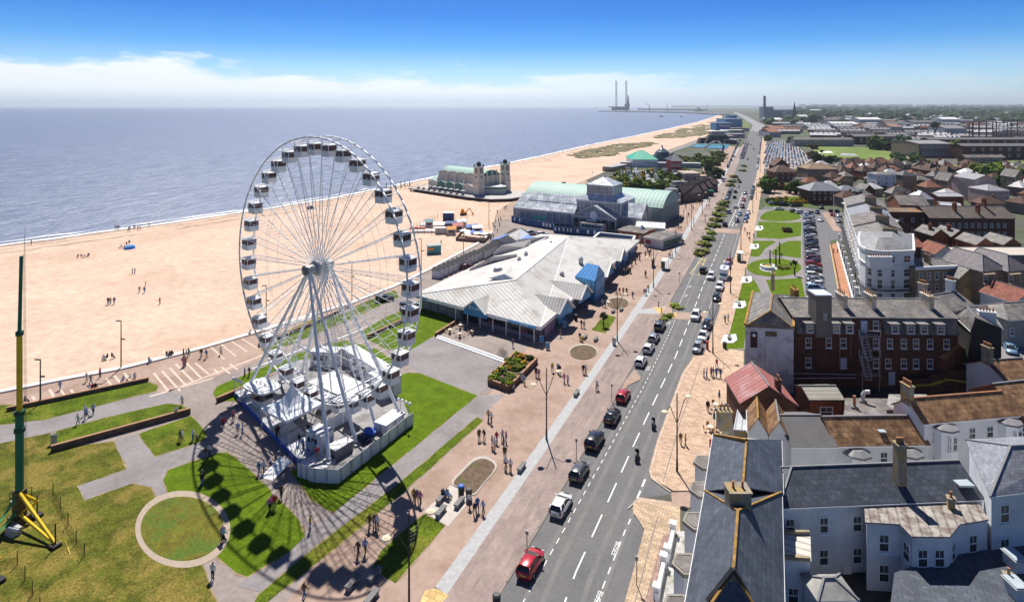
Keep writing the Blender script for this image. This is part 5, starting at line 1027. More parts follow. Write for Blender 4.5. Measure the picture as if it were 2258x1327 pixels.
# white rendered backs, lower right
WR=M('blue_white_render',(0.60,0.63,0.68),0.8,0.08,0.5,fine=0.06,col2=(0.5,0.52,0.54),patch=0.3,pscale=0.3)
t,E=bl('long white rear range with dark slate roof and tall rubble chimney, lower right',1722,1119,2165,1100,6.4,7,2.0,WR,slate,hip=(True,False),cat='building',name='rear_range')
wins(t,E[0],lerp(E[0],E[1],0.44),(4.2,0.9),3,1.0,1.7,0.1,0.85);chimney(t,lerp(E[0],E[1],0.6)+Vector((0,1.6,1.0)),0.9,0.9,4.2,stone,4,YAW);p=lerp(E[0],E[1],0.92)+Vector((0,1.4,1.0));m=MB();m.box(p,(1.6,1.4,0.2),YAW);m.build('skylight',M('skylight_glass',(0.40,0.47,0.50),0.15,0.1,1),t,world=True)
t,P=flat('lead_roof_wing','white rear wing with weathered lead roof and canted bay',[(1909,1113),(1911,1154),(1987,1158),(2012,1184),(2091,1184),(2113,1158),(2177,1148),(2155,1110)],6.6,WR,M('weathered_lead',(0.34,0.31,0.28),0.55,0.2,0.7,tex='seam',tx=(0.85,1),fine=0.2,col2=(0.16,0.12,0.10),patch=0.45,pscale=0.9))
for a,b,n_ in((1,2,1),(2,3,1),(3,4,2),(4,5,1),(5,6,1)):wins(t,P[a],P[b],(3.9,0.9)if a==1 else(3.7,),n_,1.0,1.8,0.28,0.75)
chimney(t,G(2097,1120,6.7),0.6,0.6,1.0,stone,1)
E=[G(2186,1092,9.2),G(2420,1062,9.2),G(2400,955,9.2),G(2137,972,9.2)]
t=house('white_house','tall white house with pale slate hip roof at the right frame edge','house',E,[G(2228,985,11.8),G(2400,975,11.8)],WR,M('pale_slate',(0.25,0.26,0.29),0.5,0.2,0.5,tex='brick',tx=(0.5,0.28),fine=0.15),hip=(True,False));wins(t,E[0],E[1],(6.3,2.9,0.2),4,1.1,1.9,0.12,0.9)
t,P=flat('lean_to','low dark slate roof filling the bottom right corner',[(1955,1420),(2340,1420),(2340,1190),(2131,1212),(1976,1266)],3.6,WR,slate,'outbuilding');chimney(t,G(2224,1300,3.6),0.7,0.7,1.3,stone,1)
for u,v in((2238,1222),(2240,1282)):
 t=thing('skylight_box','grey-framed glass skylight, %s of two at the right bottom edge'%('upper' if v<1250 else 'lower'),'skylight',G(u,v,5.0));MB().box((0,0,0),(1.2,1.6,0.12),YAW).build('pane',M('skylight_glass',(0.40,0.47,0.50)),t);MB().box((0,0,-0.12),(1.4,1.8,0.12),YAW).build('frame',steel,t);MB().box((0,0,-1.2),(1.1,1.5,2.0),YAW).build('stack',WR,t)
t,P=flat('boarded_outhouse','white outhouse with bleached boarded roof beside the big slate roof',[(1712,1233),(1786,1238),(1785,1180),(1712,1180)],5.2,WR,M('bleached_boards',(0.55,0.52,0.47),0.85,0.12,0.6,tex='rows',tx=(1,0.9),fine=0.15));m=MB();m.beam(P[2]+Vector((0,0,0.3)),P[3]+Vector((0,0,0.3)),0.3,0.35);m.beam(P[0]+Vector((0,0,0.3)),P[1]+Vector((0,0,0.3)),0.3,0.3);m.build('parapet',stone,t,world=True);wins(t,P[0],P[1],(1.2,),1)
bl('small white rear bay with glazed grey roof in the dark yard',1806,1322,1886,1320,2.6,4.0,0.8,WR,M('grey_glazing',(0.3,0.3,0.28),0.4,0.3,1),hip=(True,True),rows=(1.2,),n=1,cat='outbuilding',name='rear_bay')
# middle rows
t,E=bl('brown-tiled cottage range with two canted bays behind the slate range',1843,983,2046,980,5.4,5.0,2.2,render_w,browntile,cat='house')
wins(t,E[0],E[1],(2.6,),5,1.0,1.6,0.16,0.88);p=lerp(E[0],E[1],0.5);
for f in(0.22,0.78):q=lerp(E[0],E[1],f);m=MB();m.lathe((q.x,q.y,0),[(1.6,0),(1.6,4.1)],8,YAW);b_=m.build('bay',white,t,world=True);m=MB();m.lathe((q.x,q.y,4.1),[(1.8,0),(1.7,0.2),(0.8,0.6)],8,YAW);m.build('bay_roof',lead,b_,world=True);window(t,q-Vector(((E[1]-E[0]).normalized().y,-(E[1]-E[0]).normalized().x,0))*-1.52+Vector((0,0,1.9-q.z)),Vector(((E[1]-E[0]).normalized().y,-(E[1]-E[0]).normalized().x,0)),1.3,1.9)
m=MB();m.box(lerp(E[0],E[1],0.5)+Vector((0,1.6,1.2)),(0.9,1.3,0.14),YAW);m.build('skylight',M('skylight_glass',(0.40,0.47,0.50)),t,world=True)
t,E=bl('taller brown-tiled white terrace with bay windows on the right',2038,934,2246,916,5,7.5,1.9,render_w,browntile,rows=(5.0,2.0),n=5,chim=((0.02,0.6,2.0,6,stone),),ridgemat=terracotta)
for f in(0.2,0.88):q=lerp(E[0],E[1],f);m=MB();m.lathe((q.x,q.y,0),[(1.5,0),(1.5,6.9)],8,YAW);b_=m.build('bay',white,t,world=True);m=MB();m.lathe((q.x,q.y,6.9),[(1.7,0),(1.6,0.2),(0.3,0.5)],8,YAW);m.build('bay_roof',lead,b_,world=True);nn=Vector(((E[1]-E[0]).normalized().y,-(E[1]-E[0]).normalized().x,0));[window(t,q+nn*1.42+Vector((0,0,zz-q.z+0)),nn,1.2,1.8)for zz in(1.6,4.6)]
bl('brown-tiled end house cut by the right edge above the white terrace',2250,915,2330,905,7,7.5,2.4,brick,browntile,rows=(4.5,),n=2)
bl('left white gable of the twin-gabled shop with brown tiles',1650,950,1694,958,5.5,5.5,1.9,render_w,browntile,axis=1,ridgemat=lichen);bl('right white gable of the twin-gabled shop with a red panel',1695,958,1741,966,5.5,5.5,1.9,render_w,browntile,axis=1)
tag(MB().box((0,0,1.2),(0.9,0.2,2.4),YAW).box((0,-0.05,2.2),(1.2,0.25,0.9),YAW).build('red_sign',M('sign_red',(0.5,0.01,0.01),0.5,0.1,1)),'tall rounded red sign on the white gable wall','sign').location=G(1722,1002,1.5)
t,E=bl('low white house with grey felt roof between gables and brown tiles',1745,983,1843,983,8,5.2,1.7,render_w,M('grey_felt',(0.13,0.125,0.13),0.8,0.15,0.5,fine=0.1));
bl('faded red metal roof over dark brick shop by the pavement',1634,888,1756,893,7.5,5.2,2.6,brick,M('red_sheet_roof',(0.36,0.13,0.12),0.7,0.12,0.4,tex='seam',tx=(0.9,1),col2=(0.42,0.24,0.23),patch=0.3,pscale=0.3),axis=1,cat='shop',name='shop',chim=((0.72,0.15,1.6,2,brick),))
flat('shop_extension','grey flat-roofed shop front lean-to beside the pavement tables',[(1618,948),(1652,950),(1658,895),(1628,895)],3.4,stone,M('pale_sheet',(0.4,0.42,0.44),0.6,0.15,0.5,tex='seam',tx=(0.8,1)),'shop')
flat('flat_roof_block','flat grey roofs with duct and chimney stubs between terraces',[(1862,920),(2040,918),(2045,882),(1866,880)],4.2,brick,felt)
t,P=flat('flat_roof_block','patched white and grey flat roof below the dark brick terrace',[(1955,905),(2040,905),(2042,872),(1962,872)],4.6,brick,M('patched_felt',(0.35,0.34,0.32),0.8,0.3,0.5,fine=0.2,col2=(0.12,0.1,0.1),patch=0.5,pscale=0.5))
for u,v,l,mm in((1903,885,'curved steel flue pipe on the flat roof',steel),(1884,898,'short buff pot chimney on the flat roof',terracotta)):
 p=G(u,v,4.4);t=thing('flue',l,'flue',p);m=MB();m.path([(0,0,0),(0,0,1.1),(0.3,0,1.5),(0.9,0,1.6)],0.28,8)if 'curved' in l else m.tube((0,0,0),(0,0,1.7),0.2,n=8);m.build('pipe',mm,t);MB().box((0,0,0.1),(0.9,0.9,0.25)).build('base',lead,t)
bl('red brick shed with pale boarded roof in the dark yard',1786,880,1858,880,4.5,3.6,0.9,redbrick,M('pale_green_boards',(0.34,0.33,0.28),0.8,0.12,0.5,tex='rows',tx=(1,0.7)),rows=(0.9,),n=1,ww=2.0,wh=1.6,cat='outbuilding',name='shed')
t=thing('yard_pipes','run of pale pipes and duct across the dark terrace yard','pipes',G(1810,850));m=MB()
for(u0,v0),(u1,v1),z_ in(((1735,822),(1888,826),2.5),((1735,834),(1888,833),2.2),((1785,808),(1842,808),3.0)):m.tube(G(u0,v0,z_),G(u1,v1,z_),0.09)
m.build('pipe',steel,t,world=True)
for u in(1735,1800,1888):p=G(u,828);MB().tube(p,p+Vector((0,0,2.6)),0.07).build('post',steel,t,world=True)
for u,v,l in((1836,836,'round pale satellite dish in the dark terrace yard'),(1990,1240,'white air unit on the wall of the lead-roofed wing yard'),(1925,1262,'pale air unit in the lower dark yard')):
 t=thing('yard_unit',l,'unit',G(u-(0 if 'dish' in l else 60),v),YAW);(MB().lathe((0,0,2.2),[(0.1,0),(0.5,0.15),(0.55,0.2)],10)if 'dish' in l else MB().box((0,0,0.45),(0.9,0.5,0.9))).build('casing',offwhite,t);MB().tube((0,0,0),(0,0,2.2 if 'dish' in l else 0.1),0.05).build('post',steel,t)
# white end house with hipped slate roof
E=[G(1643,719,10.9),G(1750,724,10.9),G(1747,652,10.9),G(1660,645,10.9)]
t=house('end_house','white-walled end house with hipped roof and lichen-orange ridge','house',[E[1],E[2],E[3],E[0]],[G(1699,686,13.4),G(1703,650,13.4)],M('stained_render',(0.58,0.60,0.64),0.85,0.12,0.5,fine=0.08,col2=(0.36,0.35,0.35),patch=0.35,pscale=0.6),greyslate,hip=(True,False),ridgemat=lichen)
m=MB()
for a,b in((0,1),(1,2),(3,0)):m.beam(E[a]+Vector((0,0,0.2)),E[b]+Vector((0,0,0.2)),0.4,0.5)
m.build('parapet',lichen,t,world=True);panel(t,E[0],E[1],0.11,0.25,7.4,10.0,0.08,M('maroon_board',(0.06,0.015,0.025),0.6),'sign_board');panel(t,E[0],E[1],0.42,0.64,1.0,9.4,0.12,M('patched_render',(0.55,0.56,0.58),0.85,0.18,0.7),'blocked_chimney_breast');panel(t,E[0],E[1],0.42,0.65,9.5,10.2,0.14,M('dark_louvre',(0.12,0.1,0.06),0.8),'louvre')
b_=MB();b_.lathe((0,0,0),[(0.28,0),(0.28,0.05)],10);nn=(E[1]-E[0]).normalized();nv=Vector((nn.y,-nn.x,0));c=lerp(E[0],E[1],0.18)+nv*0.16;c.z=9.5;m=MB();m.add([c+nn*v[0]+Vector((0,0,v[1]))+nv*v[2]for v in b_.v],b_.f);m.build('emblem',white,t,world=True)
chimney(t,G(1752,668,11.2),0.8,1.8,2.6,lichen,2,YAW);chimney(t,G(1704,640,10),0.7,0.7,3.4,stone,1);m=MB();m.box(G(1727,657,12.0),(2.2,1.2,0.2),YAW);m.build('skylight',M('skylight_glass',(0.40,0.47,0.50)),t,world=True)
# dark brick terrace: one building with mansards, dormers, lift tower and fire escape
t,E=bl('tall dark brick terrace with slate mansard, dormers and white chimneys',1752,699,2112,702,10.5,11.8,1.5,brick,greyslate,cat='terrace',name='brick_terrace')
nn=(E[1]-E[0]).normalized();nv=Vector((nn.y,-nn.x,0));ang=math.atan2(nn.y,nn.x)
for f0,f1 in((0.0,0.35),(0.54,0.985)):
 a,b=lerp(E[0],E[1],f0),lerp(E[0],E[1],f1);m=MB();lo=nv*1.1;Z=Vector((0,0,1));m.add([a+nv*0.05,b+nv*0.05,b+lo-Z*2.4,a+lo-Z*2.4,a+nv*0.02-Z*2.4,b+nv*0.02-Z*2.4],[(0,1,2,3),(2,3,4,5),(0,3,4),(1,2,5)]);m.build('mansard',greyslate,t,world=True)
for f in(0.07,0.23,0.31,0.585,0.68,0.76,0.86):
 q=lerp(E[0],E[1],f)+nv*0.75;q.z=10.35;m=MB();m.box(q,(1.5,1.4,1.7),ang);d_=m.build('dormer',M('dormer_lead',(0.2,0.19,0.18),0.7),t,world=True);m=MB();m.box(q+Vector((0,0,0.92)),(1.7,1.7,0.12),ang);m.build('dormer_roof',M('dormer_lead',(0.2,0.19,0.18)),d_,world=True);window(t,q+nv*0.72-Vector((0,0,0.6)),nv,1.1,1.25)
for z_,fs in((6.6,(0.085,0.21,0.3,0.5,0.585,0.67,0.745,0.83,0.93)),(3.2,(0.085,0.3,0.5,0.575,0.67,0.745,0.83)),(9.6,(0.5,))):
 for f in fs:q=lerp(E[0],E[1],f);q.z=z_;window(t,q,nv,1.0,1.7)
for f,z0,z1_ in((0.425,9.3,11.3),(0.595,0.4,2.6),(0.3,3.0,4.9)):panel(t,E[0],E[1],f-0.02,f+0.02,z0,z1_,0.1,M('pale_blue_door',(0.42,0.5,0.62),0.6),'door')
q=lerp(E[0],E[1],0.145)+nv*0.6;q.z=12.6;m=MB();m.box(q,(2.6,2.8,7.0),ang);lt_=m.build('lift_tower',M('lift_render',(0.16,0.145,0.125),0.85,0.1,0.5),t,world=True);m=MB();m.box(q+Vector((0,0,3.6)),(2.8,3.0,0.2),ang);m.build('tower_roof',M('pale_blue_roof',(0.55,0.6,0.65),0.5),lt_,world=True);m=MB();m.box(q+nv*1.42+nn*0.2,(0.7,0.06,1.3),ang);m.build('louvre',M('grey_door',(0.3,0.3,0.3),0.7),lt_,world=True)
for f in(0.355,0.535,0.895):q=lerp(E[0],E[1],f)-nv*3.5;q.z=11.5;chimney(t,q,0.8,2.6,3.2,M('lichen_render',(0.55,0.5,0.42),0.85,0.2,1,col2=(0.5,0.28,0.05),patch=0.4,pscale=0.7),4,ang)
m=MB()
for f,z0,z1_ in((0.275,3,10.5),(0.343,5,11.6),(0.525,1,11),(0.17,5.6,5.7)):q=lerp(E[0],E[1],f)+nv*0.12;m.tube((q.x,q.y,z0),(q.x,q.y,z1_),0.07,n=5)
m.build('drainpipe',M('buff_pipe',(0.3,0.22,0.16),0.7),t,world=True)
fe=thing('fire_escape','zigzag steel fire escape on the dark brick terrace','fire escape',lerp(E[0],E[1],0.4)-Vector((0,0,11.8)))
m=MB();h_=MB();st=MB()
base=lerp(E[0],E[1],0.385);base.z=0
for k,(z0,z1_)in enumerate(((2.6,5.9),(5.9,9.2))):
 a=base+nn*0.2+nv*1.1+Vector((0,0,z0));b=base+nn*0.2+nv*1.1+Vector((0,0,z1_));a2=a+nv*2.0
 for i in range(9):p=lerp(a2,b,i/8);st.box(p,(0.9,0.3,0.06),ang)
 for s_ in(-0.5,0.5):h_.beam(a2+nn*s_,b+nn*s_,0.06,0.2);h_.tube(a2+nn*s_+Vector((0,0,1)),b+nn*s_+Vector((0,0,1)),0.04);h_.tube(a2+nn*s_,a2+nn*s_+Vector((0,0,1)),0.04);h_.tube(b+nn*s_,b+nn*s_+Vector((0,0,1)),0.04)
 m.box(b+nn*1.3,(3.2,1.2,0.12),ang);m.box(a+nn*1.3 if k==0 else a+nn*1.3,(3.2,1.2,0.12),ang)
 for s_ in(2.8,):h_.path([b+nn*s_+nv*0.6,b+nn*s_+nv*0.6+Vector((0,0,1)),b+nn*0.8+nv*0.6+Vector((0,0,1))],0.04)
for s_ in(0.0,2.8):h_.tube(base+nn*s_+nv*1.6,base+nn*s_+nv*1.6+Vector((0,0,9.2)),0.06)
m.build('landing',M('pale_landing',(0.35,0.3,0.25),0.8),fe,world=True);h_.build('handrail',M('pale_rail',(0.5,0.48,0.46),0.6),fe,world=True);st.build('treads',M('pale_rail',(0.5,0.48,0.46)),fe,world=True)
# dark block and white gables right of the terrace
E=[G(2141,729,10.6),G(2208,724,10.6),G(2178,676,10.6),G(2110,698,10.6)]
t=house('dark_block','black-walled house with grey slate hip roof and pot row at right','house',[E[1],E[2],E[3],E[0]],[G(2150,700,13.0),G(2133,678,13.0)],M('black_wall',(0.02,0.02,0.022),0.8,0.3,0.5,fine=0.1),greyslate,hip=(False,True));chimney(t,G(2176,716,10.8),2.4,1.0,2.2,render_w,5,0.0)
bl('grey-roofed white house behind the black-walled block',2084,688,2150,676,7,10,1.8,render_w,greyslate,chim=((0.95,0.6,2.4,7,render_w),(0.02,0.6,2.6,6,M('lichen_render',(0.55,0.5,0.42)))))
bl('lichen-roofed brick lean-to at the end of the dark yard',2085,792,2138,780,5,5.2,2.0,redbrick,M('lichen_roof',(0.38,0.22,0.07),0.85,0.35,0.8,fine=0.2),axis=1,cat='outbuilding',name='lean_to',rows=(1.4,),n=1)
t=thing('yard_wall','dark brick yard wall with yellow coping in front of the terrace','wall',G(2040,846));m=MB();c_=MB()
for a,b,h0 in(((1998,850),(2052,848),2.2),((2052,848),(2090,836),3.2),((2090,836),(2130,842),3.6)):m.beam(G(*a,h0/2),G(*b,h0/2),0.4,h0);c_.beam(G(*a,h0+0.05),G(*b,h0+0.05),0.5,0.12)
m.build('brickwork',brick,t,world=True);c_.build('coping',M('yellow_lichen',(0.4,0.28,0.03),0.9,0.3,1),t,world=True)
bl('white cottage with pot-topped chimney at the right frame edge',2222,846,2300,840,7,5.5,2.0,render_w,browntile,rows=(2.6,),n=2,chim=((0.03,0.5,2.2,6,stone),))
bl('small terracotta-roofed white gable right of the side street',2238,668,2300,664,8,5,2.4,render_w,redtile,axis=1);bl('grey-roofed bay house by the parked car on the right',2222,706,2300,700,8,5.5,1.8,M('grey_stone_wall',(0.3,0.28,0.27),0.85),greyslate,hip=(True,False),rows=(2.4,),n=2)
# rounded white hotel at the crescent corner and its terrace
Q=[(1893,628),(1896,650),(1908,661),(1928,667),(1952,669),(1985,668),(2015,666),(2014,618),(1895,612)];P=[G(u,v)for u,v in smoothpoly(Q[:7]+[],1)]if False else[G(*q)for q in Q]
t=thing('corner_hotel','tall white hotel with bowed corner and balcony on the side street','hotel',sum(P,Vector())/len(P));HH=12.4
m=MB();m.prism(P,0,HH);m.build('wall',M('hotel_white',(0.66,0.67,0.68),0.75,0.06,0.4,fine=0.05),t,world=True);c=sum(P,Vector())/len(P)
for z_,o_,h_,nm,mm in((HH-0.2,0.35,0.6,'parapet',offwhite),(9.0,0.3,0.3,'string_course',offwhite),(3.1,0.9,0.18,'balcony',darkgrey)):m=MB();m.prism([p+(p-c).normalized()*o_ for p in P],z_,z_+h_);m.build(nm,mm,t,world=True)
m=MB()
for a,b in zip(P[:6],P[1:7]):
 for k in range(5):p=lerp(a,b,k/5);p=p+(p-c).normalized()*0.85;m.tube((p.x,p.y,3.25),(p.x,p.y,4.2),0.03,n=4)
 p,q=a+(a-c).normalized()*0.85,b+(b-c).normalized()*0.85;m.beam((p.x,p.y,4.2),(q.x,q.y,4.2),0.06,0.06)
m.build('balcony_rail',black,t,world=True)
m=MB();TP=[c+(p-c)*0.96 for p in P];top=[c+(p-c)*0.35 for p in P];k=len(P);m.add([(p.x,p.y,HH+0.45)for p in TP]+[(p.x,p.y,HH+2.6)for p in top],[(i,(i+1)%k,k+(i+1)%k,k+i)for i in range(k)]+[tuple(range(k,2*k))]);m.build('roof',M('pale_grey_slate',(0.27,0.27,0.28),0.6,0.18,0.4,tex='brick',tx=(0.6,0.35)),t,world=True)
for(i,n_)in((0,1),(2,1),(3,1),(4,1),(5,1)):
 for z_,h_,w_ in((9.8,1.7,1.1),(6.4,1.8,1.1),(3.4,2.4,1.2),(0.6,1.9,1.2)):wins(t,P[i],P[i+1],(z_,),n_,w_*(1.9 if i==5 else 1),h_)
chimney(t,G(1940,588,12),5.0,0.9,2.2,render_w,8,ang)
T0,T1=G(1893,626),G(1861,512)
for i,(lab,mm,rf,ze)in enumerate((('white crescent terrace house next to the bowed hotel',render_w,greyslate,12),('second cream house of the crescent terrace with dark lintels',cream,felt,12.4),('third house of the crescent terrace with skylit pale roof',render_w,M('pale_slate',(0.25,0.26,0.29)),12),('far end house of the crescent terrace with bulky chimney',cream,greyslate,12.8))):
 a,b=lerp(T1,T0,(3-i)/4),lerp(T1,T0,(4-i)/4);d=(a-b);nn_=Vector((d.y,-d.x,0)).normalized()
 E=[Vector((p.x,p.y,ze))for p in(b,b+nn_*12,a+nn_*12,a)];t=house('terrace_house',lab,'house',[E[3],E[0],E[1],E[2]],[lerp(E[2],E[3],0.5)+Vector((0,0,2)),lerp(E[0],E[1],0.5)+Vector((0,0,2))],mm,rf,'crescent terrace houses')
 wins(t,E[3],E[0],(9.0,6.0,2.8,0.3),3,1.2,1.9);chimney(t,lerp(E[0],E[1],0.6)+Vector((0,0,0.5)),0.8,3.4,3.0,stone,7,math.atan2(nn_.y,nn_.x)+pi/2)
 for zz in(2.6,):m=MB();m.beam(E[3]-nn_*0.7-Vector((0,0,ze-zz)),E[0]-nn_*0.7-Vector((0,0,ze-zz)),1.3,0.15);m.build('balcony',black,t,world=True)
t=thing('portico_wall','white balustrade and porch piers fronting the crescent terrace','wall',G(1862,580));m=MB()
for v in range(535,665,14):u=lerp(1850,1889,(v-535)/130);p=G(u,v);m.box(p+Vector((0,0,1.6)),(0.7,0.7,3.2))
m.build('piers',white,t,world=True);m=MB();m.beam(G(1846,535,0.5),G(1882,665,0.5),0.3,1.0);m.build('balustrade',white,t,world=True)
t=thing('street_railing','black railing between the side street and the red pavement','railing',G(1845,600));m=MB()
for i in range(26):p=lerp(G(1833,543),G(1862,690),i/25);m.tube(p,p+Vector((0,0,1.1)),0.06,n=4)
m.tube(G(1833,543,1.1),G(1862,690,1.1),0.05,n=4);m.build('rail',black,t,world=True)
t,E=bl('brown brick terrace with white arched windows and white cornice',2019,594,2112,590,9,8.6,0.9,buffbrick,greyslate,rows=(6.0,3.2,0.4),n=5,ww=1.0,wh=1.7,chim=((0.5,0.3,2.2,4,buffbrick),));m=MB();m.beam(E[0]+Vector((0,-0.3,0.3)),E[1]+Vector((0,-0.3,0.3)),0.5,0.7);m.build('cornice',white,t,world=True);panel(t,E[0],E[1],0,1,0.0,2.3,0.06,render_w,'white_ground_floor')
t,E=bl('buff brick gable with tall arched opening beside the brown terrace',2114,614,2160,612,9,7,2.2,M('yellow_brick',(0.34,0.24,0.12),0.9,0.2,0.6,tex='brick',tx=(0.45,0.15)),greyslate,axis=1);m=MB();q=lerp(E[0],E[1],0.35);d=(E[1]-E[0]).normalized();nv2=Vector((d.y,-d.x,0));m.poly(*[q+nv2*0.1+d*x+Vector((0,0,zz-q.z))for x,zz in((-1.4,0.1),(1.4,0.1),(1.4,3.2),(0.9,4.3),(0,4.7),(-0.9,4.3),(-1.4,3.2))]);m.build('arch',M('arch_buff',(0.45,0.33,0.15),0.9),t,world=True)
for i,u in enumerate((2166,2222)):
 t,E=bl('buff brick bay-fronted house under scaffolding, %s of the pair'%('left' if i==0 else 'right'),u,598,u+54,594,10,9.2,3.0,buffbrick,M('mauve_slate',(0.19,0.17,0.18),0.7,0.2,0.5,tex='brick',tx=(0.5,0.3)),axis=1,hip=(True,True),rows=(6.2,3.0,0.5),n=2,ww=1.3,wh=1.9,ins=(3,0));m=MB();d=(E[1]-E[0]).normalized();nv2=Vector((d.y,-d.x,0))
 for k in range(4):
  p=E[0]+d*(k*1.0-0.6)+nv2*1.0;m.tube((p.x,p.y,0),(p.x,p.y,10.4),0.06,n=4)
 for zz in(2.2,4.4,6.6,8.8):p,q=E[0]+nv2*1.0-d*0.8,E[0]+nv2*1.0+d*2.6;m.beam((p.x,p.y,zz),(q.x,q.y,zz),0.5,0.08)
 m.build('scaffolding',M('scaffold',(0.45,0.36,0.26),0.7),t,world=True)
bl('long cream flat-topped shed roof crossing behind the buff houses',2084,562,2330,562,9,5.5,1.0,M('grey_slate_wall',(0.15,0.15,0.15),0.85),M('cream_roof',(0.58,0.53,0.45),0.8,0.08,0.3),cat='shed',name='long_shed')
bl('white gable with terracotta roof edge behind the white hotel',2062,560,2108,560,7,7,2.2,render_w,redtile,axis=1)
# brick terraces of the middle distance
t,E=bl('big dark brick rear block with rust-edged flat roof',1950,467,2050,468,9,11,0.5,brick,M('rusty_felt',(0.16,0.12,0.10),0.85,0.3,0.3,col2=(0.4,0.18,0.04),patch=0.3,pscale=0.2),rows=(7.5,4),n=4,cat='building',name='rear_block')
t,E=bl('long dark brick terrace with brown-grey roof and tall chimneys',2051,481,2238,482,11,9.5,3.2,brick,M('brown_grey_tile',(0.17,0.14,0.12),0.8,0.2,0.4,tex='brick',tx=(0.5,0.35)),rows=(6.4,3.4),n=11,cat='terrace',name='brick_terrace',chim=((0.37,0.3,2.6,4,redbrick),(0.62,0.2,2.8,4,redbrick),(0.78,0.5,2.6,4,redbrick)))
for i,(u,v,w_,lab)in enumerate(((1962,500,42,'pale-roofed brick rear wing with blue flue pipe'),(2056,520,36,'red brick rear wing with chimney, left of four'),(2098,522,36,'second red brick rear wing with grey hip'),(2152,540,40,'third orange-doored rear wing with twin roofs'),(2212,540,40,'right-hand rear wing beside the third twin roof'))):
 bl(lab,u,v,u+w_,v,8,6.5 if i else 8.5,2.0,redbrick if i%2 else brick,greyslate if i else M('pale_slate',(0.25,0.26,0.29)),axis=1,rows=(2.5,),n=2,cat='rear wing',name='rear_wing',chim=((0.3,0.4,1.8,2,redbrick),)if i in(1,2)else())
for lab,a in(('red-roofed brick annexe behind the bowed hotel',(1998,545,2040,545,7,7.5,1.6,brick,redtile)),('wide grey-roofed hall behind the crescent terrace',(1985,452,2050,454,12,9,3.0,redbrick,greyslate)),('red brick block with grey flat roof mid right',(2075,452,2120,455,10,7,0.4,redbrick,M('grey_sheet',(0.33,0.34,0.36)))),('grey rear roofs beside the crescent chimney',(1905,470,1950,474,12,10,2.4,M('grey_render',(0.3,0.3,0.31)),greyslate))):
 bl(lab,*a,cat='building',name='rear_block')
# ---------------- vehicles ----------------
CARC={'red':S(170,14,30),'white':S(232,233,236),'silver':S(158,163,172),'grey':S(84,87,94),'black':S(18,18,21),'navy':S(24,38,72),'blue':S(36,74,150),'yellow':S(226,190,20),'pale blue':S(120,150,180),'dark red':S(100,12,20)}
def carmat(c):return M('car_'+c.replace(' ','_'),CARC[c],0.3,0.04,1,metal=0.25 if c in('silver','grey','navy')else 0.0,spec=0.5,coat=0.8)
tyre=M('tyre',(0.015,0.015,0.016),0.8);rimm=M('alloy',(0.35,0.36,0.38),0.35,0.1,5,metal=0.7);redl=M('tail_lamp',(0.35,0.01,0.01),0.2);clearl=M('head_lamp',(0.6,0.62,0.65),0.15);plate_y=M('plate_yellow',(0.7,0.5,0.05),0.5);plate_w=M('plate_white',(0.75,0.75,0.72),0.5)
CT={  # length, width, body profile (x from rear to front, belt height), cabin (x0 base, x0 top, x1 top, x1 base), roof height
 'hatch':(4.1,1.76,[(-2.05,0.62),(-2.0,0.92),(-1.75,0.98),(0.85,0.93),(1.75,0.78),(2.02,0.62),(2.05,0.45)],(-2.0,-1.68,0.05,1.05),1.45),
 'saloon':(4.5,1.8,[(-2.25,0.6),(-2.2,0.92),(-1.5,0.98),(0.9,0.92),(1.9,0.76),(2.2,0.6),(2.25,0.45)],(-1.8,-1.1,0.1,1.12),1.40),
 'suv':(4.6,1.9,[(-2.3,0.7),(-2.26,1.08),(-2.1,1.12),(0.95,1.08),(2.0,0.98),(2.27,0.75),(2.3,0.5)],(-2.26,-1.98,0.15,1.12),1.68)}
def loft(m,secs):
 n=len(secs[0]);o=len(m.v);m.v+=[tuple(p)for s_ in secs for p in s_]
 fs=[(i*n+j,i*n+(j+1)%n,(i+1)*n+(j+1)%n,(i+1)*n+j)for i in range(len(secs)-1)for j in range(n)]+[tuple(range(n-1,-1,-1)),tuple(range((len(secs)-1)*n,len(secs)*n))]
 m.f+=[tuple(a+o for a in f)for f in fs];m.k+=[m.cur]*len(fs)
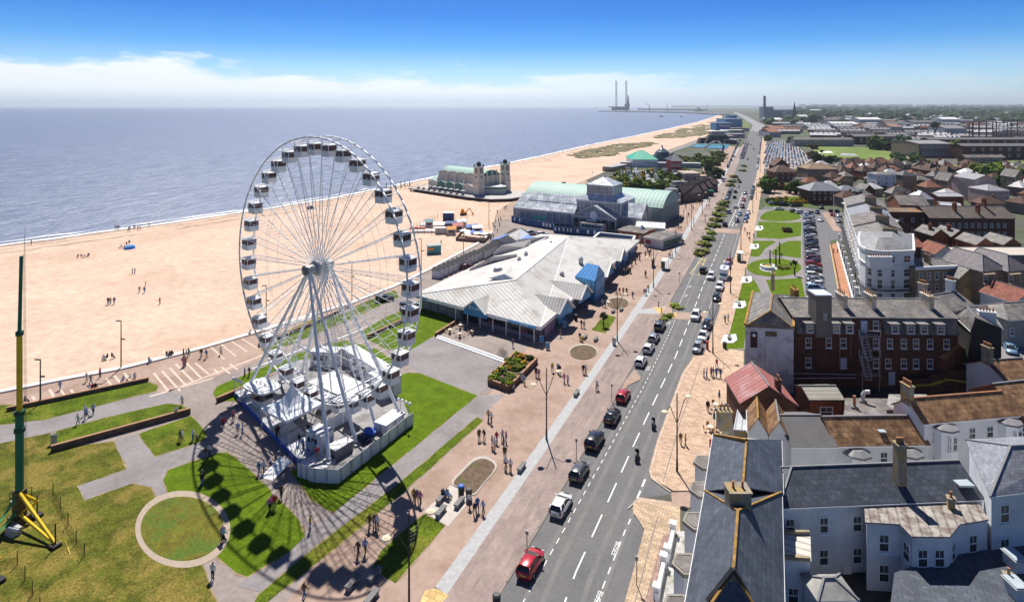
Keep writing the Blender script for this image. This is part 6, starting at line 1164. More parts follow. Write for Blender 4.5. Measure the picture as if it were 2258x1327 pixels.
def carmeshes(k):
 L,W_,prof,(xa,xb,xc,xd),H_=CT[k];w=W_/2;m=MB();secs=[]
 for x,z in prof:
  e=1-0.16*max(0,(abs(x)/(L/2)-0.72)/0.28);zb=0.24 if abs(x)<L/2-0.05 else 0.34
  secs.append([(x,-w*e*0.95,zb),(x,-w*e,zb+0.22),(x,-w*e,z*0.82),(x,-w*e*0.93,z),(x,w*e*0.93,z),(x,w*e,z*0.82),(x,w*e,zb+0.22),(x,w*e*0.95,zb)])
 loft(m,secs);zb=prof[2][1]-0.03;ri=w*0.7;bi=w*0.9
 for(x0,x1)in((xb-0.02,xc+0.02),):m.add([(x0,-ri,H_-0.05),(x1,-ri,H_-0.07),(x1,ri,H_-0.07),(x0,ri,H_-0.05),(x0+0.08,-ri*0.9,H_),(x1-0.1,-ri*0.9,H_-0.02),(x1-0.1,ri*0.9,H_-0.02),(x0+0.08,ri*0.9,H_)],[(0,1,2,3),(4,7,6,5),(0,4,5,1),(1,5,6,2),(2,6,7,3),(3,7,4,0)])
 for s_ in(-1,1):
  m.beam((xa,s_*bi,zb),(xb,s_*ri,H_-0.04),0.12,0.07);m.beam((xd,s_*bi,zb),(xc,s_*ri,H_-0.06),0.08,0.07);xm=(xb+xc)/2;m.beam((xm,s_*(bi+0.015),zb),(xm,s_*(ri+0.015),H_-0.05),0.09,0.05);m.box((xd-0.25,s_*(w+0.06),zb+0.06),(0.16,0.2,0.13))
 body=m.mesh('car',carmat('white'),smooth=True)
 g=MB();g.add([(xa,-bi,zb),(xd,-bi,zb),(xd,bi,zb),(xa,bi,zb),(xb,-ri,H_-0.06),(xc,-ri,H_-0.08),(xc,ri,H_-0.08),(xb,ri,H_-0.06)],[(0,1,5,4),(1,2,6,5),(2,3,7,6),(3,0,4,7)])
 gl=g.mesh('window_glass',glass);out={'glass':gl,'body':body,'L':L,'W':W_}
 t_=MB();q=MB();q.lathe((0,0,0),[(0.31,-0.1),(0.33,-0.06),(0.33,0.06),(0.31,0.1)],12);t_.add([(v[0],v[2],v[1])for v in q.v],q.f);out['tyre']=t_.mesh('wheel',tyre)
 t_=MB();q=MB();q.lathe((0,0,0),[(0.21,-0.105),(0.21,0.105)],10);t_.add([(v[0],v[2],v[1])for v in q.v],q.f);out['rim']=t_.mesh('rim',rimm)
 z=prof[1][1]-0.14;out['tail']=MB().box((0,0,0),(0.07,0.3,0.2)).mesh('tail_lamp',redl);out['tz']=z
 out['head']=MB().box((0,0,0),(0.09,0.34,0.15)).mesh('headlight',clearl);out['hz']=prof[-2][1]+0.02;out['py']=MB().box((0,0,0),(0.03,0.52,0.12)).mesh('number_plate',plate_y);out['pw']=MB().box((0,0,0),(0.03,0.52,0.12)).mesh('number_plate',plate_w)
 out['grille']=MB().box((0,0,0),(0.05,W_*0.55,0.2)).mesh('grille',black);return out
CM={k:carmeshes(k)for k in CT}
def car(p,rz,k,col,label,group=None,parts=2,name='parked_car'):
 c=CM[k];o=put(name,c['body'],None,p,rz,mat=carmat(col));tag(o,label,'car',group);L,W_=c['L'],c['W']
 put('window_glass',c['glass'],o)
 if parts>=1:
  for x in(-L*0.30,L*0.31):
   for y in(-1,1):
    w_=put('wheel',c['tyre'],o,(x,y*(W_/2-0.1),0.33))
    if parts>=2:put('rim',c['rim'],w_)
 if parts>=2:
  for y in(-1,1):put('tail_lamp',c['tail'],o,(-L/2+0.03,y*(W_/2-0.24),c['tz']));put('headlight',c['head'],o,(L/2-0.06,y*(W_/2-0.34),c['hz']))
  put('number_plate',c['py'],o,(-L/2-0.01,0,c['tz']-0.12));put('number_plate',c['pw'],o,(L/2+0.01,0,0.48));put('grille',c['grille'],o,(L/2-0.01,0,0.62))
 return o
def roadang(v):        # heading of the street at photo row v
 a=G(along(KERB_L,v),v);b=G(along(KERB_L,v-6 if v<500 else v-30),v-6 if v<500 else v-30);d=b-a;return math.atan2(d.y,d.x)
CARS=[(1170,1252,'hatch','red',1,'red hatchback nearest the camera in the kerbside row'),(1237,1122,'hatch','white',1,'white hatchback behind the nearest red car at the kerb'),(1277,1048,'hatch','grey',1,'grey hatchback third from camera in the kerbside row'),(1311,979,'suv','black',1,'black off-roader parked between grey hatchback and black saloon'),(1350,925,'saloon','black',1,'black saloon parked just behind the farther red hatchback'),(1374,879,'hatch','red',1,'red hatchback by the pink kerb island, second red in the row'),(1413,802,'hatch','white',1,'white hatchback nearest the kerb island beyond it'),(1430,773,'hatch','white',1,'white hatchback parked second beyond the kerb island'),(1442,750,'hatch','silver',1,'silver hatchback with pale roof before the crossing'),(1455,724,'suv','grey',1,'grey tall car closest to the crossing shrubs'),
 (1534,702,'suv','white',-1,'white car driving off the pink crossing towards the camera'),(1551,600,'suv','black',1,'black car driving away beside the bus stop box'),(1568,614,'suv','white',-1,'white car with roof bars driving beside the motorhome'),(1538,772,'hatch','silver',-1,'silver car nearest the red post box on the right kerb'),(1550,746,'saloon','white',-1,'white saloon between silver and dark blue cars, right kerb'),(1559,722,'hatch','navy',-1,'dark blue car at the head of the right kerb three'),(1580,661,'hatch','black',-1,'black hatchback parked near the lamp by the crossing'),(1587,637,'suv','white',-1,'white tall car parked in front of the motorhome'),(1604,592,'hatch','blue',-1,'blue car parked just behind the motorhome'),(1608,580,'hatch','red',-1,'red car parked behind the blue one by the motorhome'),
 (1599,498,'suv','black',1,'black car at the far pink crossing, driving away'),(1625,489,'hatch','navy',-1,'navy car approaching the far pink crossing'),(1644,490,'hatch','blue',-1,'blue car first in the right-hand row above the crossing'),(1647,481,'hatch','blue',-1,'blue car second in the right-hand row above the crossing'),(1650,471,'hatch','white',-1,'white car third in the right-hand row above the crossing'),(1631,474,'saloon','pale blue',-1,'pale blue car in the approaching lane by the hatching'),(1607,470,'suv','silver',1,'silver car driving away beside the clipped hedges'),(1637,458,'suv','dark red',-1,'dark red car approaching, nearer of two on the hatching'),(1622,459,'hatch','white',1,'white car driving away beside the dark red one'),(1640,443,'hatch','red',-1,'red car approaching, farther of two on the hatching'),(1620,437,'hatch','black',1,'black car driving away, nearer one by the parked queue'),(1643,428,'suv','silver',-1,'silver car approaching beyond the red one'),(1622,425,'hatch','navy',1,'navy car driving away by the parked queue'),(1575,474,'saloon','grey',-1,'grey car alone on the tramway lane beside the hedges'),
 (1627,413,'saloon','silver',-1,'silver car turning at the far junction'),(1632,403,'hatch','black',1,'black car waiting right of the far junction'),(1629,399,'hatch','navy',1,'navy car just beyond the black one at the junction'),(1406,526,'hatch','yellow',-1,'yellow car parked by the white kiosk block'),(1419,528,'hatch','red',-1,'red car parked beside the yellow one'),(1172,517,'suv','silver',0,'silver car parked left in front of the blue hoarding'),(1196,520,'suv','white',0,'white car parked right in front of the blue hoarding'),(1228,526,'saloon','black',0,'black car half hidden behind the pale hall roof'),(1130,534,'hatch','red',0,'red car tucked behind the farther beach huts'),(1124,529,'hatch','navy',0,'navy car beside the red one behind the beach huts'),(1029,592,'saloon','dark red',0,'dark red car parked behind the nearer beach huts'),(848,663,'suv','black',0,'black car parked on the walk behind the wheel rim'),(903,680,'suv','navy',0,'dark blue car parked beside the hall lawn')]
for u,v,k,c,d,lab in CARS:
 z=0.05 if v<540 or d==0 else 0.02
 rz=roadang(v)+(pi if d==-1 else 0)if d else YAW+0.35
 car(G(u,v,z),rz,k,c,lab,None,2 if v>560 else 1,'car' if d and u>1500 else 'parked_car')
seq=['white','navy','silver','black','white','grey','blue','silver','white','black','navy','grey','pale blue','dark red','silver','red','navy','white','black']
# angled row along the gardens
row=[(1775,470),(1788,480)];n=31;k0=0
cols=['black','white','pale blue','white','silver','white','grey','navy','silver','white','black','navy','white','silver','black','navy','grey','black','white','silver','dark red','navy','red','silver','black','white','silver','white','pale blue','navy','white']
A0,A1=G(1783,473),G(1801,662)
for i in range(n):
 p=lerp(A0,A1,i/(n-1));c=cols[i]
 car(p+Vector((0,0,0.02)),YAW*0+math.atan2((A0-A1).y,(A0-A1).x)-1.25+(0 if i%3 else pi),['hatch','suv','saloon'][i%3],c,'%s car parked nose-in along the lawns of the side street'%c,'cars parked nose-in beside the lawns',1)
for u,v,k,c,d,lab in((1705,452,'suv','silver',0,'silver van-like car parked left below the flower bank'),(1729,454,'suv','navy',0,'dark blue tall car parked below the flower bank'),(1753,456,'saloon','black',0,'black car parked right below the flower bank'),(1718,463,'saloon','white',0,'white saloon driving across the top of the oval lawns'),(1752,468,'saloon','black',0,'black saloon at the top corner of the oval lawns'),(1766,471,'suv','white',0,'white tall car turning at the top of the nose-in row'),(1802,471,'hatch','navy',-1,'navy car driving down the side street'),(1809,487,'saloon','white',-1,'white saloon driving down the side street'),(1811,460,'suv','black',-1,'black car at the top of the side street'),(1836,476,'hatch','red',1,'red car in the small forecourt by the crescent'),(1850,478,'saloon','white',1,'white car nearest the wall in the crescent forecourt'),(1850,490,'saloon','silver',1,'silver car at the end of the crescent forecourt'),(1832,468,'hatch','black',1,'black car at the back of the crescent forecourt'),(1846,468,'hatch','navy',1,'navy car at the back of the crescent forecourt'),(2228,775,'saloon','pale blue',-1,'pale blue car parked in the street by the right edge')):
 car(G(u,v,0.03),(YAW if d==0 else 1.45+(pi if d<0 else 0)),k,c,lab,None,1,'car')
# queues parked along the far street: countable, described by colour
rg=random.Random(5)
def lane(poly,v0,v1,gap,d,where,group,jit=0.2,fill=0.85):
 P=[G(along(poly,v),v)for v in[lerp(v0,v1,i/12)for i in range(13)]];s=0.0
 for A,B in zip(P,P[1:]):
  L=(B-A).length;
  while s<L:
   if rg.random()<fill:
    q=A+(B-A)*(s/L);c=rg.choice(seq);q.z=0.05;car(q,math.atan2((B-A).y,(B-A).x)+(pi if d<0 else 0),rg.choice(['hatch','suv','saloon']),c,'%s car %s'%(c,where),group,0)
   s+=gap+rg.uniform(0,jit)
  s-=L
lane([(1601,448),(1614,415)],447,416,6.2,1,'in the kerbside queue by the far hedges','cars queued by the far hedges',0.2,1)
lane([(1655,441),(1663,412)],440,414,6.0,-1,'parked on the right kerb facing the camera','cars on the right kerb',0.2,1)
lane([(1604,372),(1621,332),(1640,293)],370,296,9,1,'parked along the far left side of the street','cars along the far left kerb',3)
lane([(1632,350),(1645,316),(1655,300)],350,314,5.5,1,'parked in the middle rank of the far street','cars in the middle rank',0.5,1);lane([(1638,350),(1650,316),(1655,304)],350,314,5.5,1,'in the second middle rank of the far street','cars in the second middle rank',0.5,1)
lane([(1669,380),(1676,330),(1679,296)],378,298,14,-1,'parked on the far right side of the street','cars along the far right kerb',14)
for u,v,c,d in((1613,355,'black',1),(1619,347,'navy',1),(1649,352,'grey',-1),(1640,318,'black',1),(1647,305,'navy',-1),(1655,320,'white',-1),(1662,330,'black',-1),(1668,300,'silver',-1),(1650,291,'grey',1),(1661,290,'black',-1)):
 car(G(u,v,0.05),roadang(v),'hatch',c,'%s car driving on the far stretch of the street'%c,'cars driving on the far street',0,'car')
# seafront car park: rows of cars, nearest ones each their own, the rest one mass
CP=[(1683,370),(1690,311),(1743,312),(1786,351),(1760,370)]
def inpoly(x,y,P):
 c=False
 for(x0,y0),(x1,y1)in zip(P,P[1:]+P[:1]):
  if(y0>y)!=(y1>y)and x<(x1-x0)*(y-y0)/(y1-y0)+x0:c=not c
 return c
PC=[tuple(G(*p)[:2])for p in CP];xs=[p[0]for p in PC];ys=[p[1]for p in PC];spots=[]
y=min(ys);r_=0
while y<max(ys):
 x=min(xs)
 while x<max(xs):
  if inpoly(x,y,PC)and rg.random()<0.9:spots.append((x,y,r_))
  x+=2.7
 y+=5.2 if r_%2==0 else 9.5;r_+=1
spots.sort(key=lambda s_:Vector((s_[0],s_[1],0)).dot(FV));far=MB()
for i,(x,y,r0)in enumerate(spots):
 c=rg.choice(['white','white','navy','pale blue','silver','silver','grey','black','blue','red' if i%4==0 else 'white'])
 if i<130:car((x,y,0.04),pi/2+(0 if r0%2 else pi)+rg.uniform(-.04,.04),rg.choice(['hatch','suv','saloon']),c,'%s car in the nearer part of the packed seafront car park'%c,'%s cars in the packed car park'%c,0)
 else:
  far.cur=['white','navy','silver','grey','pale blue'].index(c)if c in('white','navy','silver','grey','pale blue')else 1
  far.box((x,y,0.62),(1.75,4.2,0.75));far.box((x,y-0.2,1.22),(1.5,2.3,0.5),0,0.82)
stuff(tag(far.build('parked_cars',[carmat(c)for c in('white','navy','silver','grey','pale blue')]),'packed mass of parked cars in the far part of the car park','cars'))
# motorhome, van, motorbikes
t=thing('motorhome','white motorhome parked in the right-hand kerb row','motorhome',G(1597,613,0.02),roadang(613)+pi)
m=MB();m.box((-0.7,0,1.65),(4.4,2.2,2.5));m.box((1.5,0,2.35),(1.4,2.1,1.0),0,0.85);m.box((2.3,0,0.75),(2.0,2.0,0.85),0,0.94);bdy=m.build('body',carmat('white'),t)
m=MB();m.add([(2.75,-0.9,1.15),(2.75,0.9,1.15),(2.05,0.85,1.88),(2.05,-0.85,1.88),(1.6,-0.98,1.15),(1.6,0.98,1.15),(1.6,0.9,1.88),(1.6,-0.9,1.88)],[(0,1,2,3),(0,3,7,4),(1,5,6,2)]);m.build('windscreen',M('bluish_glass',(0.16,0.28,0.36),0.1,0.1,1),t)
for y in(-1,1):MB().box((-0.6,y*1.11,2.0),(1.2,0.03,0.6)).build('side_window',glass,t)
for x in(-1.9,2.0):
 for y in(-1,1):w_=put('wheel',CM['suv']['tyre'],t,(x,y*0.95,0.33));put('rim',CM['suv']['rim'],w_)
for x in(-1.2,0.2):MB().box((x,0,2.95),(0.6,0.6,0.1)).build('roof_vent',darkgrey,t)
for y in(-1,1):MB().box((3.28,y*0.75,0.85),(0.08,0.3,0.18)).build('headlight',clearl,t)
t=thing('van','white van driving towards the camera on the tramway lane','van',G(1595,400,0.06),roadang(400)+pi);m=MB();m.box((-0.6,0,1.3),(4.0,2.0,2.0),0,0.94);m.box((2.0,0,0.85),(1.3,1.95,1.0),0,0.9);m.build('body',carmat('white'),t);m=MB();m.add([(2.4,-0.85,1.3),(2.4,0.85,1.3),(1.42,0.8,2.15),(1.42,-0.8,2.15)],[(0,1,2,3)]);m.build('windscreen',glass,t)
for x in(-1.7,1.8):
 for y in(-1,1):put('wheel',CM['suv']['tyre'],t,(x,y*0.9,0.33))
BK=[]
for u,v,lab in((1441,941,'blue and black motorbike ridden in the approaching lane, farther one'),(1405,1012,'black motorbike ridden in the approaching lane, nearer one')):
 t=thing('motorbike',lab,'motorbike',G(u,v,0.02),roadang(v)+pi)
 for x in(-0.7,0.75):m=MB();q=MB();q.lathe((0,0,0),[(0.30,-0.07),(0.32,0),(0.30,0.07)],12);m.add([(x+a[0],a[2],0.32+a[1])for a in q.v],q.f);m.build('wheel',tyre,t)
 m=MB();m.box((0.05,0,0.55),(0.9,0.3,0.45),0,0.8);m.blob((0.25,0,0.88),(0.38,0.19,0.18),8,5,0.02);m.box((-0.55,0,0.82),(0.6,0.24,0.12));m.beam((0.75,0,0.35),(0.5,0,1.05),0.12,0.1);m.box((0.72,0,0.95),(0.2,0.3,0.3),0,0.7);m.build('body',M('bike_blue',(0.03,0.06,0.18),0.35,0.1,2,coat=0.6)if v<1000 else black,t)
 m=MB();m.tube((0.5,-0.38,1.08),(0.5,0.38,1.08),0.03);m.build('handlebar',steel,t);MB().box((0.84,0,0.95),(0.04,0.2,0.16)).build('headlight',clearl,t);BK.append(t)
# ---------------- people ----------------
def skinned(joints,edges,name):
 me=bpy.data.meshes.new(name);me.from_pydata([j[:3]for j in joints],edges,[]);o=bpy.data.objects.new(name,me);COL.objects.link(o)
 sk=o.modifiers.new('s','SKIN');sk.use_smooth_shade=True
 for i,j in enumerate(joints):me.skin_vertices[0].data[i].radius=(j[3],j[4]if len(j)>4 else j[3])
 me.skin_vertices[0].data[0].use_root=True;su=o.modifiers.new('u','SUBSURF');su.levels=1;su.render_levels=1
 bpy.context.view_layer.update();r=bpy.data.meshes.new_from_object(o.evaluated_get(bpy.context.evaluated_depsgraph_get()));bpy.data.objects.remove(o);r.name=name;return r
def person_mesh(pose):
 sit=pose=='sit';hp=0.40 if sit else 0.93;J=[];E_=[]
 def j(*a):J.append(a);return len(J)-1
 pel=j(0,0,hp,0.15,0.11);lean=0.10 if pose=='ride' else(0.04 if not sit else-0.03)
 ab=j(lean*0.5,0,hp+0.22,0.135,0.10);ch=j(lean,0,hp+0.42,0.165,0.12);nk=j(lean*1.2,0,hp+0.56,0.06);hd=j(lean*1.3+0.02,0,hp+0.66,0.085,0.095);tp=j(lean*1.3+0.01,0,hp+0.76,0.075,0.09);E_+=[(pel,ab),(ab,ch),(ch,nk),(nk,hd),(hd,tp)]
 for s_ in(-1,1):
  st={'walk':0.28*s_,'stand':0.03*s_,'sit':0,'ride':0}[pose]
  if sit:kn,an,toe=(0.42,s_*0.12,0.42),(0.45,s_*0.12,0.08),(0.62,s_*0.13,0.04)
  elif pose=='ride':hp0=hp;kn,an,toe=(0.40,s_*0.2,hp-0.12),(0.12,s_*0.22,hp-0.5),(0.3,s_*0.22,hp-0.55)
  else:kn,an,toe=(st*0.5+0.05,s_*0.1,0.50),(st*1.05-(0.04 if st<0 else 0),s_*0.1,0.085+(0.05 if st<-0.1 else 0)),(st*1.05+0.17,s_*0.12,0.04)
  h=j(0.01,s_*0.09,hp-0.06,0.095,0.1);k=j(*kn,0.062);a=j(*an,0.042);t_=j(*toe,0.038);E_+=[(pel,h),(h,k),(k,a),(a,t_)]
  sw={'walk':-0.2*s_,'stand':0.02,'sit':0.28,'ride':0.3}[pose]
  sh_=j(lean,s_*0.19,hp+0.46,0.058);el_=j(lean+sw*0.4,s_*0.25,hp+0.20,0.045);wr=j(lean+sw+0.05,s_*0.24,hp-0.02 if pose!='ride' else hp+0.18,0.032);ha=j(lean+sw+0.08,s_*0.235,hp-0.12 if pose!='ride' else hp+0.16,0.036,0.02);E_+=[(ch,sh_),(sh_,el_),(el_,wr),(wr,ha)]
  for q in(-1,0,1):E_.append((ha,j(lean+sw+0.10+q*0.02,s_*(0.235+0.0*q),(hp-0.2 if pose!='ride' else hp+0.10)-abs(q)*0.01,0.010)))
  E_.append((ha,j(lean+sw+0.13,s_*0.21,hp-0.13 if pose!='ride' else hp+0.15,0.011)))
 nose=j(lean*1.3+0.115,0,hp+0.665,0.014);E_.append((hd,nose))
 body=skinned(J,E_,'person')
 body.materials.clear();body.materials.append(M('skin',(0.50,0.27,0.18),0.6,0.1,4));return body,hp
def sub(me,keep,off,name,mat):
 bm=bmesh.new();bm.from_mesh(me);bm.normal_update();dl=[f for f in bm.faces if not keep(f.calc_center_median())];bmesh.ops.delete(bm,geom=dl,context='FACES');bm.normal_update()
 for v in bm.verts:v.co+=v.normal*off
 r=bpy.data.meshes.new(name);bm.to_mesh(r);bm.free();r.materials.append(mat);return r
CL={'black':(0.012,0.012,0.014),'navy':(0.02,0.03,0.07),'grey':(0.12,0.12,0.125),'white':(0.7,0.7,0.7),'blue':(0.06,0.14,0.36),'red':(0.42,0.03,0.04),'pink':(0.55,0.18,0.28),'yellow':(0.6,0.4,0.03),'orange':(0.6,0.2,0.03),'olive':(0.08,0.08,0.04),'brown':(0.12,0.07,0.04),'tan':(0.38,0.28,0.18),'pale blue':(0.3,0.42,0.58)}
def clm(c):return M('cloth_'+c.replace(' ','_'),CL[c],0.85,0.12,6)
HAIR=[M('hair_dark',(0.025,0.018,0.013),0.6),M('hair_brown',(0.09,0.05,0.025),0.6),M('hair_fair',(0.34,0.22,0.09),0.6),M('hair_grey',(0.35,0.34,0.33),0.6)]
PM={}
for po in('walk','stand','sit','ride'):
 b,hp=person_mesh(po)
 PM[po]=(b,sub(b,lambda c:hp+0.02<c.z<hp+0.535 or(abs(c.y)>0.17 and hp+0.06<c.z<hp+0.55),0.016,'top',clm('black')),sub(b,(lambda c:c.z<hp+0.06 and abs(c.y)<0.175 and c.z>0.09)if po!='sit' else(lambda c:c.z<hp+0.1 and abs(c.y)<0.19 and c.z>0.1 and not(c.x>0.2 and c.z>0.5)),0.014,'trousers',clm('navy')),sub(b,lambda c:(c.z>hp+0.70)or(c.z>hp+0.60 and c.x<0.02+0.0 and abs(c.y)<0.12 and c.z>hp+0.6),0.016,'hair',HAIR[0]),sub(b,lambda c:c.z<0.10 if po!='ride' else c.z<hp-0.46,0.012,'shoes',clm('black')))
rp=random.Random(11)
def person(p,rz,pose,top,bot,hair,label,scale=1.0,z=None,group=None):
 me=PM[pose];o=put('person',me[0],None,p,rz,(scale,)*3);tag(o,label,'person',group)
 put('top',me[1],o,mat=clm(top));put('trousers',me[2],o,mat=clm(bot));put('hair',me[3],o,mat=HAIR[hair]);put('shoes',me[4],o);return o
TOPS=['black','navy','grey','white','blue','black','red','olive','white','pale blue','tan','pink','brown','yellow'];BOTS=['navy','black','blue','tan','black','grey','blue','tan']
def crowd(s_,x0,y0,where,pts,z=0.05,special={}):
 for i,(a,b,*r)in enumerate(pts):
  u,v=x0+a/s_,y0+b/s_;pose='walk' if rp.random()<0.7 else 'stand';sc_=1.0
  top=rp.choice(TOPS);bot=rp.choice(BOTS)
  for q in r:
   if q=='s':pose='sit'
   elif q=='c':sc_=0.68
   elif q in CL:top=q
  verb={'walk':'walking','stand':'standing','sit':'sitting'}[pose];who='child' if sc_<0.9 else 'person'
  person(G(u,v,z),rp.uniform(0,2*pi)if pose!='walk' else rp.choice([0,pi])+YAW+rp.uniform(0.6,1.9),pose,top,bot,rp.randrange(4),'%s in %s top, %s trousers, %s %s'%(who,top,bot,verb,where),sc_*rp.uniform(0.96,1.06))
crowd(2.518,0,800,'on the sea-wall walk',[(482,105),(503,115),(557,80),(333,150),(685,105,'s'),(722,95,'s'),(748,88,'s','white'),(497,150,'s'),(515,148,'s'),(530,145,'s'),(120,222,'s'),(140,220,'s'),(1022,20)])
crowd(2.518,0,800,'near the grass ring',[(470,290,'white'),(480,310,'pale blue'),(517,285),(433,340,'white'),(1012,235),(980,295,'white'),(1008,435,'white'),(1000,432),(1070,430),(1090,435,'c'),(1357,75),(1384,72),(1140,535),(1162,520,'white'),(1120,680),(1125,665),(1240,360),(1230,355),(1237,985),(1180,1200,'white'),(1497,820),(1437,620),(1465,610),(1320,390,'pale blue'),(1345,395),(1295,320)],0.08)
crowd(2.518,850,800,'near the long soil bed',[(520,430),(548,430),(572,320),(588,335),(590,470,'pink'),(605,480),(617,445,'red'),(650,430),(668,440),(658,470),(667,590),(694,600),(663,530),(158,770),(175,780),(193,790),(320,745,'s'),(340,750,'s'),(348,755,'s'),(468,800,'white'),(497,845),(510,820,'blue'),(543,835,'pale blue')])
crowd(2.518,850,800,'near the raised planter',[(836,75),(851,80),(927,50),(957,55),(967,65),(992,110,'pink'),(1012,115),(1098,60),(1112,60),(772,120,'pale blue'),(712,150,'s','white')])
crowd(2.258*2258/2258,0,0,'in the wheel shadow',[(790*2.258,1225*2.258),(805*2.258,1222*2.258),(815*2.258,1165*2.258),(826*2.258,1163*2.258),(833*2.258,1168*2.258,'white'),(683*2.258,1168*2.258),(670*2.258,1320*2.258),(620*2.258,1098*2.258),(600*2.258,1120*2.258),(606*2.258,1122*2.258),(492*2.258,1195*2.258)],0.08)
crowd(2.518,1250,800,'on the right-hand pavement',[(760,80),(775,80),(803,75,'pink'),(815,75,'blue'),(830,78),(853,85),(833,25),(782,265),(632,450),(657,455,'yellow'),(862,285)],0.13)
crowd(4.7375,1420,520,'by the long lawn',[(848,905),(878,890),(1000,230),(1060,395)],0.13)
crowd(3.159,880,440,'outside the white-roofed hall',[(1270,890),(1290,895),(1260,980),(1275,990,'s'),(1125,955,'grey'),(793,1025),(1512,655),(1535,655,'red'),(1562,655),(1585,660),(1628,685,'blue'),(1707,665),(1720,665),(1735,640),(1418,745,'pale blue'),(1437,750,'grey'),(1300,780,'navy'),(1310,785),(1718,540),(1564,515),(1590,515),(1610,515),(1645,445),(1622,460),(1660,415),(1675,425),(1715,395),(1730,370),(1745,390)])
crowd(5.105,1300,380,'around the bus shelter',[(630,940),(670,930),(690,920),(670,815),(690,830),(720,830),(755,815),(780,840),(800,850),(815,810),(850,840),(960,800),(1010,800),(1020,825),(1045,800),(1060,815),(915,890),(895,960),(915,965),(930,965),(440,1130),(460,1130),(380,1130),(390,1140),(470,1060),(515,1030),(540,960),(565,990),(630,1165),(875,760),(895,765)])
crowd(5.105,1300,380,'in the promenade crowd',[(1005,650),(1030,650),(980,610),(920,600,'red'),(1030,520),(1055,520),(1110,490),(1120,500),(1000,535),(1090,430),(1060,460,'yellow'),(1175,340),(1205,360),(1240,370),(1260,375),(1320,395),(1345,400),(1080,400),(1150,400),(1140,330),(1165,420),(1090,340),(1120,300),(1130,270),(1180,250),(1210,270),(1330,330),(1350,340),(1240,260),(1160,290),(1100,330,'red')])
crowd(5.105,1300,380,'near the green canopy',[(1410,160),(1430,170),(1395,150),(1150,235),(1310,280),(1340,290),(1370,270),(1385,240),(1350,250),(1290,200),(1270,170),(1250,150),(1300,140),(1330,120),(1340,90),(1360,80)])
crowd(5.105,1300,380,'beside the oval lawns',[(1775,720),(1800,720),(1800,780),(1850,740),(1750,665),(1505,265),(1488,320)],0.13)
crowd(2.654,0,400,'by the surf',[(673,283),(685,282),(695,282),(752,290),(760,288),(783,278),(790,278,'red'),(808,282),(820,282),(871,265),(183,372,'yellow'),(710,390,'s'),(728,392,'s'),(741,380),(756,372),(457,445,'s','orange'),(475,445,'s'),(493,445,'s','white'),(518,440,'s')])
crowd(2.654,0,400,'on the open sand',[(775,540),(788,540),(815,650),(845,652),(851,610,'c'),(632,720),(645,718,'yellow'),(668,718),(936,718,'pink'),(607,1045,'s'),(628,1040,'s'),(655,1035,'s')])
crowd(2.654,0,400,'at the sea wall',[(975,1025,'s'),(992,1025,'s'),(1005,1020,'s'),(872,1062,'s'),(1072,1030),(1105,1022),(1090,1015,'c'),(1075,1085),(1086,1075),(1178,1030),(1208,1035,'blue'),(1293,1015,'white'),(1465,895,'s')])
crowd(3.763,880,330,'near the pier',[(815,530),(825,600),(845,590),(800,610),(780,640),(795,660),(770,740),(785,735),(760,760),(835,640),(815,690),(875,500),(890,490),(1210,95),(1235,97),(1258,97),(1800,130),(1720,165),(1735,165),(1745,165),(350,790),(68,300),(1605,200)])
crowd(2.458,480,560,'on the wheel deck',[(320,990),(330,985),(440,1035),(465,1060),(487,1075,'pale blue'),(520,1075),(555,1070),(530,1000),(545,990),(490,980),(540,1110,'red')],0.8)
crowd(4.738,1560,400,'in the oval gardens',[(775,800,'grey'),(685,780),(870,900),(1322,745,'brown'),(1357,750)],0.13)
rng2=random.Random(3)
crowd(1,0,0,'on the far promenade',[(lerp(1545,1604,f)+rng2.uniform(-9,9),lerp(425,335,f))for f in[i/34 for i in range(35)]])
for b,lab in zip(BK,('rider in dark leathers on the farther blue motorbike','rider in dark leathers on the nearer black motorbike')):
 o=person(b.location+Vector((0,0,0)),b.rotation_euler.z,'ride','black','black',0,lab);m=MB();m.blob((0.15,0,1.63),(0.155,0.14,0.16),10,7,0.0);m.build('helmet',M('helmet',(0.55,0.55,0.57)if 'farther' in lab else(0.02,0.02,0.02),0.25),o,smooth=True)
def cycle(t):
 for x in(-0.52,0.52):
  m=MB();n=14
  for i in range(n):a,b=2*pi*i/n,2*pi*(i+1)/n;m.tube((x+0.33*cos(a),0,0.34+0.33*sin(a)),(x+0.33*cos(b),0,0.34+0.33*sin(b)),0.025,n=4)
  m.build('wheel',tyre,t)
 m=MB();m.path([(-0.52,0,0.34),(-0.1,0,0.3),(0.4,0,0.8),(-0.2,0,0.8),(-0.1,0,0.3)],0.025);m.path([(-0.52,0,0.34),(-0.2,0,0.8),(-0.25,0,0.95)],0.02);m.path([(0.52,0,0.34),(0.4,0,0.8),(0.38,0,1.05)],0.022);m.build('frame',darkgrey,t);MB().box((-0.25,0,0.97),(0.25,0.14,0.06)).build('saddle',black,t);MB().tube((0.38,-0.28,1.05),(0.38,0.28,1.05),0.02).build('handlebar',black,t)
t=thing('bicycle','bicycle ridden along the tramway lane beside the granite strip','bicycle',G(1316,860,0.06),roadang(860));cycle(t);person(t.location,t.rotation_euler.z,'ride','white','navy',1,'cyclist in white top riding along the tramway lane')
for k in range(4):t=thing('bicycle','bicycle parked at the rack by the terrace steps','bicycle',G(1103+k*4,780+k*2,0.06),1.2+0.1*k,'bicycles parked at the rack');cycle(t)
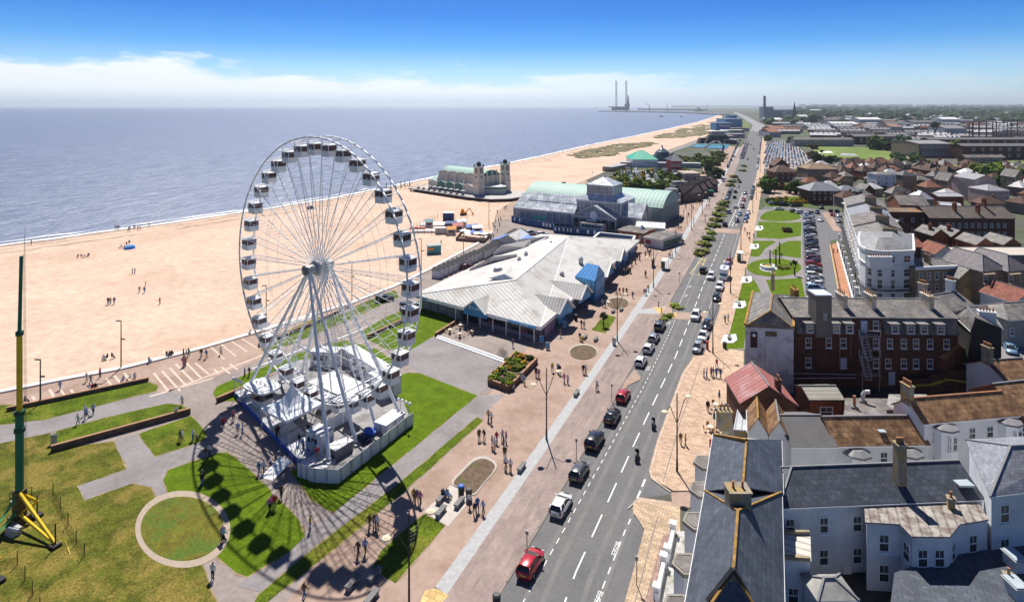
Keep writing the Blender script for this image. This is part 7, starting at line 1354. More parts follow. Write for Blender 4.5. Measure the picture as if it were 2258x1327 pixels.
# ---------------- street furniture ----------------
polem=M('pole_black',(0.03,0.03,0.033),0.5,0.2,2);lampw=M('lamp_disc',(0.72,0.62,0.42),0.5,0.1,2);orangep=M('pole_ochre',(0.36,0.21,0.05),0.6,0.15,2)
pl=MB();pl.tube((0,0,0),(0,0,1.3),0.16,0.14,8);pl.tube((0,0,1.3),(0,0,10.2),0.11,0.07,7);plm=pl.mesh('pole',polem)
def arm_(s_):m=MB();m.path([(0,0,6.2),(s_*0.7,0,7.6),(s_*1.3,0,8.9),(s_*1.9,0,9.25 if s_>0 else 8.4)],0.05,5);return m.mesh('arm',polem)
AR={s_:arm_(s_)for s_ in(-1,1)};hd_=MB();hd_.lathe((0,0,0),[(0.12,0.16),(0.42,0.02),(0.46,-0.05),(0.2,-0.10)],10);hdm=hd_.mesh('lamp_head',lampw)
ls=MB()
for i in range(5):z=6.9+i*0.35;ls.tube((0,0,z),(0.4+i*0.14,0,z+0.12),0.015,n=4)
lsm=ls.mesh('lattice',steel)
def lamp(u,v,label,z=0.06,p=None):
 t=thing('street_lamp',label,'street lamp',p or G(u,v,z),YAW+0.55);put('pole',plm,t)
 for s_ in(-1,1):a=put('arm',AR[s_],t);put('lamp_head',hdm,a,(s_*2.2,0,9.25 if s_>0 else 8.4))
 put('lattice',lsm,t);return t
for u,v in((1205,967),(1361,752),(1441,634),(1490,559),(1525,508),(1549,471),(1572,425),(1590,398),(1604,372)):lamp(u,v,'black twin-armed street lamp on the granite strip')
lamp(0,0,'black twin-armed street lamp with ochre discs at the bottom edge',p=GD(902,55.2,0.05))
for u,v in((1493,1038),(1572,779),(1611,646),(1634,551),(1660,470),(1668,440),(1677,380)):lamp(u,v,'black twin-armed street lamp on the right pavement',0.13)
for u,vb,vt,mm,lab in((267,812,708,orangep,'ochre lamp column at the sea wall left of the wheel'),(89,890,793,polem,'black lamp column at the far left of the sea wall'),(587,716,630,orangep,'ochre lamp column behind the left rim of the wheel'),(776,662,577,orangep,'ochre lamp column behind the wheel hub'),(929,596,527,orangep,'ochre lamp column by the beach huts'),(1022,562,488,orangep,'ochre lamp column beside the cafe terrace'),(1078,498,445,orangep,'ochre lamp column at the bend of the curved walk')):
 t=thing('lamp_column',lab,'street lamp',G(u,vb,0.05),0.4);h=hz(vb,vt);m=MB();m.tube((0,0,0),(0,0,h),0.13,0.08,7);m.build('pole',mm,t);m=MB();m.beam((0,0,h),(-0.9,0,h+0.05),0.25,0.15);m.build('lamp_head',darkgrey,t);m=MB();m.box((0.4,0,h*0.62),(0.7,0.05,0.25));m.build('bracket',mm,t)
def furn(n,lab,cat,u,v,shapes,z=0.06,rz=None,group=None):
 t=thing(n,lab,cat,G(u,v,z),roadang(v)if rz is None else rz,group)
 for nm,mat,m in shapes:m.build(nm,mat,t)
 return t
bx_=lambda*a:MB().box(*a)
def bench(u,v,lab,z=0.06,rz=None):furn('bench',lab,'bench',u,v,[('seat',M('granite_dark',(0.16,0.155,0.15),0.7,0.2,3,fine=0.2),bx_((0,0,0.45),(1.9,0.6,0.14))),('base',M('grey_base',(0.3,0.29,0.28),0.8),bx_((-0.6,0,0.19),(0.4,0.5,0.38)).box((0.6,0,0.19),(0.4,0.5,0.38)))],z,rz)
for u,v,l in((972,1132,'stone bench nearest the lawn in the seating bay by the soil bed'),(1013,1112,'stone bench in the seating bay right of the lawn one'),(1150,1034,'dark slatted bench on the granite strip by the soil bed'),(1271,870,'dark bench on the granite strip opposite the pink kerb island'),(973,1102,'stone block seat behind two sitting people'),(778,1290,'stone bench at the bottom edge beside the wheel shadow'),(826,1272,'stone bench right of the bottom edge bench'),(820,1322,'stone bench lowest at the bottom edge'),(1352,688,'stone bench behind the small square lawn'),(1370,684,'stone bench right of the small square lawn'),(1290,745,'stone bench left of the oval soil bed'),(1314,750,'stone bench at the oval soil bed end')):bench(u,v,l)
for u,v,l in((1676,503,'nearest the oval lawns top'),(1666,543,'second from the top'),(1646,618,'third from the top'),(1630,673,'fourth from the top'),(1608,746,'lowest')):bench(u,v,'grey bench on a pale base by the lawns, '+l,0.13,roadang(v))
for u,v,l in((1017,1092,'tall black litter bin with blue top by the soil bed'),(1034,1100,'black post bin at the tip of the soil bed'),(1095,1338,'black bin cut by the bottom edge'),(1598,768,'black litter bin at the foot of the long lawn'),(1354,760,'pale bollard bin on the granite strip'),(1270,706,'dark bin in front of the hall corner'),(119,978,'grey pillar at the left end of the brick wall'),(1149,838,'grey wheeled bin against the raised planter')):furn('litter_bin',l,'bin',u,v,[('body',steel if 'grey' in l or 'pale' in l else black,MB().lathe((0,0,0),[(0.36,0),(0.4,0.9),(0.4,1.15)],10)),('lid',bluep if 'blue' in l else darkgrey,MB().lathe((0,0,1.15),[(0.43,0),(0.3,0.15)],10))])
furn('post_box','red pillar post box on the right kerb','post box',1560,770,[('body',M('post_red',(0.45,0.015,0.015),0.45),MB().lathe((0,0,0),[(0.28,0),(0.24,0.15),(0.24,1.4),(0.29,1.45),(0.27,1.58),(0.05,1.66)],12)),('slot',black,bx_((-0.24,0,1.3),(0.04,0.25,0.06)))],0.13)
for i,(u,v,l,h)in enumerate(((1466,592,'glass bus shelter with pale roof on the promenade',2.6),(1632,575,'green and white telephone-box-like bus shelter on the right pavement',2.7))):
 furn('bus_shelter',l,'shelter',u,v,[('roof',offwhite,bx_((0,0,h),(3.6,1.7,0.14))),('glass',M('green_glazing',(0.03,0.12,0.10))if i else glass,bx_((0,0.75,h/2),(3.3,0.05,h*0.8)).box((-1.65,0.2,h/2),(0.05,1.1,h*0.8))),('frame',steel,bx_((-1.7,-0.7,h/2),(0.1,0.1,h)).box((1.7,-0.7,h/2),(0.1,0.1,h)).box((-1.7,0.75,h/2),(0.1,0.1,h)).box((1.7,0.75,h/2),(0.1,0.1,h)))],0.1)
furn('information_board','dark curved information screen left of the bus shelter','board',1440,588,[('panel',darkgrey,bx_((0,0,1.2),(3,0.3,2.2))),('foot',steel,bx_((0,0,0.06),(3.2,0.7,0.12)))])
for u,v,l in((1162,1230,'nearest'),(1271,1014,'second nearest'),(1349,886,'third nearest'),(1498,624,'farthest'),(1404,1290,'bus-bay')):furn('sign_post','slim black parking post at the kerb, %s'%l,'sign post',u,v,[('post',polem,MB().tube((0,0,0),(0,0,2.9),0.045)),('sign_plate',steel,bx_((0,0,2.7),(0.05,0.35,0.45)))])
for u,v,l in((1194,755,'blue and white pavement board nearest the hall corner'),(1208,770,'white pavement board in front of the hall corner'),(1540,1050,'sign board on a post beside the slate hotel'),(1190,742,'small blue board at the hall corner post'),(1245,722,'round blue board standing before the hall gable')):furn('pavement_board',l,'sign',u,v,[('panel',M('board_blue',(0.1,0.3,0.5),0.5,0.4,3),bx_((0,0,0.75),(0.75,0.08,1.1))),('frame',white,bx_((0,0.05,0.7),(0.85,0.05,1.35)))],rz=YAW)
for i,(u,v)in enumerate(((1452,676),(1459,690),(1515,495),(1530,500),(1555,492),(1398,540),(1404,541),(1412,543),(1420,545))):furn('bollard','black bollard near the crossing' if i<2 else 'black signal post by the far crossing' if i<5 else 'dark bollard by the hall yard','bollard',u,v,[('post',polem,MB().tube((0,0,0),(0,0,1.1 if i<2 or i>4 else 3.4),0.11)),('cap',darkgrey,bx_((0,0,1.12 if i<2 or i>4 else 3.2),(0.26,0.26,0.1 if i<2 or i>4 else 0.8)))])
def table(u,v,lab,grp=None,par=None,z=0.06):
 t=thing('cafe_table',lab,'table',G(u,v,z),YAW,grp);MB().lathe((0,0,0),[(0.3,0),(0.05,0.08),(0.05,0.68),(0.45,0.70),(0.45,0.74)],10).build('table_top',M('pale_top',(0.6,0.55,0.48),0.6),t)
 for i in range(4):
  a=i*pi/2+0.5;c=thing('cafe_chair','tan cafe chair at a '+('pavement table' if par else 'terrace table'),'chair',G(u,v,z)+Vector((0.8*cos(a),0.8*sin(a),0)),a,'tan chairs at the '+('pavement tables' if par else 'terrace tables'));MB().box((0,0,0.44),(0.42,0.42,0.05)).build('seat',M('tan_wood',(0.42,0.26,0.12),0.7),c);MB().box((0.2,0,0.7),(0.05,0.42,0.45)).build('backrest',M('tan_wood',(0.42,0.26,0.12)),c)
  m=MB()
  for x in(-0.18,0.18):
   for y in(-0.18,0.18):m.tube((x,y,0),(x,y,0.44),0.02,n=4)
  m.build('leg_frame',darkgrey,c)
 if par:MB().tube((0.9,0.9,0),(0.9,0.9,2.6),0.03).build('parasol_pole',darkgrey,t);MB().lathe((0.9,0.9,1.3),[(0.16,0),(0.2,0.5),(0.05,1.25)],8).build('parasol',M('teal_canvas',(0.04,0.26,0.36),0.8),t)
for u,v,l in((992,733,'left table on the hall terrace'),(1015,723,'back table on the hall terrace'),(1014,742,'front table on the hall terrace'),(1042,736,'right table on the hall terrace')):table(u,v,'small round cafe table, '+l)
table(1578,900,'pavement cafe table with folded teal parasol, farther one',None,1,0.13);table(1566,950,'pavement cafe table with folded teal parasol, nearer one',None,1,0.13)
for u,v,l in((1606,905,'turquoise menu board at the shop front'),(1569,985,'red pavement board below the cafe tables')):furn('menu_board',l,'sign',u,v,[('panel',M('menu_teal',(0.02,0.25,0.4),0.5)if 'turq' in l else M('post_red',(0.45,0.015,0.015)),bx_((0,0,0.6),(1.5 if 'turq' in l else 0.6,0.1,1.0))),('foot',black,bx_((0,0,0.05),(0.6,0.5,0.08)))],0.13,YAW)
t=furn('beach_shelter','bright blue pop-up beach tent near the surf','tent',286,548,[('canopy',M('tent_blue',(0.05,0.25,0.6),0.6),MB().blob((0,0,0.3),(1.9,1.2,1.0),9,5,0.05)),('groundsheet',bluep,bx_((0,-0.9,0.03),(2.4,1.6,0.05)))],0.03)
furn('beach_shelter','dark blue pop-up beach tent seen through the wheel','tent',684,461,[('canopy',M('navy_cloth',(0.015,0.02,0.06)),MB().blob((0,0,0.4),(2.0,1.3,1.2),9,5,0.05)),('groundsheet',bluep,bx_((0,-0.9,0.03),(2.4,1.6,0.05)))],0.03)
furn('floral_clock','white ring sculpture in the gravel of the oval lawn','sculpture',1692,592,[('ring',white,MB().lathe((0,0,0),[(1.9,0.1),(2.0,0.9),(1.6,1.0),(1.5,0.1)],18)),('planting',M('yellow_flowers',(0.4,0.3,0.02),0.9,0.5,2),MB().blob((0,0,0.5),(1.4,1.4,0.5)))],0.05)
for u,v,h,l in((1698,582,4.2,'left'),(1711,588,5.2,'middle'),(1719,582,6.5,'right')):furn('timber_post','%s carved dark post on the oval lawn'%l,'post',u,v,[('post',M('dark_timber',(0.07,0.06,0.055)),MB().tube((0,0,0),(0,0,h),0.25,0.2)),('cap',stone,bx_((0,0,h),(0.55,0.55,0.2)))])
furn('flagpole','white flagpole with a pale flag at the top of the side street','flagpole',1838,480,[('pole',white,MB().tube((0,0,0),(0,0,15),0.14,0.08)),('flag',M('flag_blue',(0.4,0.45,0.6),0.8),bx_((0.9,0,13.5),(1.8,0.04,1.1)))])
# ---------------- trees, hedges, shrubs ----------------
def crown(name,seed,n=34,k=34,flat=1.0,leaf=0.11):
 r=random.Random(seed);m=MB()
 for i in range(n):
  while True:
   c=Vector((r.uniform(-1,1),r.uniform(-1,1),r.uniform(-1,1)))
   if 0.25<c.length<0.86:break
  cr_=r.uniform(0.2,0.36)
  for j in range(k):
   d=Vector((r.gauss(0,1),r.gauss(0,1),r.gauss(0,1))).normalized();p=c+d*cr_*r.uniform(0.6,1.0);a=(d+Vector((r.uniform(-.7,.7),r.uniform(-.7,.7),r.uniform(-.2,.9)))).normalized()
   x=a.orthogonal().normalized()*leaf*r.uniform(0.7,1.3);y=a.cross(x).normalized()*leaf*r.uniform(0.7,1.3);p=Vector((p.x,p.y,p.z*flat));m.poly(p-x-y*0.4,p+x*0.3-y,p+x+y*0.3,p-x*0.2+y)
 return m
def leafm(n,c,v=0.4):return M(n,c,0.9,v,1.3,spec=0.15,rnd=0.25)
LF={'dark':leafm('leaf_dark',(0.035,0.06,0.018)),'green':leafm('leaf_green',(0.10,0.155,0.026)),'bright':leafm('leaf_bright',(0.20,0.27,0.02)),'olive':leafm('leaf_olive',(0.19,0.205,0.045)),'blue':leafm('leaf_bluish',(0.07,0.12,0.075)),'russet':leafm('leaf_russet',(0.11,0.05,0.022)),'gold':leafm('leaf_gold',(0.42,0.25,0.015))}
CRM=[crown('crown',s_).mesh('crown',LF['green'])for s_ in(1,2,3)];SHM=[crown('foliage',s_,16,26,0.8,0.16).mesh('foliage',LF['green'])for s_ in(5,6)]
tk=MB();tk.tube((0,0,0),(0.03,0,0.5),0.055,0.04,7)
for a in(0.4,2.3,4.3):tk.tube((0.03,0,0.42),(0.25*cos(a),0.25*sin(a),0.78),0.03,0.012,5)
TKM=tk.mesh('trunk',M('bark',(0.09,0.065,0.045),0.9,0.3,4))
rt_=random.Random(9)
def tree(u,v,h,r,kind,label,group=None,p=None):
 q=p if p is not None else G(u,v);t=thing('tree',label,'tree',q,rt_.uniform(0,6),group);put('trunk',TKM,t,(0,0,0),0,(h,h,h));put('crown',CRM[rt_.randrange(3)],t,(0,0,h-r*0.95),rt_.uniform(0,6),(r,r*rt_.uniform(0.85,1.1),r*rt_.uniform(0.85,1.05)),LF[kind]);return t
def shrub(u,v,r,kind,label,group=None,zs=0.8,p=None,el_=1.0,rz=None):
 q=p if p is not None else G(u,v);o=put('shrub',SHM[rt_.randrange(2)],None,q+Vector((0,0,r*zs*0.65)),rt_.uniform(0,6)if rz is None else rz,(r*el_,r,r*zs),LF[kind]);return tag(o,label,'shrub',group)
for u,v,h,r,k,l in((1692,424,11,6.0,'green','broad green tree at the corner of the flower garden'),(1755,428,9,4.5,'green','green tree behind the flower bank'),(1770,393,9,5,'bright','bright green tree right of the brown-roofed house'),(1740,426,6,3.2,'green','smaller tree left of the flower bank tree'),(1720,418,5,3.6,'russet','russet shrub-like tree by the brown-roofed house'),(1933,330,18,11,'green','large green tree at the back of the playing field'),(1952,331,15,9,'dark','dark tree right of the large one by the field'),(1990,337,20,9.5,'blue','bluish-green tall tree at the field corner'),(1968,333,13,8,'dark','dark tree left of the bluish one'),(2062,306,26,6,'dark','tall narrow dark tree among the grey roofs'),(2158,394,12,8,'bright','bright green tree left of the roadside clump'),(2180,398,12,8,'green','green tree in the middle of the roadside clump'),(2205,396,12,9,'bright','bright tree right in the roadside clump'),(2216,414,10,6,'dark','dark tree below the roadside clump'),(2106,340,14,6.5,'bright','bright tree beside the long brown barracks'),(2240,400,10,6,'olive','olive tree at the right edge clump'),(1578,392,8,6.2,'dark','dark round clipped tree, nearest of two'),(1567,384,8,6.0,'dark','dark round clipped tree, farther of two'),(1803,358,9,5.5,'dark','dark tree by the near corner of the field'),(1790,350,8,5,'russet','russet tree by the near corner of the field'),(1828,360,8,5,'dark','dark tree along the near side of the field'),(1745,318,10,6,'dark','dark tree at the back of the car park'),(1693,312,10,6,'green','green tree at the left back of the car park'),(1331,720,3.2,0.9,'dark','young tree on the small square lawn'),(1752,607,4.5,0.8,'dark','bare young tree at the lower oval lawn'),(2205,668,7,2.6,'green','green tree before the scaffolded bay houses'),(1845,425,6,4,'olive','olive shrub tree before the slate-roofed inn'),(2028,420,7,5,'dark','dark trees between white block and brown house'),(1980,352,8,4.5,'blue','bluish tree along the brown path')):tree(u,v,h,r,k,l)
sheet('gravel',[(1335,402),(1375,376),(1520,376),(1515,395),(1480,412),(1400,412)],0.03,M('village_gravel',(0.32,0.31,0.27),0.9,0.3,0.1,fine=0.2,col2=(0.14,0.17,0.05),patch=0.5,pscale=0.08))
MHM=MB().box((0,0,0.8),(2.4,1.8,1.6)).add([(-1.4,-1.1,1.6),(1.4,-1.1,1.6),(1.4,0,2.5),(-1.4,0,2.5),(1.4,1.1,1.6),(-1.4,1.1,1.6)],[(0,1,2,3),(3,2,4,5),(0,3,5),(1,4,2)]).mesh('model_house',M('model_white',(0.55,0.55,0.56),0.7,0.2,0.2,rnd=0.3))
for i in range(34):p=lerp(lerp(G(1345,402),G(1382,378),(i*0.37)%1),lerp(G(1490,408),G(1515,378),(i*0.37)%1),(i*0.61)%1);tag(put('model_house',MHM,None,p,i*1.3,(1,1,1+(i%3)*0.4)),'tiny pale model building in the model village','model house','model buildings in the village')
# clipped hedges of the traffic islands
for i,(u,v,r)in enumerate(((1554,541,3.4),(1562,528,3.2),(1548,556,3.2),(1569,516,2.6),(1540,563,2.6),(1575,500,3.4),(1580,488,3.6),(1586,476,3.8),(1591,465,4.0),(1594,455,4.0),(1598,448,3.4),(1560,506,1.6),(1610,411,4.2),(1614,402,4.2),(1618,392,4.4),(1488,676,1.7),(1496,680,1.5),(1471,700,1.5),(1463,706,1.3),(1478,696,1.2),(1637,378,4.0),(1641,368,3.6))):shrub(u,v,r*0.92,['olive','green','olive','bright'][i%4],'clipped %s hedge mound on the street islands'%['olive','green','olive','bright'][i%4],'hedge mounds on the street islands',0.34)
for i in range(46):
 a,b=rt_.random(),rt_.random();p=lerp(lerp(G(1079,847),G(1122,862),a),lerp(G(1138,789),G(1182,801),a),b);k=rt_.choice(['green','bright','olive','dark','gold','green']);p.z=0.8;shrub(0,0,rt_.uniform(0.4,0.9),k,'%s shrub in the raised brick planter'%k,'%s shrubs in the planter'%k,0.7,p)
def scatter(poly,n,rmin,rmax,kinds,lab,zs=0.8):
 us=[p[0]for p in poly];vs=[p[1]for p in poly];c=0
 while c<n:
  u,v=rt_.uniform(min(us),max(us)),rt_.uniform(min(vs),max(vs))
  if inpoly(u,v,poly):k=rt_.choice(kinds);shrub(u,v,rt_.uniform(rmin,rmax),k,'%s shrub %s'%(k,lab),'%s shrubs %s'%(k,lab),zs);c+=1
scatter([(1335,402),(1375,376),(1520,376),(1515,395),(1480,412),(1400,410)],105,1.4,3.6,['green','dark','olive','dark','bright','green','gold'],'in the model village')
for i in range(15):shrub(0,0,3.4,['dark','green','bright'][i%3],'%s bush of the model village front hedge'%['dark','green','bright'][i%3],'%s bushes of the front hedge'%['dark','green','bright'][i%3],0.9,lerp(G(1366,417),G(1478,421),i/14))
scatter([(1490,352),(1600,340),(1590,365),(1545,370),(1500,362)],36,2.5,5.0,['green','dark','olive'],'in the pleasure gardens');scatter([(1700,440),(1760,436),(1776,448),(1765,452),(1700,450)],26,0.9,1.8,['gold','green','olive','gold'],'on the flower bank')
scatter([(1690,455),(1690,440),(1775,452),(1775,456)],16,1.4,1.9,['dark'],'in the low hedge above the ovals');scatter([(1777,324),(1795,330),(1850,362),(1960,372),(1960,366),(1850,356),(1797,326)],34,2.5,5,['dark','green','russet'],'edging the playing field');scatter([(1970,350),(2030,345),(2060,372),(2040,375),(2000,365)],26,2.5,5,['dark','green','blue'],'beside the brown path')
scatter([(1850,395),(2120,395),(2150,420),(1960,440),(1860,420)],40,1.6,4,['dark','green','olive','russet'],'among the back gardens');scatter([(1725,508),(1742,507),(1742,512),(1725,513)],5,1.3,1.8,['russet','dark'],'in the square bed of the lawn',0.6)
for u,v in((1723,592),(1730,590),(1735,593)):shrub(u,v,1.3,'olive','olive bush on the oval lawn','olive bushes on the oval lawn',0.4)
scatter([(1405,360),(1440,358),(1450,364),(1400,368)],5,2.5,3.5,['dark'],'beside the green marquee')
# marram on the dunes: nobody could count it
for nm,P in(('dune_grass',[(1256,343),(1300,330),(1370,318),(1440,314),(1445,320),(1390,330),(1340,345),(1280,350)]),('dune_grass',[(1440,306),(1500,286),(1560,272),(1580,266),(1585,276),(1560,296),(1500,304)])):
 m=MB();us=[p[0]for p in P];vs=[p[1]for p in P];c=0
 while c<420:
  u,v=rt_.uniform(min(us),max(us)),rt_.uniform(min(vs),max(vs))
  if inpoly(u,v,P)and math.sin(u*0.16)+math.sin(v*0.9+u*0.03)>-0.9:p=G(u,v);r=rt_.uniform(1.6,4.5)*(1.6 if u>1440 else 1);m.blob(p,(r*1.6,r,0.9),6,4,0.3,rt_);c+=1
 stuff(tag(m.build(nm,dunem),'dark marram grass over the %s dunes'%('nearer' if us[0]<1300 else 'farther'),'dune grass'))
# ---------------- town beyond ----------------
btile=M('semi_brown_tile',(0.13,0.075,0.055),0.85,0.25,0.4,tex='brick',tx=(0.5,0.4),fine=0.1);otile=M('semi_red_tile',(0.27,0.12,0.075),0.85,0.2,0.4,tex='brick',tx=(0.5,0.4));pinkr=M('pink_render',(0.50,0.36,0.31),0.8,0.08,0.3);brst=M('brown_stone_wall',(0.24,0.185,0.14),0.9,0.15,0.3)
def B(lab,u0,v0,u1,d,h,rise,wall,roof,axis=0,hip=(True,True),rows=(2.0,5.0),n=3,**k):
 z=h;D=dep(v0);w=lambda u:GD(u,D,z)   # eaves above the foot line seen at row v0
 a,b=w(u0),w(u1);ua,va=px(a);ub,vb=px(b);return bl(lab,ua,va,ub,vb,d,h,rise,wall,roof,axis,hip,rows,n,**k)
B('brown-roofed brick house behind the corner garden',1708,401,1757,12,6,4,redbrick,btile,n=4);B('small gabled brown house behind the brown-roofed one',1708,388,1740,9,7,4.5,brick,btile,axis=1,hip=(False,False));B('buff brick guest house with tan hipped roof',1782,405,1848,14,9,3,brst,M('tan_tile',(0.28,0.19,0.12),0.85,0.15,0.4,tex='brick',tx=(0.5,0.4)),n=6)
t,E=B('slate-roofed corner inn of dark brick with bay canopy',1788,450,1852,12,6.5,3.6,brick,M('inn_slate',(0.20,0.22,0.25),0.6,0.15,0.4,tex='brick',tx=(0.5,0.3)),n=5,over=1.0);B('long slate-roofed wing of the dark brick inn',1853,450,1902,10,6,2.5,brick,M('inn_slate',(0.2,0.22,0.25)),n=4)
for i,u in enumerate((1852,1876,1900,1926,1950)):B('%s hip-roofed brick semi along the near field edge'%['leftmost','red-roofed second','third','fourth','fifth'][i],u,397-(i%2)*8,u+27,9,5.5,4,redbrick,otile if i==1 else btile,n=2,chim=((0.5,0.5,1.5,2,redbrick),))
for i,u in enumerate((1862,1888,1915,1942,1968)):B('%s back-row semi seen between roofs by the field'%['leftmost','second','third','fourth','fifth'][i],u,379,u+25,9,6,4,M('semi_cream',(0.42,0.36,0.3),0.8),otile if i in(2,3)else btile,n=2,hip=(i%2==0,True))
for i,u in enumerate((2030,2048,2066,2086)):B('%s brown-roofed semi right of the white block'%['first','second','third','fourth'][i],u,392+i*3,u+24,10,5.5,4.5,redbrick,btile,axis=i%2,n=2,chim=((0.5,0.5,1.5,2,redbrick),))
B('tall white rendered block with fire stair and flat mansard',1933,425,1976,9,10,1.2,M('blue_white_render',(0.6,0.63,0.68)),greyslate,rows=(1.5,4.5,7.5),n=3,cat='building',name='block');B('plain brown blank-walled block with dark hip',1990,425,2022,9,9.5,2.2,brst,M('dark_slate',(0.05,0.055,0.065)),rows=(),cat='building',name='block');B('low brown hall with slate roof below the semis',2022,418,2060,9,5,2.2,brick,greyslate,rows=())
for i,(u,v)in enumerate(((2090,430),(2108,432),(2238,420))):B('%s stone gabled villa near the pink flats'%['left','middle','right-edge'][i],u,v,u+22,10,7.5,4,brst,greyslate if i!=1 else btile,axis=1,hip=(False,False),n=2)
B('four-storey pink flats, the taller rear block',2150,447,2196,14,11.5,2.2,pinkr,M('flats_grey',(0.26,0.26,0.29),0.7),axis=1,hip=(False,False),rows=(1,3.8,6.6,9.2),n=4,cat='flats',name='flats');B('pink flats wing stepping down to the left',2137,444,2152,12,9.5,1.6,pinkr,M('flats_grey',(0.26,0.26,0.29)),rows=(1,3.8,6.6),n=2,cat='flats',name='flats');B('pink flats right-hand wing with white stair bay',2178,458,2226,12,8,2.4,pinkr,M('flats_grey',(0.26,0.26,0.29)),rows=(1,3.8,6),n=4,cat='flats',name='flats')
B('red shed-roofed works block by the tall chimneys',2070,462,2125,9,6,1,redbrick,M('grey_sheet',(0.33,0.34,0.36)),hip=(False,False),rows=(),cat='building',name='block');B('dark green-trimmed annexe left of the crescent',1902,448,1925,8,4,2,brick,greyslate,rows=());B('garage row below the buff guest house',1757,405,1782,6,3,0.3,offwhite,felt,rows=(),hip=(False,False));B('small dark gabled house behind the inn',1905,440,1930,8,4.5,3,brick,greyslate,axis=1,hip=(False,False),rows=())
# barracks and long rows behind the field
for lab,u0,v0,u1,h,d,mm,rf in(('long brown barracks with many windows beside the bright tree',2026,348,2100,13,40,brst,M('lead_flat',(0.24,0.24,0.25),0.8)),('long dark barracks range across the right, farther one',2048,330,2330,11,14,brick,M('dark_flat',(0.13,0.125,0.13),0.8)),('long dark barracks range across the right, nearer one',2122,352,2330,12,14,brick,M('dark_flat',(0.13,0.125,0.13))),('low dark annexe in front of the barracks range',2130,364,2218,6,9,brick,felt),('pale-walled terrace row closing the field at left',1752,323,1815,8,12,M('grey_cream',(0.3,0.28,0.26),0.85),greyslate),('pale-walled terrace row closing the field at right',1817,323,1882,8,12,M('grey_cream',(0.3,0.28,0.26)),greyslate),('dark school block behind the field trees',1884,319,2010,10,16,brick,M('dark_flat',(0.13,0.125,0.13)))):
 B(lab,u0,v0,u1,d,h,2.0,mm,rf,rows=(2.5,h-4.0),n=9,ww=2.4,wh=2.6,cat='building',name='long_block',hip=(False,False))
# terrace rows: a wall mesh, a roof and chimneys shared by every copy
RW=MB().box((0,0,2.9),(44,8,5.8)).mesh('wall',M('row_wall',(0.24,0.19,0.17),0.9,0.2,0.1,rnd=0.3));m=MB();m.add([(-22.2,-4.3,5.7),(22.2,-4.3,5.7),(22.2,0,8.8),(-22.2,0,8.8),(22.2,4.3,5.7),(-22.2,4.3,5.7)],[(0,1,2,3),(3,2,4,5)]);m.poly((-22,-4,5.8),(-22,4,5.8),(-22,0,8.7));m.poly((22,-4,5.8),(22,4,5.8),(22,0,8.7))
RRM=m.mesh('roof',M('row_roof',(0.32,0.31,0.315),0.5,0.2,0.1,rnd=0.45));RCM=MB().box((0,0,8.6),(0.9,1.8,2.6)).mesh('chimney',brick)  # roof grey lifted, holding the sun's glint in its base colour
rr2=random.Random(21);NR=0;BLK=[[(1681,290),(1681,372),(1795,372),(1795,305)],[(1770,318),(1890,318),(1945,322),(2050,372),(1800,372)],[(2020,320),(2258,318),(2258,372),(2060,372)],[(1610,236),(1700,236),(1770,250),(1700,275),(1600,300)]]
rowpts=[]
for v in(318,313,308,304,300,296,292.5,289,286,283,280,277.5,275,272.5,270,268,266):
 D=dep(v);u=1695+rr2.uniform(0,30)
 while u<2300:
  wpx=44*FPX/D
  if rr2.random()<0.88 and not any(inpoly(u+wpx/2,v,P)for P in BLK):rowpts.append((u+wpx/2,v))
  u+=wpx*1.15+rr2.uniform(0,8)
rowpts.sort(key=lambda p:-p[1]);ROOFC=[M('row_roof',(0.32,0.31,0.315)),M('row_roof_pale',(0.62,0.61,0.61),0.6,0.15,0.1,rnd=0.3),M('row_roof_red',(0.28,0.13,0.09),0.8,0.2,0.1,rnd=0.2),M('row_roof_dark',(0.09,0.085,0.09),0.7,0.2,0.1,rnd=0.3)]  # grey and pale roof tones lightened: sun glint put into the colour
for i,(u,v)in enumerate(rowpts[:210]):
 k=rr2.choice([0,1,1,1,0,3,2,2 if u<1800 else 1]);cn=['grey','pale','red','dark'][k];t=thing('terrace_row','%s-roofed terrace row in the %s town'%(cn,'nearer' if v>295 else 'middle' if v>280 else 'distant'),'terrace',G(u,v),rr2.choice([YAW,YAW-0.3,YAW+0.25]),'%s-roofed terrace rows of the %s town'%(cn,'nearer' if v>295 else 'middle' if v>280 else 'distant'))
 s_=(rr2.uniform(0.75,1.1),rr2.uniform(0.9,1.3),rr2.uniform(0.85,1.2));put('wall',RW,t,sc_=s_);put('roof',RRM,t,sc_=s_,mat=ROOFC[k])
 for j in range(5):put('chimney',RCM,t,((-18+j*9)*s_[0],0,0),0,(1,1,s_[2]))
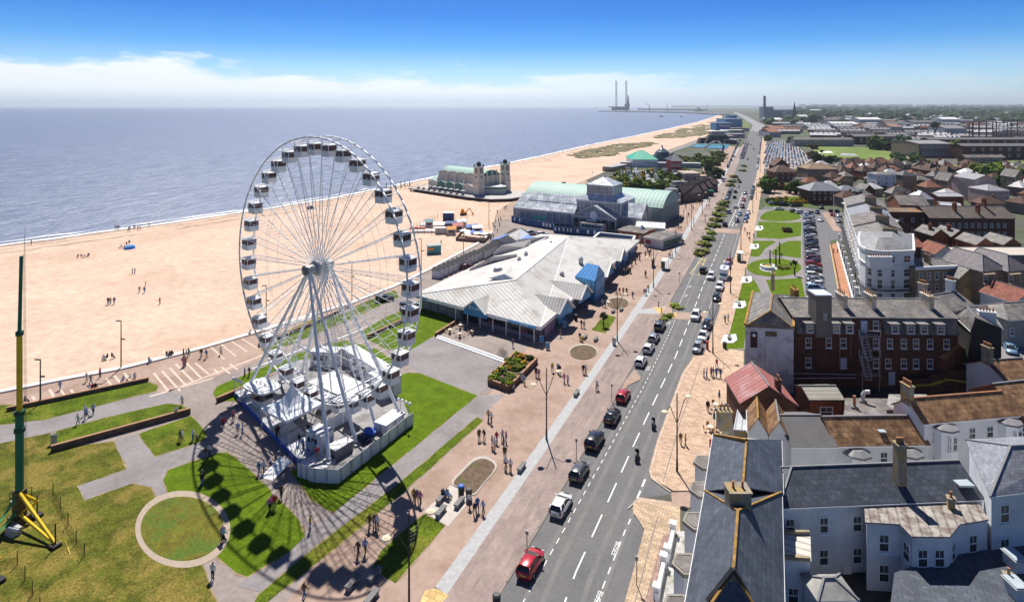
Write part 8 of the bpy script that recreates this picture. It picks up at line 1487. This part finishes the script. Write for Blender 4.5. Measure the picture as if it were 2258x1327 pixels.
# small houses filling the streets between the named ones
HWM=MB().box((0,0,2.6),(8,7,5.2)).mesh('wall',M('row_wall',(0.24,0.19,0.17)));HRM=MB().add([(-4.4,-3.9,5.1),(4.4,-3.9,5.1),(4.4,3.9,5.1),(-4.4,3.9,5.1),(-1.2,0,8.2),(1.2,0,8.2)],[(0,1,5,4),(1,2,5),(2,3,4,5),(3,0,4)]).mesh('roof',btile);HCM=MB().box((2.2,0.4,7.8),(0.6,1.2,2.2)).mesh('chimney',redbrick)
took=[o.location.copy()for o in sc.objects if o.parent is None and o.get('category')in('house','building','flats','terrace','tree','block','hotel','shed','rear wing')];HC=0
for i in range(900):
 u=rr2.uniform(1700,2300);v=rr2.uniform(376,470)if i%3 else rr2.uniform(374,420)
 if u<1780 and v>405 or u<1850 and v>445 or u<1775 and v<382:continue
 p=G(u,v);
 if any((p.x-q.x)**2+(p.y-q.y)**2<13.5**2 for q in took):continue
 took.append(p);k=rr2.choice([0,0,1,2,3,3]);cn=['brown','red','pale','grey'][k];t=thing('small_house','%s-roofed small house filling the back streets on the right'%cn,'house',p,YAW+rr2.choice([0,pi/2,0.3]),'%s-roofed small houses on the right'%cn);s_=(rr2.uniform(0.8,1.25),rr2.uniform(0.8,1.2),rr2.uniform(0.75,1.15));put('wall',HWM,t,sc_=s_);put('roof',HRM,t,sc_=s_,mat=[btile,otile,ROOFC[1],greyslate][k]);put('chimney',HCM,t,sc_=s_)
 for x in(-2,2):window(t,rmat(t)@Vector((x*s_[0],-3.5*s_[1],2.6*s_[2])),Vector((sin(t.rotation_euler.z),-cos(t.rotation_euler.z),0)),1.3,1.4)
 HC+=1
 if HC>=75:break
far=MB()
for i in range(2600):
 v=239.5+29*rr2.random()**1.3;u=rr2.uniform(1700,2330);p=G(u,v);s_=rr2.uniform(7,26);h=rr2.uniform(5,9);far.cur=rr2.choice([0,0,1,1,2,3,4])
 if inpoly(u,v,[(1680,236),(1760,236),(1760,268),(1680,268)]):continue
 far.box((p.x,p.y,h/2),(s_,s_*0.7,h),YAW+rr2.uniform(-.4,.4));far.box((p.x,p.y,h+1),(s_*1.02,s_*0.7,2.4),YAW,0.5)
stuff(tag(far.build('distant_town',[M('far_pale',(0.55,0.55,0.56),0.7),M('far_grey',(0.2,0.2,0.21),0.8),M('far_red',(0.26,0.14,0.11),0.8),M('far_white',(0.6,0.6,0.6),0.7),M('far_dark',(0.1,0.1,0.1),0.8)]),'hazy far roofs of the town reaching to the wooded horizon','town'))
wd_=MB()
for i in range(1250):
 v=236.3+40*rr2.random()**2.0;u=rr2.uniform(1690,2360)
 if v>264 and rr2.random()<0.55:continue
 if any(inpoly(u,v,P)for P in BLK[1:3])or inpoly(u,v,[(1680,236),(1760,236),(1760,268),(1680,268)]):continue
 p=G(u,v);D=dep(v);r=rr2.uniform(4,8)*(1+D/2500);wd_.blob((p.x,p.y,r*0.7),(r*1.5,r*1.2,r),7,5,0.3,rr2)
stuff(tag(wd_.build('woodland',M('far_leaf',(0.05,0.075,0.035),0.95,0.5,0.02,spec=0.05)),'far-off wooded belt between and beyond the town roofs','woodland'))
# sheds, works, tanks
for i,(u0,v,u1,h,c_,lab)in enumerate(((1895,276,1945,14,'w','large pale blue shed among the works'),(1868,268,1905,12,'g','grey pitched works shed left of the pale blue one'),(1920,262,1952,16,'w','white cylinder-fronted works shed behind'),(1752,262,1800,9,'w','long white warehouse right of the power station'),(1836,282,1893,8,'w','low white warehouse amid grey terraces'),(1958,283,2010,9,'d','dark works building with clock turret'),(2012,281,2070,11,'d','long dark saw-roofed works'),(2078,278,2118,16,'w','white multi-storey offices right of the works'),(1688,270,1726,8,'w','white shed at the foot of the power station'),(1965,292,1990,10,'b','brown block among the grey terraces'),(2084,300,2130,12,'g','grey flat-roofed depot before the gas frames'),(1790,252,1812,22,'w','pale tower flats right of the power station'),(1700,293,1735,7,'r','pink-red tiled houses by the far bend'),(1697,303,1722,8,'r','second pink-red tiled group nearer the car park'))):
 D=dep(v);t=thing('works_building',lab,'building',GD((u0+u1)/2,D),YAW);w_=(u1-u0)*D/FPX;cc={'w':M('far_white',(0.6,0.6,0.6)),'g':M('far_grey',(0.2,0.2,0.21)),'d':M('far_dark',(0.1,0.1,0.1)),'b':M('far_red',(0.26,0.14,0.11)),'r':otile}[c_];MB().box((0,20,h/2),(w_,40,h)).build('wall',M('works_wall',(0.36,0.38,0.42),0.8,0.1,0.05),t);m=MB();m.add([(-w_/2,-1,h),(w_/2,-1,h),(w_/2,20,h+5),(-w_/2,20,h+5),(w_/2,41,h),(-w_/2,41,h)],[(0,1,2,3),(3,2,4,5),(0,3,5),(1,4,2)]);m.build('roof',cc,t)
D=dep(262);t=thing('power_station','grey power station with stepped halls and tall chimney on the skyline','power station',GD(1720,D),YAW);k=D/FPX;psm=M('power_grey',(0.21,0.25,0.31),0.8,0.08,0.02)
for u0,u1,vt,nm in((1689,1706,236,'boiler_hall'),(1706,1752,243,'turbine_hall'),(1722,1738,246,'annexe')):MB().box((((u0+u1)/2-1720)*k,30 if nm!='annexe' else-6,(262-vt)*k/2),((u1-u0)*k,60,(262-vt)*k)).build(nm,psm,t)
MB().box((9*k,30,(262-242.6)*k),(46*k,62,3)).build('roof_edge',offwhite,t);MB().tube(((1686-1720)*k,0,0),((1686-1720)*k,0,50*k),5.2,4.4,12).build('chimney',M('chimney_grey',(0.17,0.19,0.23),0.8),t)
t=thing('church_spire','dark church spire right of the power station','church',GD(1752,dep(268)),YAW);MB().box((0,0,13),(9,9,26)).build('tower',M('far_dark',(0.1,0.1,0.1)),t);MB().lathe((0,0,26),[(6,0),(0.3,36)],6).build('spire',M('far_dark',(0.1,0.1,0.1)),t)
for u in(2167,2252):
 t=thing('gas_holder','rust-coloured gasholder guide frame, %s of the pair'%('left' if u<2200 else 'right'),'gasholder',GD(u,800));gm=M('gas_rust',(0.10,0.06,0.065),0.8);rg_=MB()
 for i in range(12):a,b=2*pi*i/12,2*pi*(i+1)/12;MB().tube((15*cos(a),15*sin(a),0),(15*cos(a),15*sin(a),27),0.5,n=5).build('column',gm,t);[rg_.tube((15*cos(a),15*sin(a),z),(15*cos(b),15*sin(b),z),0.4,n=4)for z in(9,18,26.5)]
 rg_.build('ring_girder',gm,t);MB().lathe((0,0,0),[(13.5,0),(13.5,4),(8,5.5),(0.5,6)],20).build('tank',M('far_grey',(0.2,0.2,0.21)),t)
# harbour arm, jack-up rig, cranes, ship, hazy headland
hm=M('harbour_dark',(0.10,0.11,0.13),0.9,0.2,0.01)
slab('harbour_arm',[(1318,246.5),(1330,245.2),(1480,246),(1600,249),(1610,254),(1585,254),(1500,249.3),(1400,247.6)],4,hm,z0=-1);slab('breakwater',[(1405,242.6),(1470,240.6),(1545,241),(1560,243.6),(1480,243.2)],14,M('rock_mound',(0.19,0.18,0.16),0.9,0.2,0.01),z0=-1)
slab('headland',[(1480,236.8),(1600,236.4),(2400,236.4),(2400,235.6),(1700,235.5),(1560,235.8)],75,M('far_hill',(0.06,0.075,0.05),0.95,0.3,0.001),z0=-1)
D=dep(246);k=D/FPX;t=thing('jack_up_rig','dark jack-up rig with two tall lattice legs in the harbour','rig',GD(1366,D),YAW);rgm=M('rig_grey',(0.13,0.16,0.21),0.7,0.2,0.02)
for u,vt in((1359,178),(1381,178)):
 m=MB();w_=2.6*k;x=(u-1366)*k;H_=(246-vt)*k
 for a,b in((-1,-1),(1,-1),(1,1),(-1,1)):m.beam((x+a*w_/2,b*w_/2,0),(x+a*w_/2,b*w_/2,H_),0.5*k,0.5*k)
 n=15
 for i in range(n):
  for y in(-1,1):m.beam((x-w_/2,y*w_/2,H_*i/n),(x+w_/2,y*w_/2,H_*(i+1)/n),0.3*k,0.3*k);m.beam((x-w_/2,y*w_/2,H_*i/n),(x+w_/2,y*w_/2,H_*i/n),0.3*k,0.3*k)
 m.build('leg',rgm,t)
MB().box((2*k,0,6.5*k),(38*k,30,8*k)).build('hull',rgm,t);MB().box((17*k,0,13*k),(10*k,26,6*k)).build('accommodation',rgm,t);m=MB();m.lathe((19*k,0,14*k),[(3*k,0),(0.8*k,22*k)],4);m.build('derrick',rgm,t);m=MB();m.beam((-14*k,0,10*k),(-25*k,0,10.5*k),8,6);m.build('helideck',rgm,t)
for u,v0,v1,u2,lab in((1432,246,222,1422,'tall harbour crane with raised jib right of the rig'),(1560,246,228,1560,'slim lighting mast on the harbour arm'),(1471,246,227,1471,'slim mast between crane and mound')):
 D=dep(v0);k=D/FPX;t=thing('harbour_crane' if 'crane' in lab else 'mast',lab,'crane' if 'crane' in lab else 'mast',GD(u,D),YAW);s_=1.0 if 'crane' in lab else 0.3;MB().tube((0,0,0),(0,0,(v0-v1)*k*(0.6 if 'crane' in lab else 1)),0.9*k*s_,0.6*k*s_).build('tower',rgm,t);m=MB();m.beam((0,0,(v0-v1)*k*0.4),((u2-u)*k,0,(v0-v1)*k*0.99),0.7*k*s_,0.7*k*s_);m.build('jib',rgm,t)
D=dep(246);k=D/FPX;t=thing('moored_ship','pale ship with tall bridge moored behind the harbour arm','ship',GD(1540,D),YAW);MB().box((0,0,2*k),(16*k,25,3*k),0,0.95).build('hull',M('ship_blue',(0.2,0.25,0.32),0.7),t);MB().box((0,0,6*k),(7*k,18,5*k),0,0.9).build('bridge',M('far_white',(0.6,0.6,0.6)),t)
for u,v,s_ in((1458,257.5,1.0),(1503,258.3,0.5)):D=dep(v);t=thing('boat','small dark boat off the beach, %s one'%('larger left' if s_==1 else 'tiny right'),'boat',GD(u,D,-0.3),YAW);m=MB();m.add([(-9*s_,-2,0),(7*s_,-2,0),(11*s_,0,0),(7*s_,2,0),(-9*s_,2,0),(-9*s_,-2.6,2.5),(8*s_,-2.6,2.5),(12*s_,0,3),(8*s_,2.6,2.5),(-9*s_,2.6,2.5)],[(0,1,6,5),(1,2,7,6),(2,3,8,7),(3,4,9,8),(4,0,5,9),(5,6,7,8,9)]);m.build('hull',M('far_dark',(0.1,0.1,0.1)),t);MB().box((-3*s_,0,4),(5*s_,3,3)).build('cabin',M('far_dark',(0.1,0.1,0.1)),t)
# ---------------- labels: tell look-alikes apart ----------------
from collections import defaultdict
bpy.context.view_layer.update();by=defaultdict(list)
for o in sc.objects:
 if o.parent is None and 'label' in o and o.type!='CAMERA':by[o['label']].append(o)
for lab,os_ in by.items():
 n=len(os_)
 if n<2 or n>20 or(o_g:=os_[0].get('group',''))and('shrubs' in o_g or 'chairs' in o_g):continue
 far_first=max(o.location.dot(FV)for o in os_)>1.6*min(o.location.dot(FV)for o in os_)
 os_.sort(key=lambda o:o.location.dot(FV)if far_first else px(o.location)[0])
 for i,o in enumerate(os_):
  if far_first:s_=('nearest' if i==0 else 'farthest' if i==n-1 else NUMW[i+1]+' nearest')
  else:s_=('leftmost' if i==0 else 'rightmost' if i==n-1 else NUMW[i+1]+' from left')
  o['label']=lab+', '+s_
for o in sc.objects:
 if o.parent is None and 'label' in o and 'group' not in o and len(by.get(o['label'],()))>1:o['group']='look-alikes: '+o['label'][:40]
# ---------------- haze: pale air between the camera and the far town ----------------
hzm=bpy.data.materials.new('haze');hzm.use_nodes=True;_n=hzm.node_tree.nodes;_n.clear();_o=_n.new('ShaderNodeOutputMaterial');_v=_n.new('ShaderNodeVolumePrincipled');_v.inputs['Color'].default_value=(0.80,0.89,1.0,1);_v.inputs['Density'].default_value=0.00006;_v.inputs['Anisotropy'].default_value=0.45;hzm.node_tree.links.new(_v.outputs[0],_o.inputs['Volume'])
m=MB();q=[FV*d+RV*r for d,r in((-600,-6000),(-600,6000),(30500,36000),(30500,-36000))];m.prism(q,-3,300);hz_=stuff(tag(m.build('haze',hzm),'pale blue haze that fades the far town and sea','haze'));sc.cycles.volume_bounces=0;sc.cycles.max_bounces=6
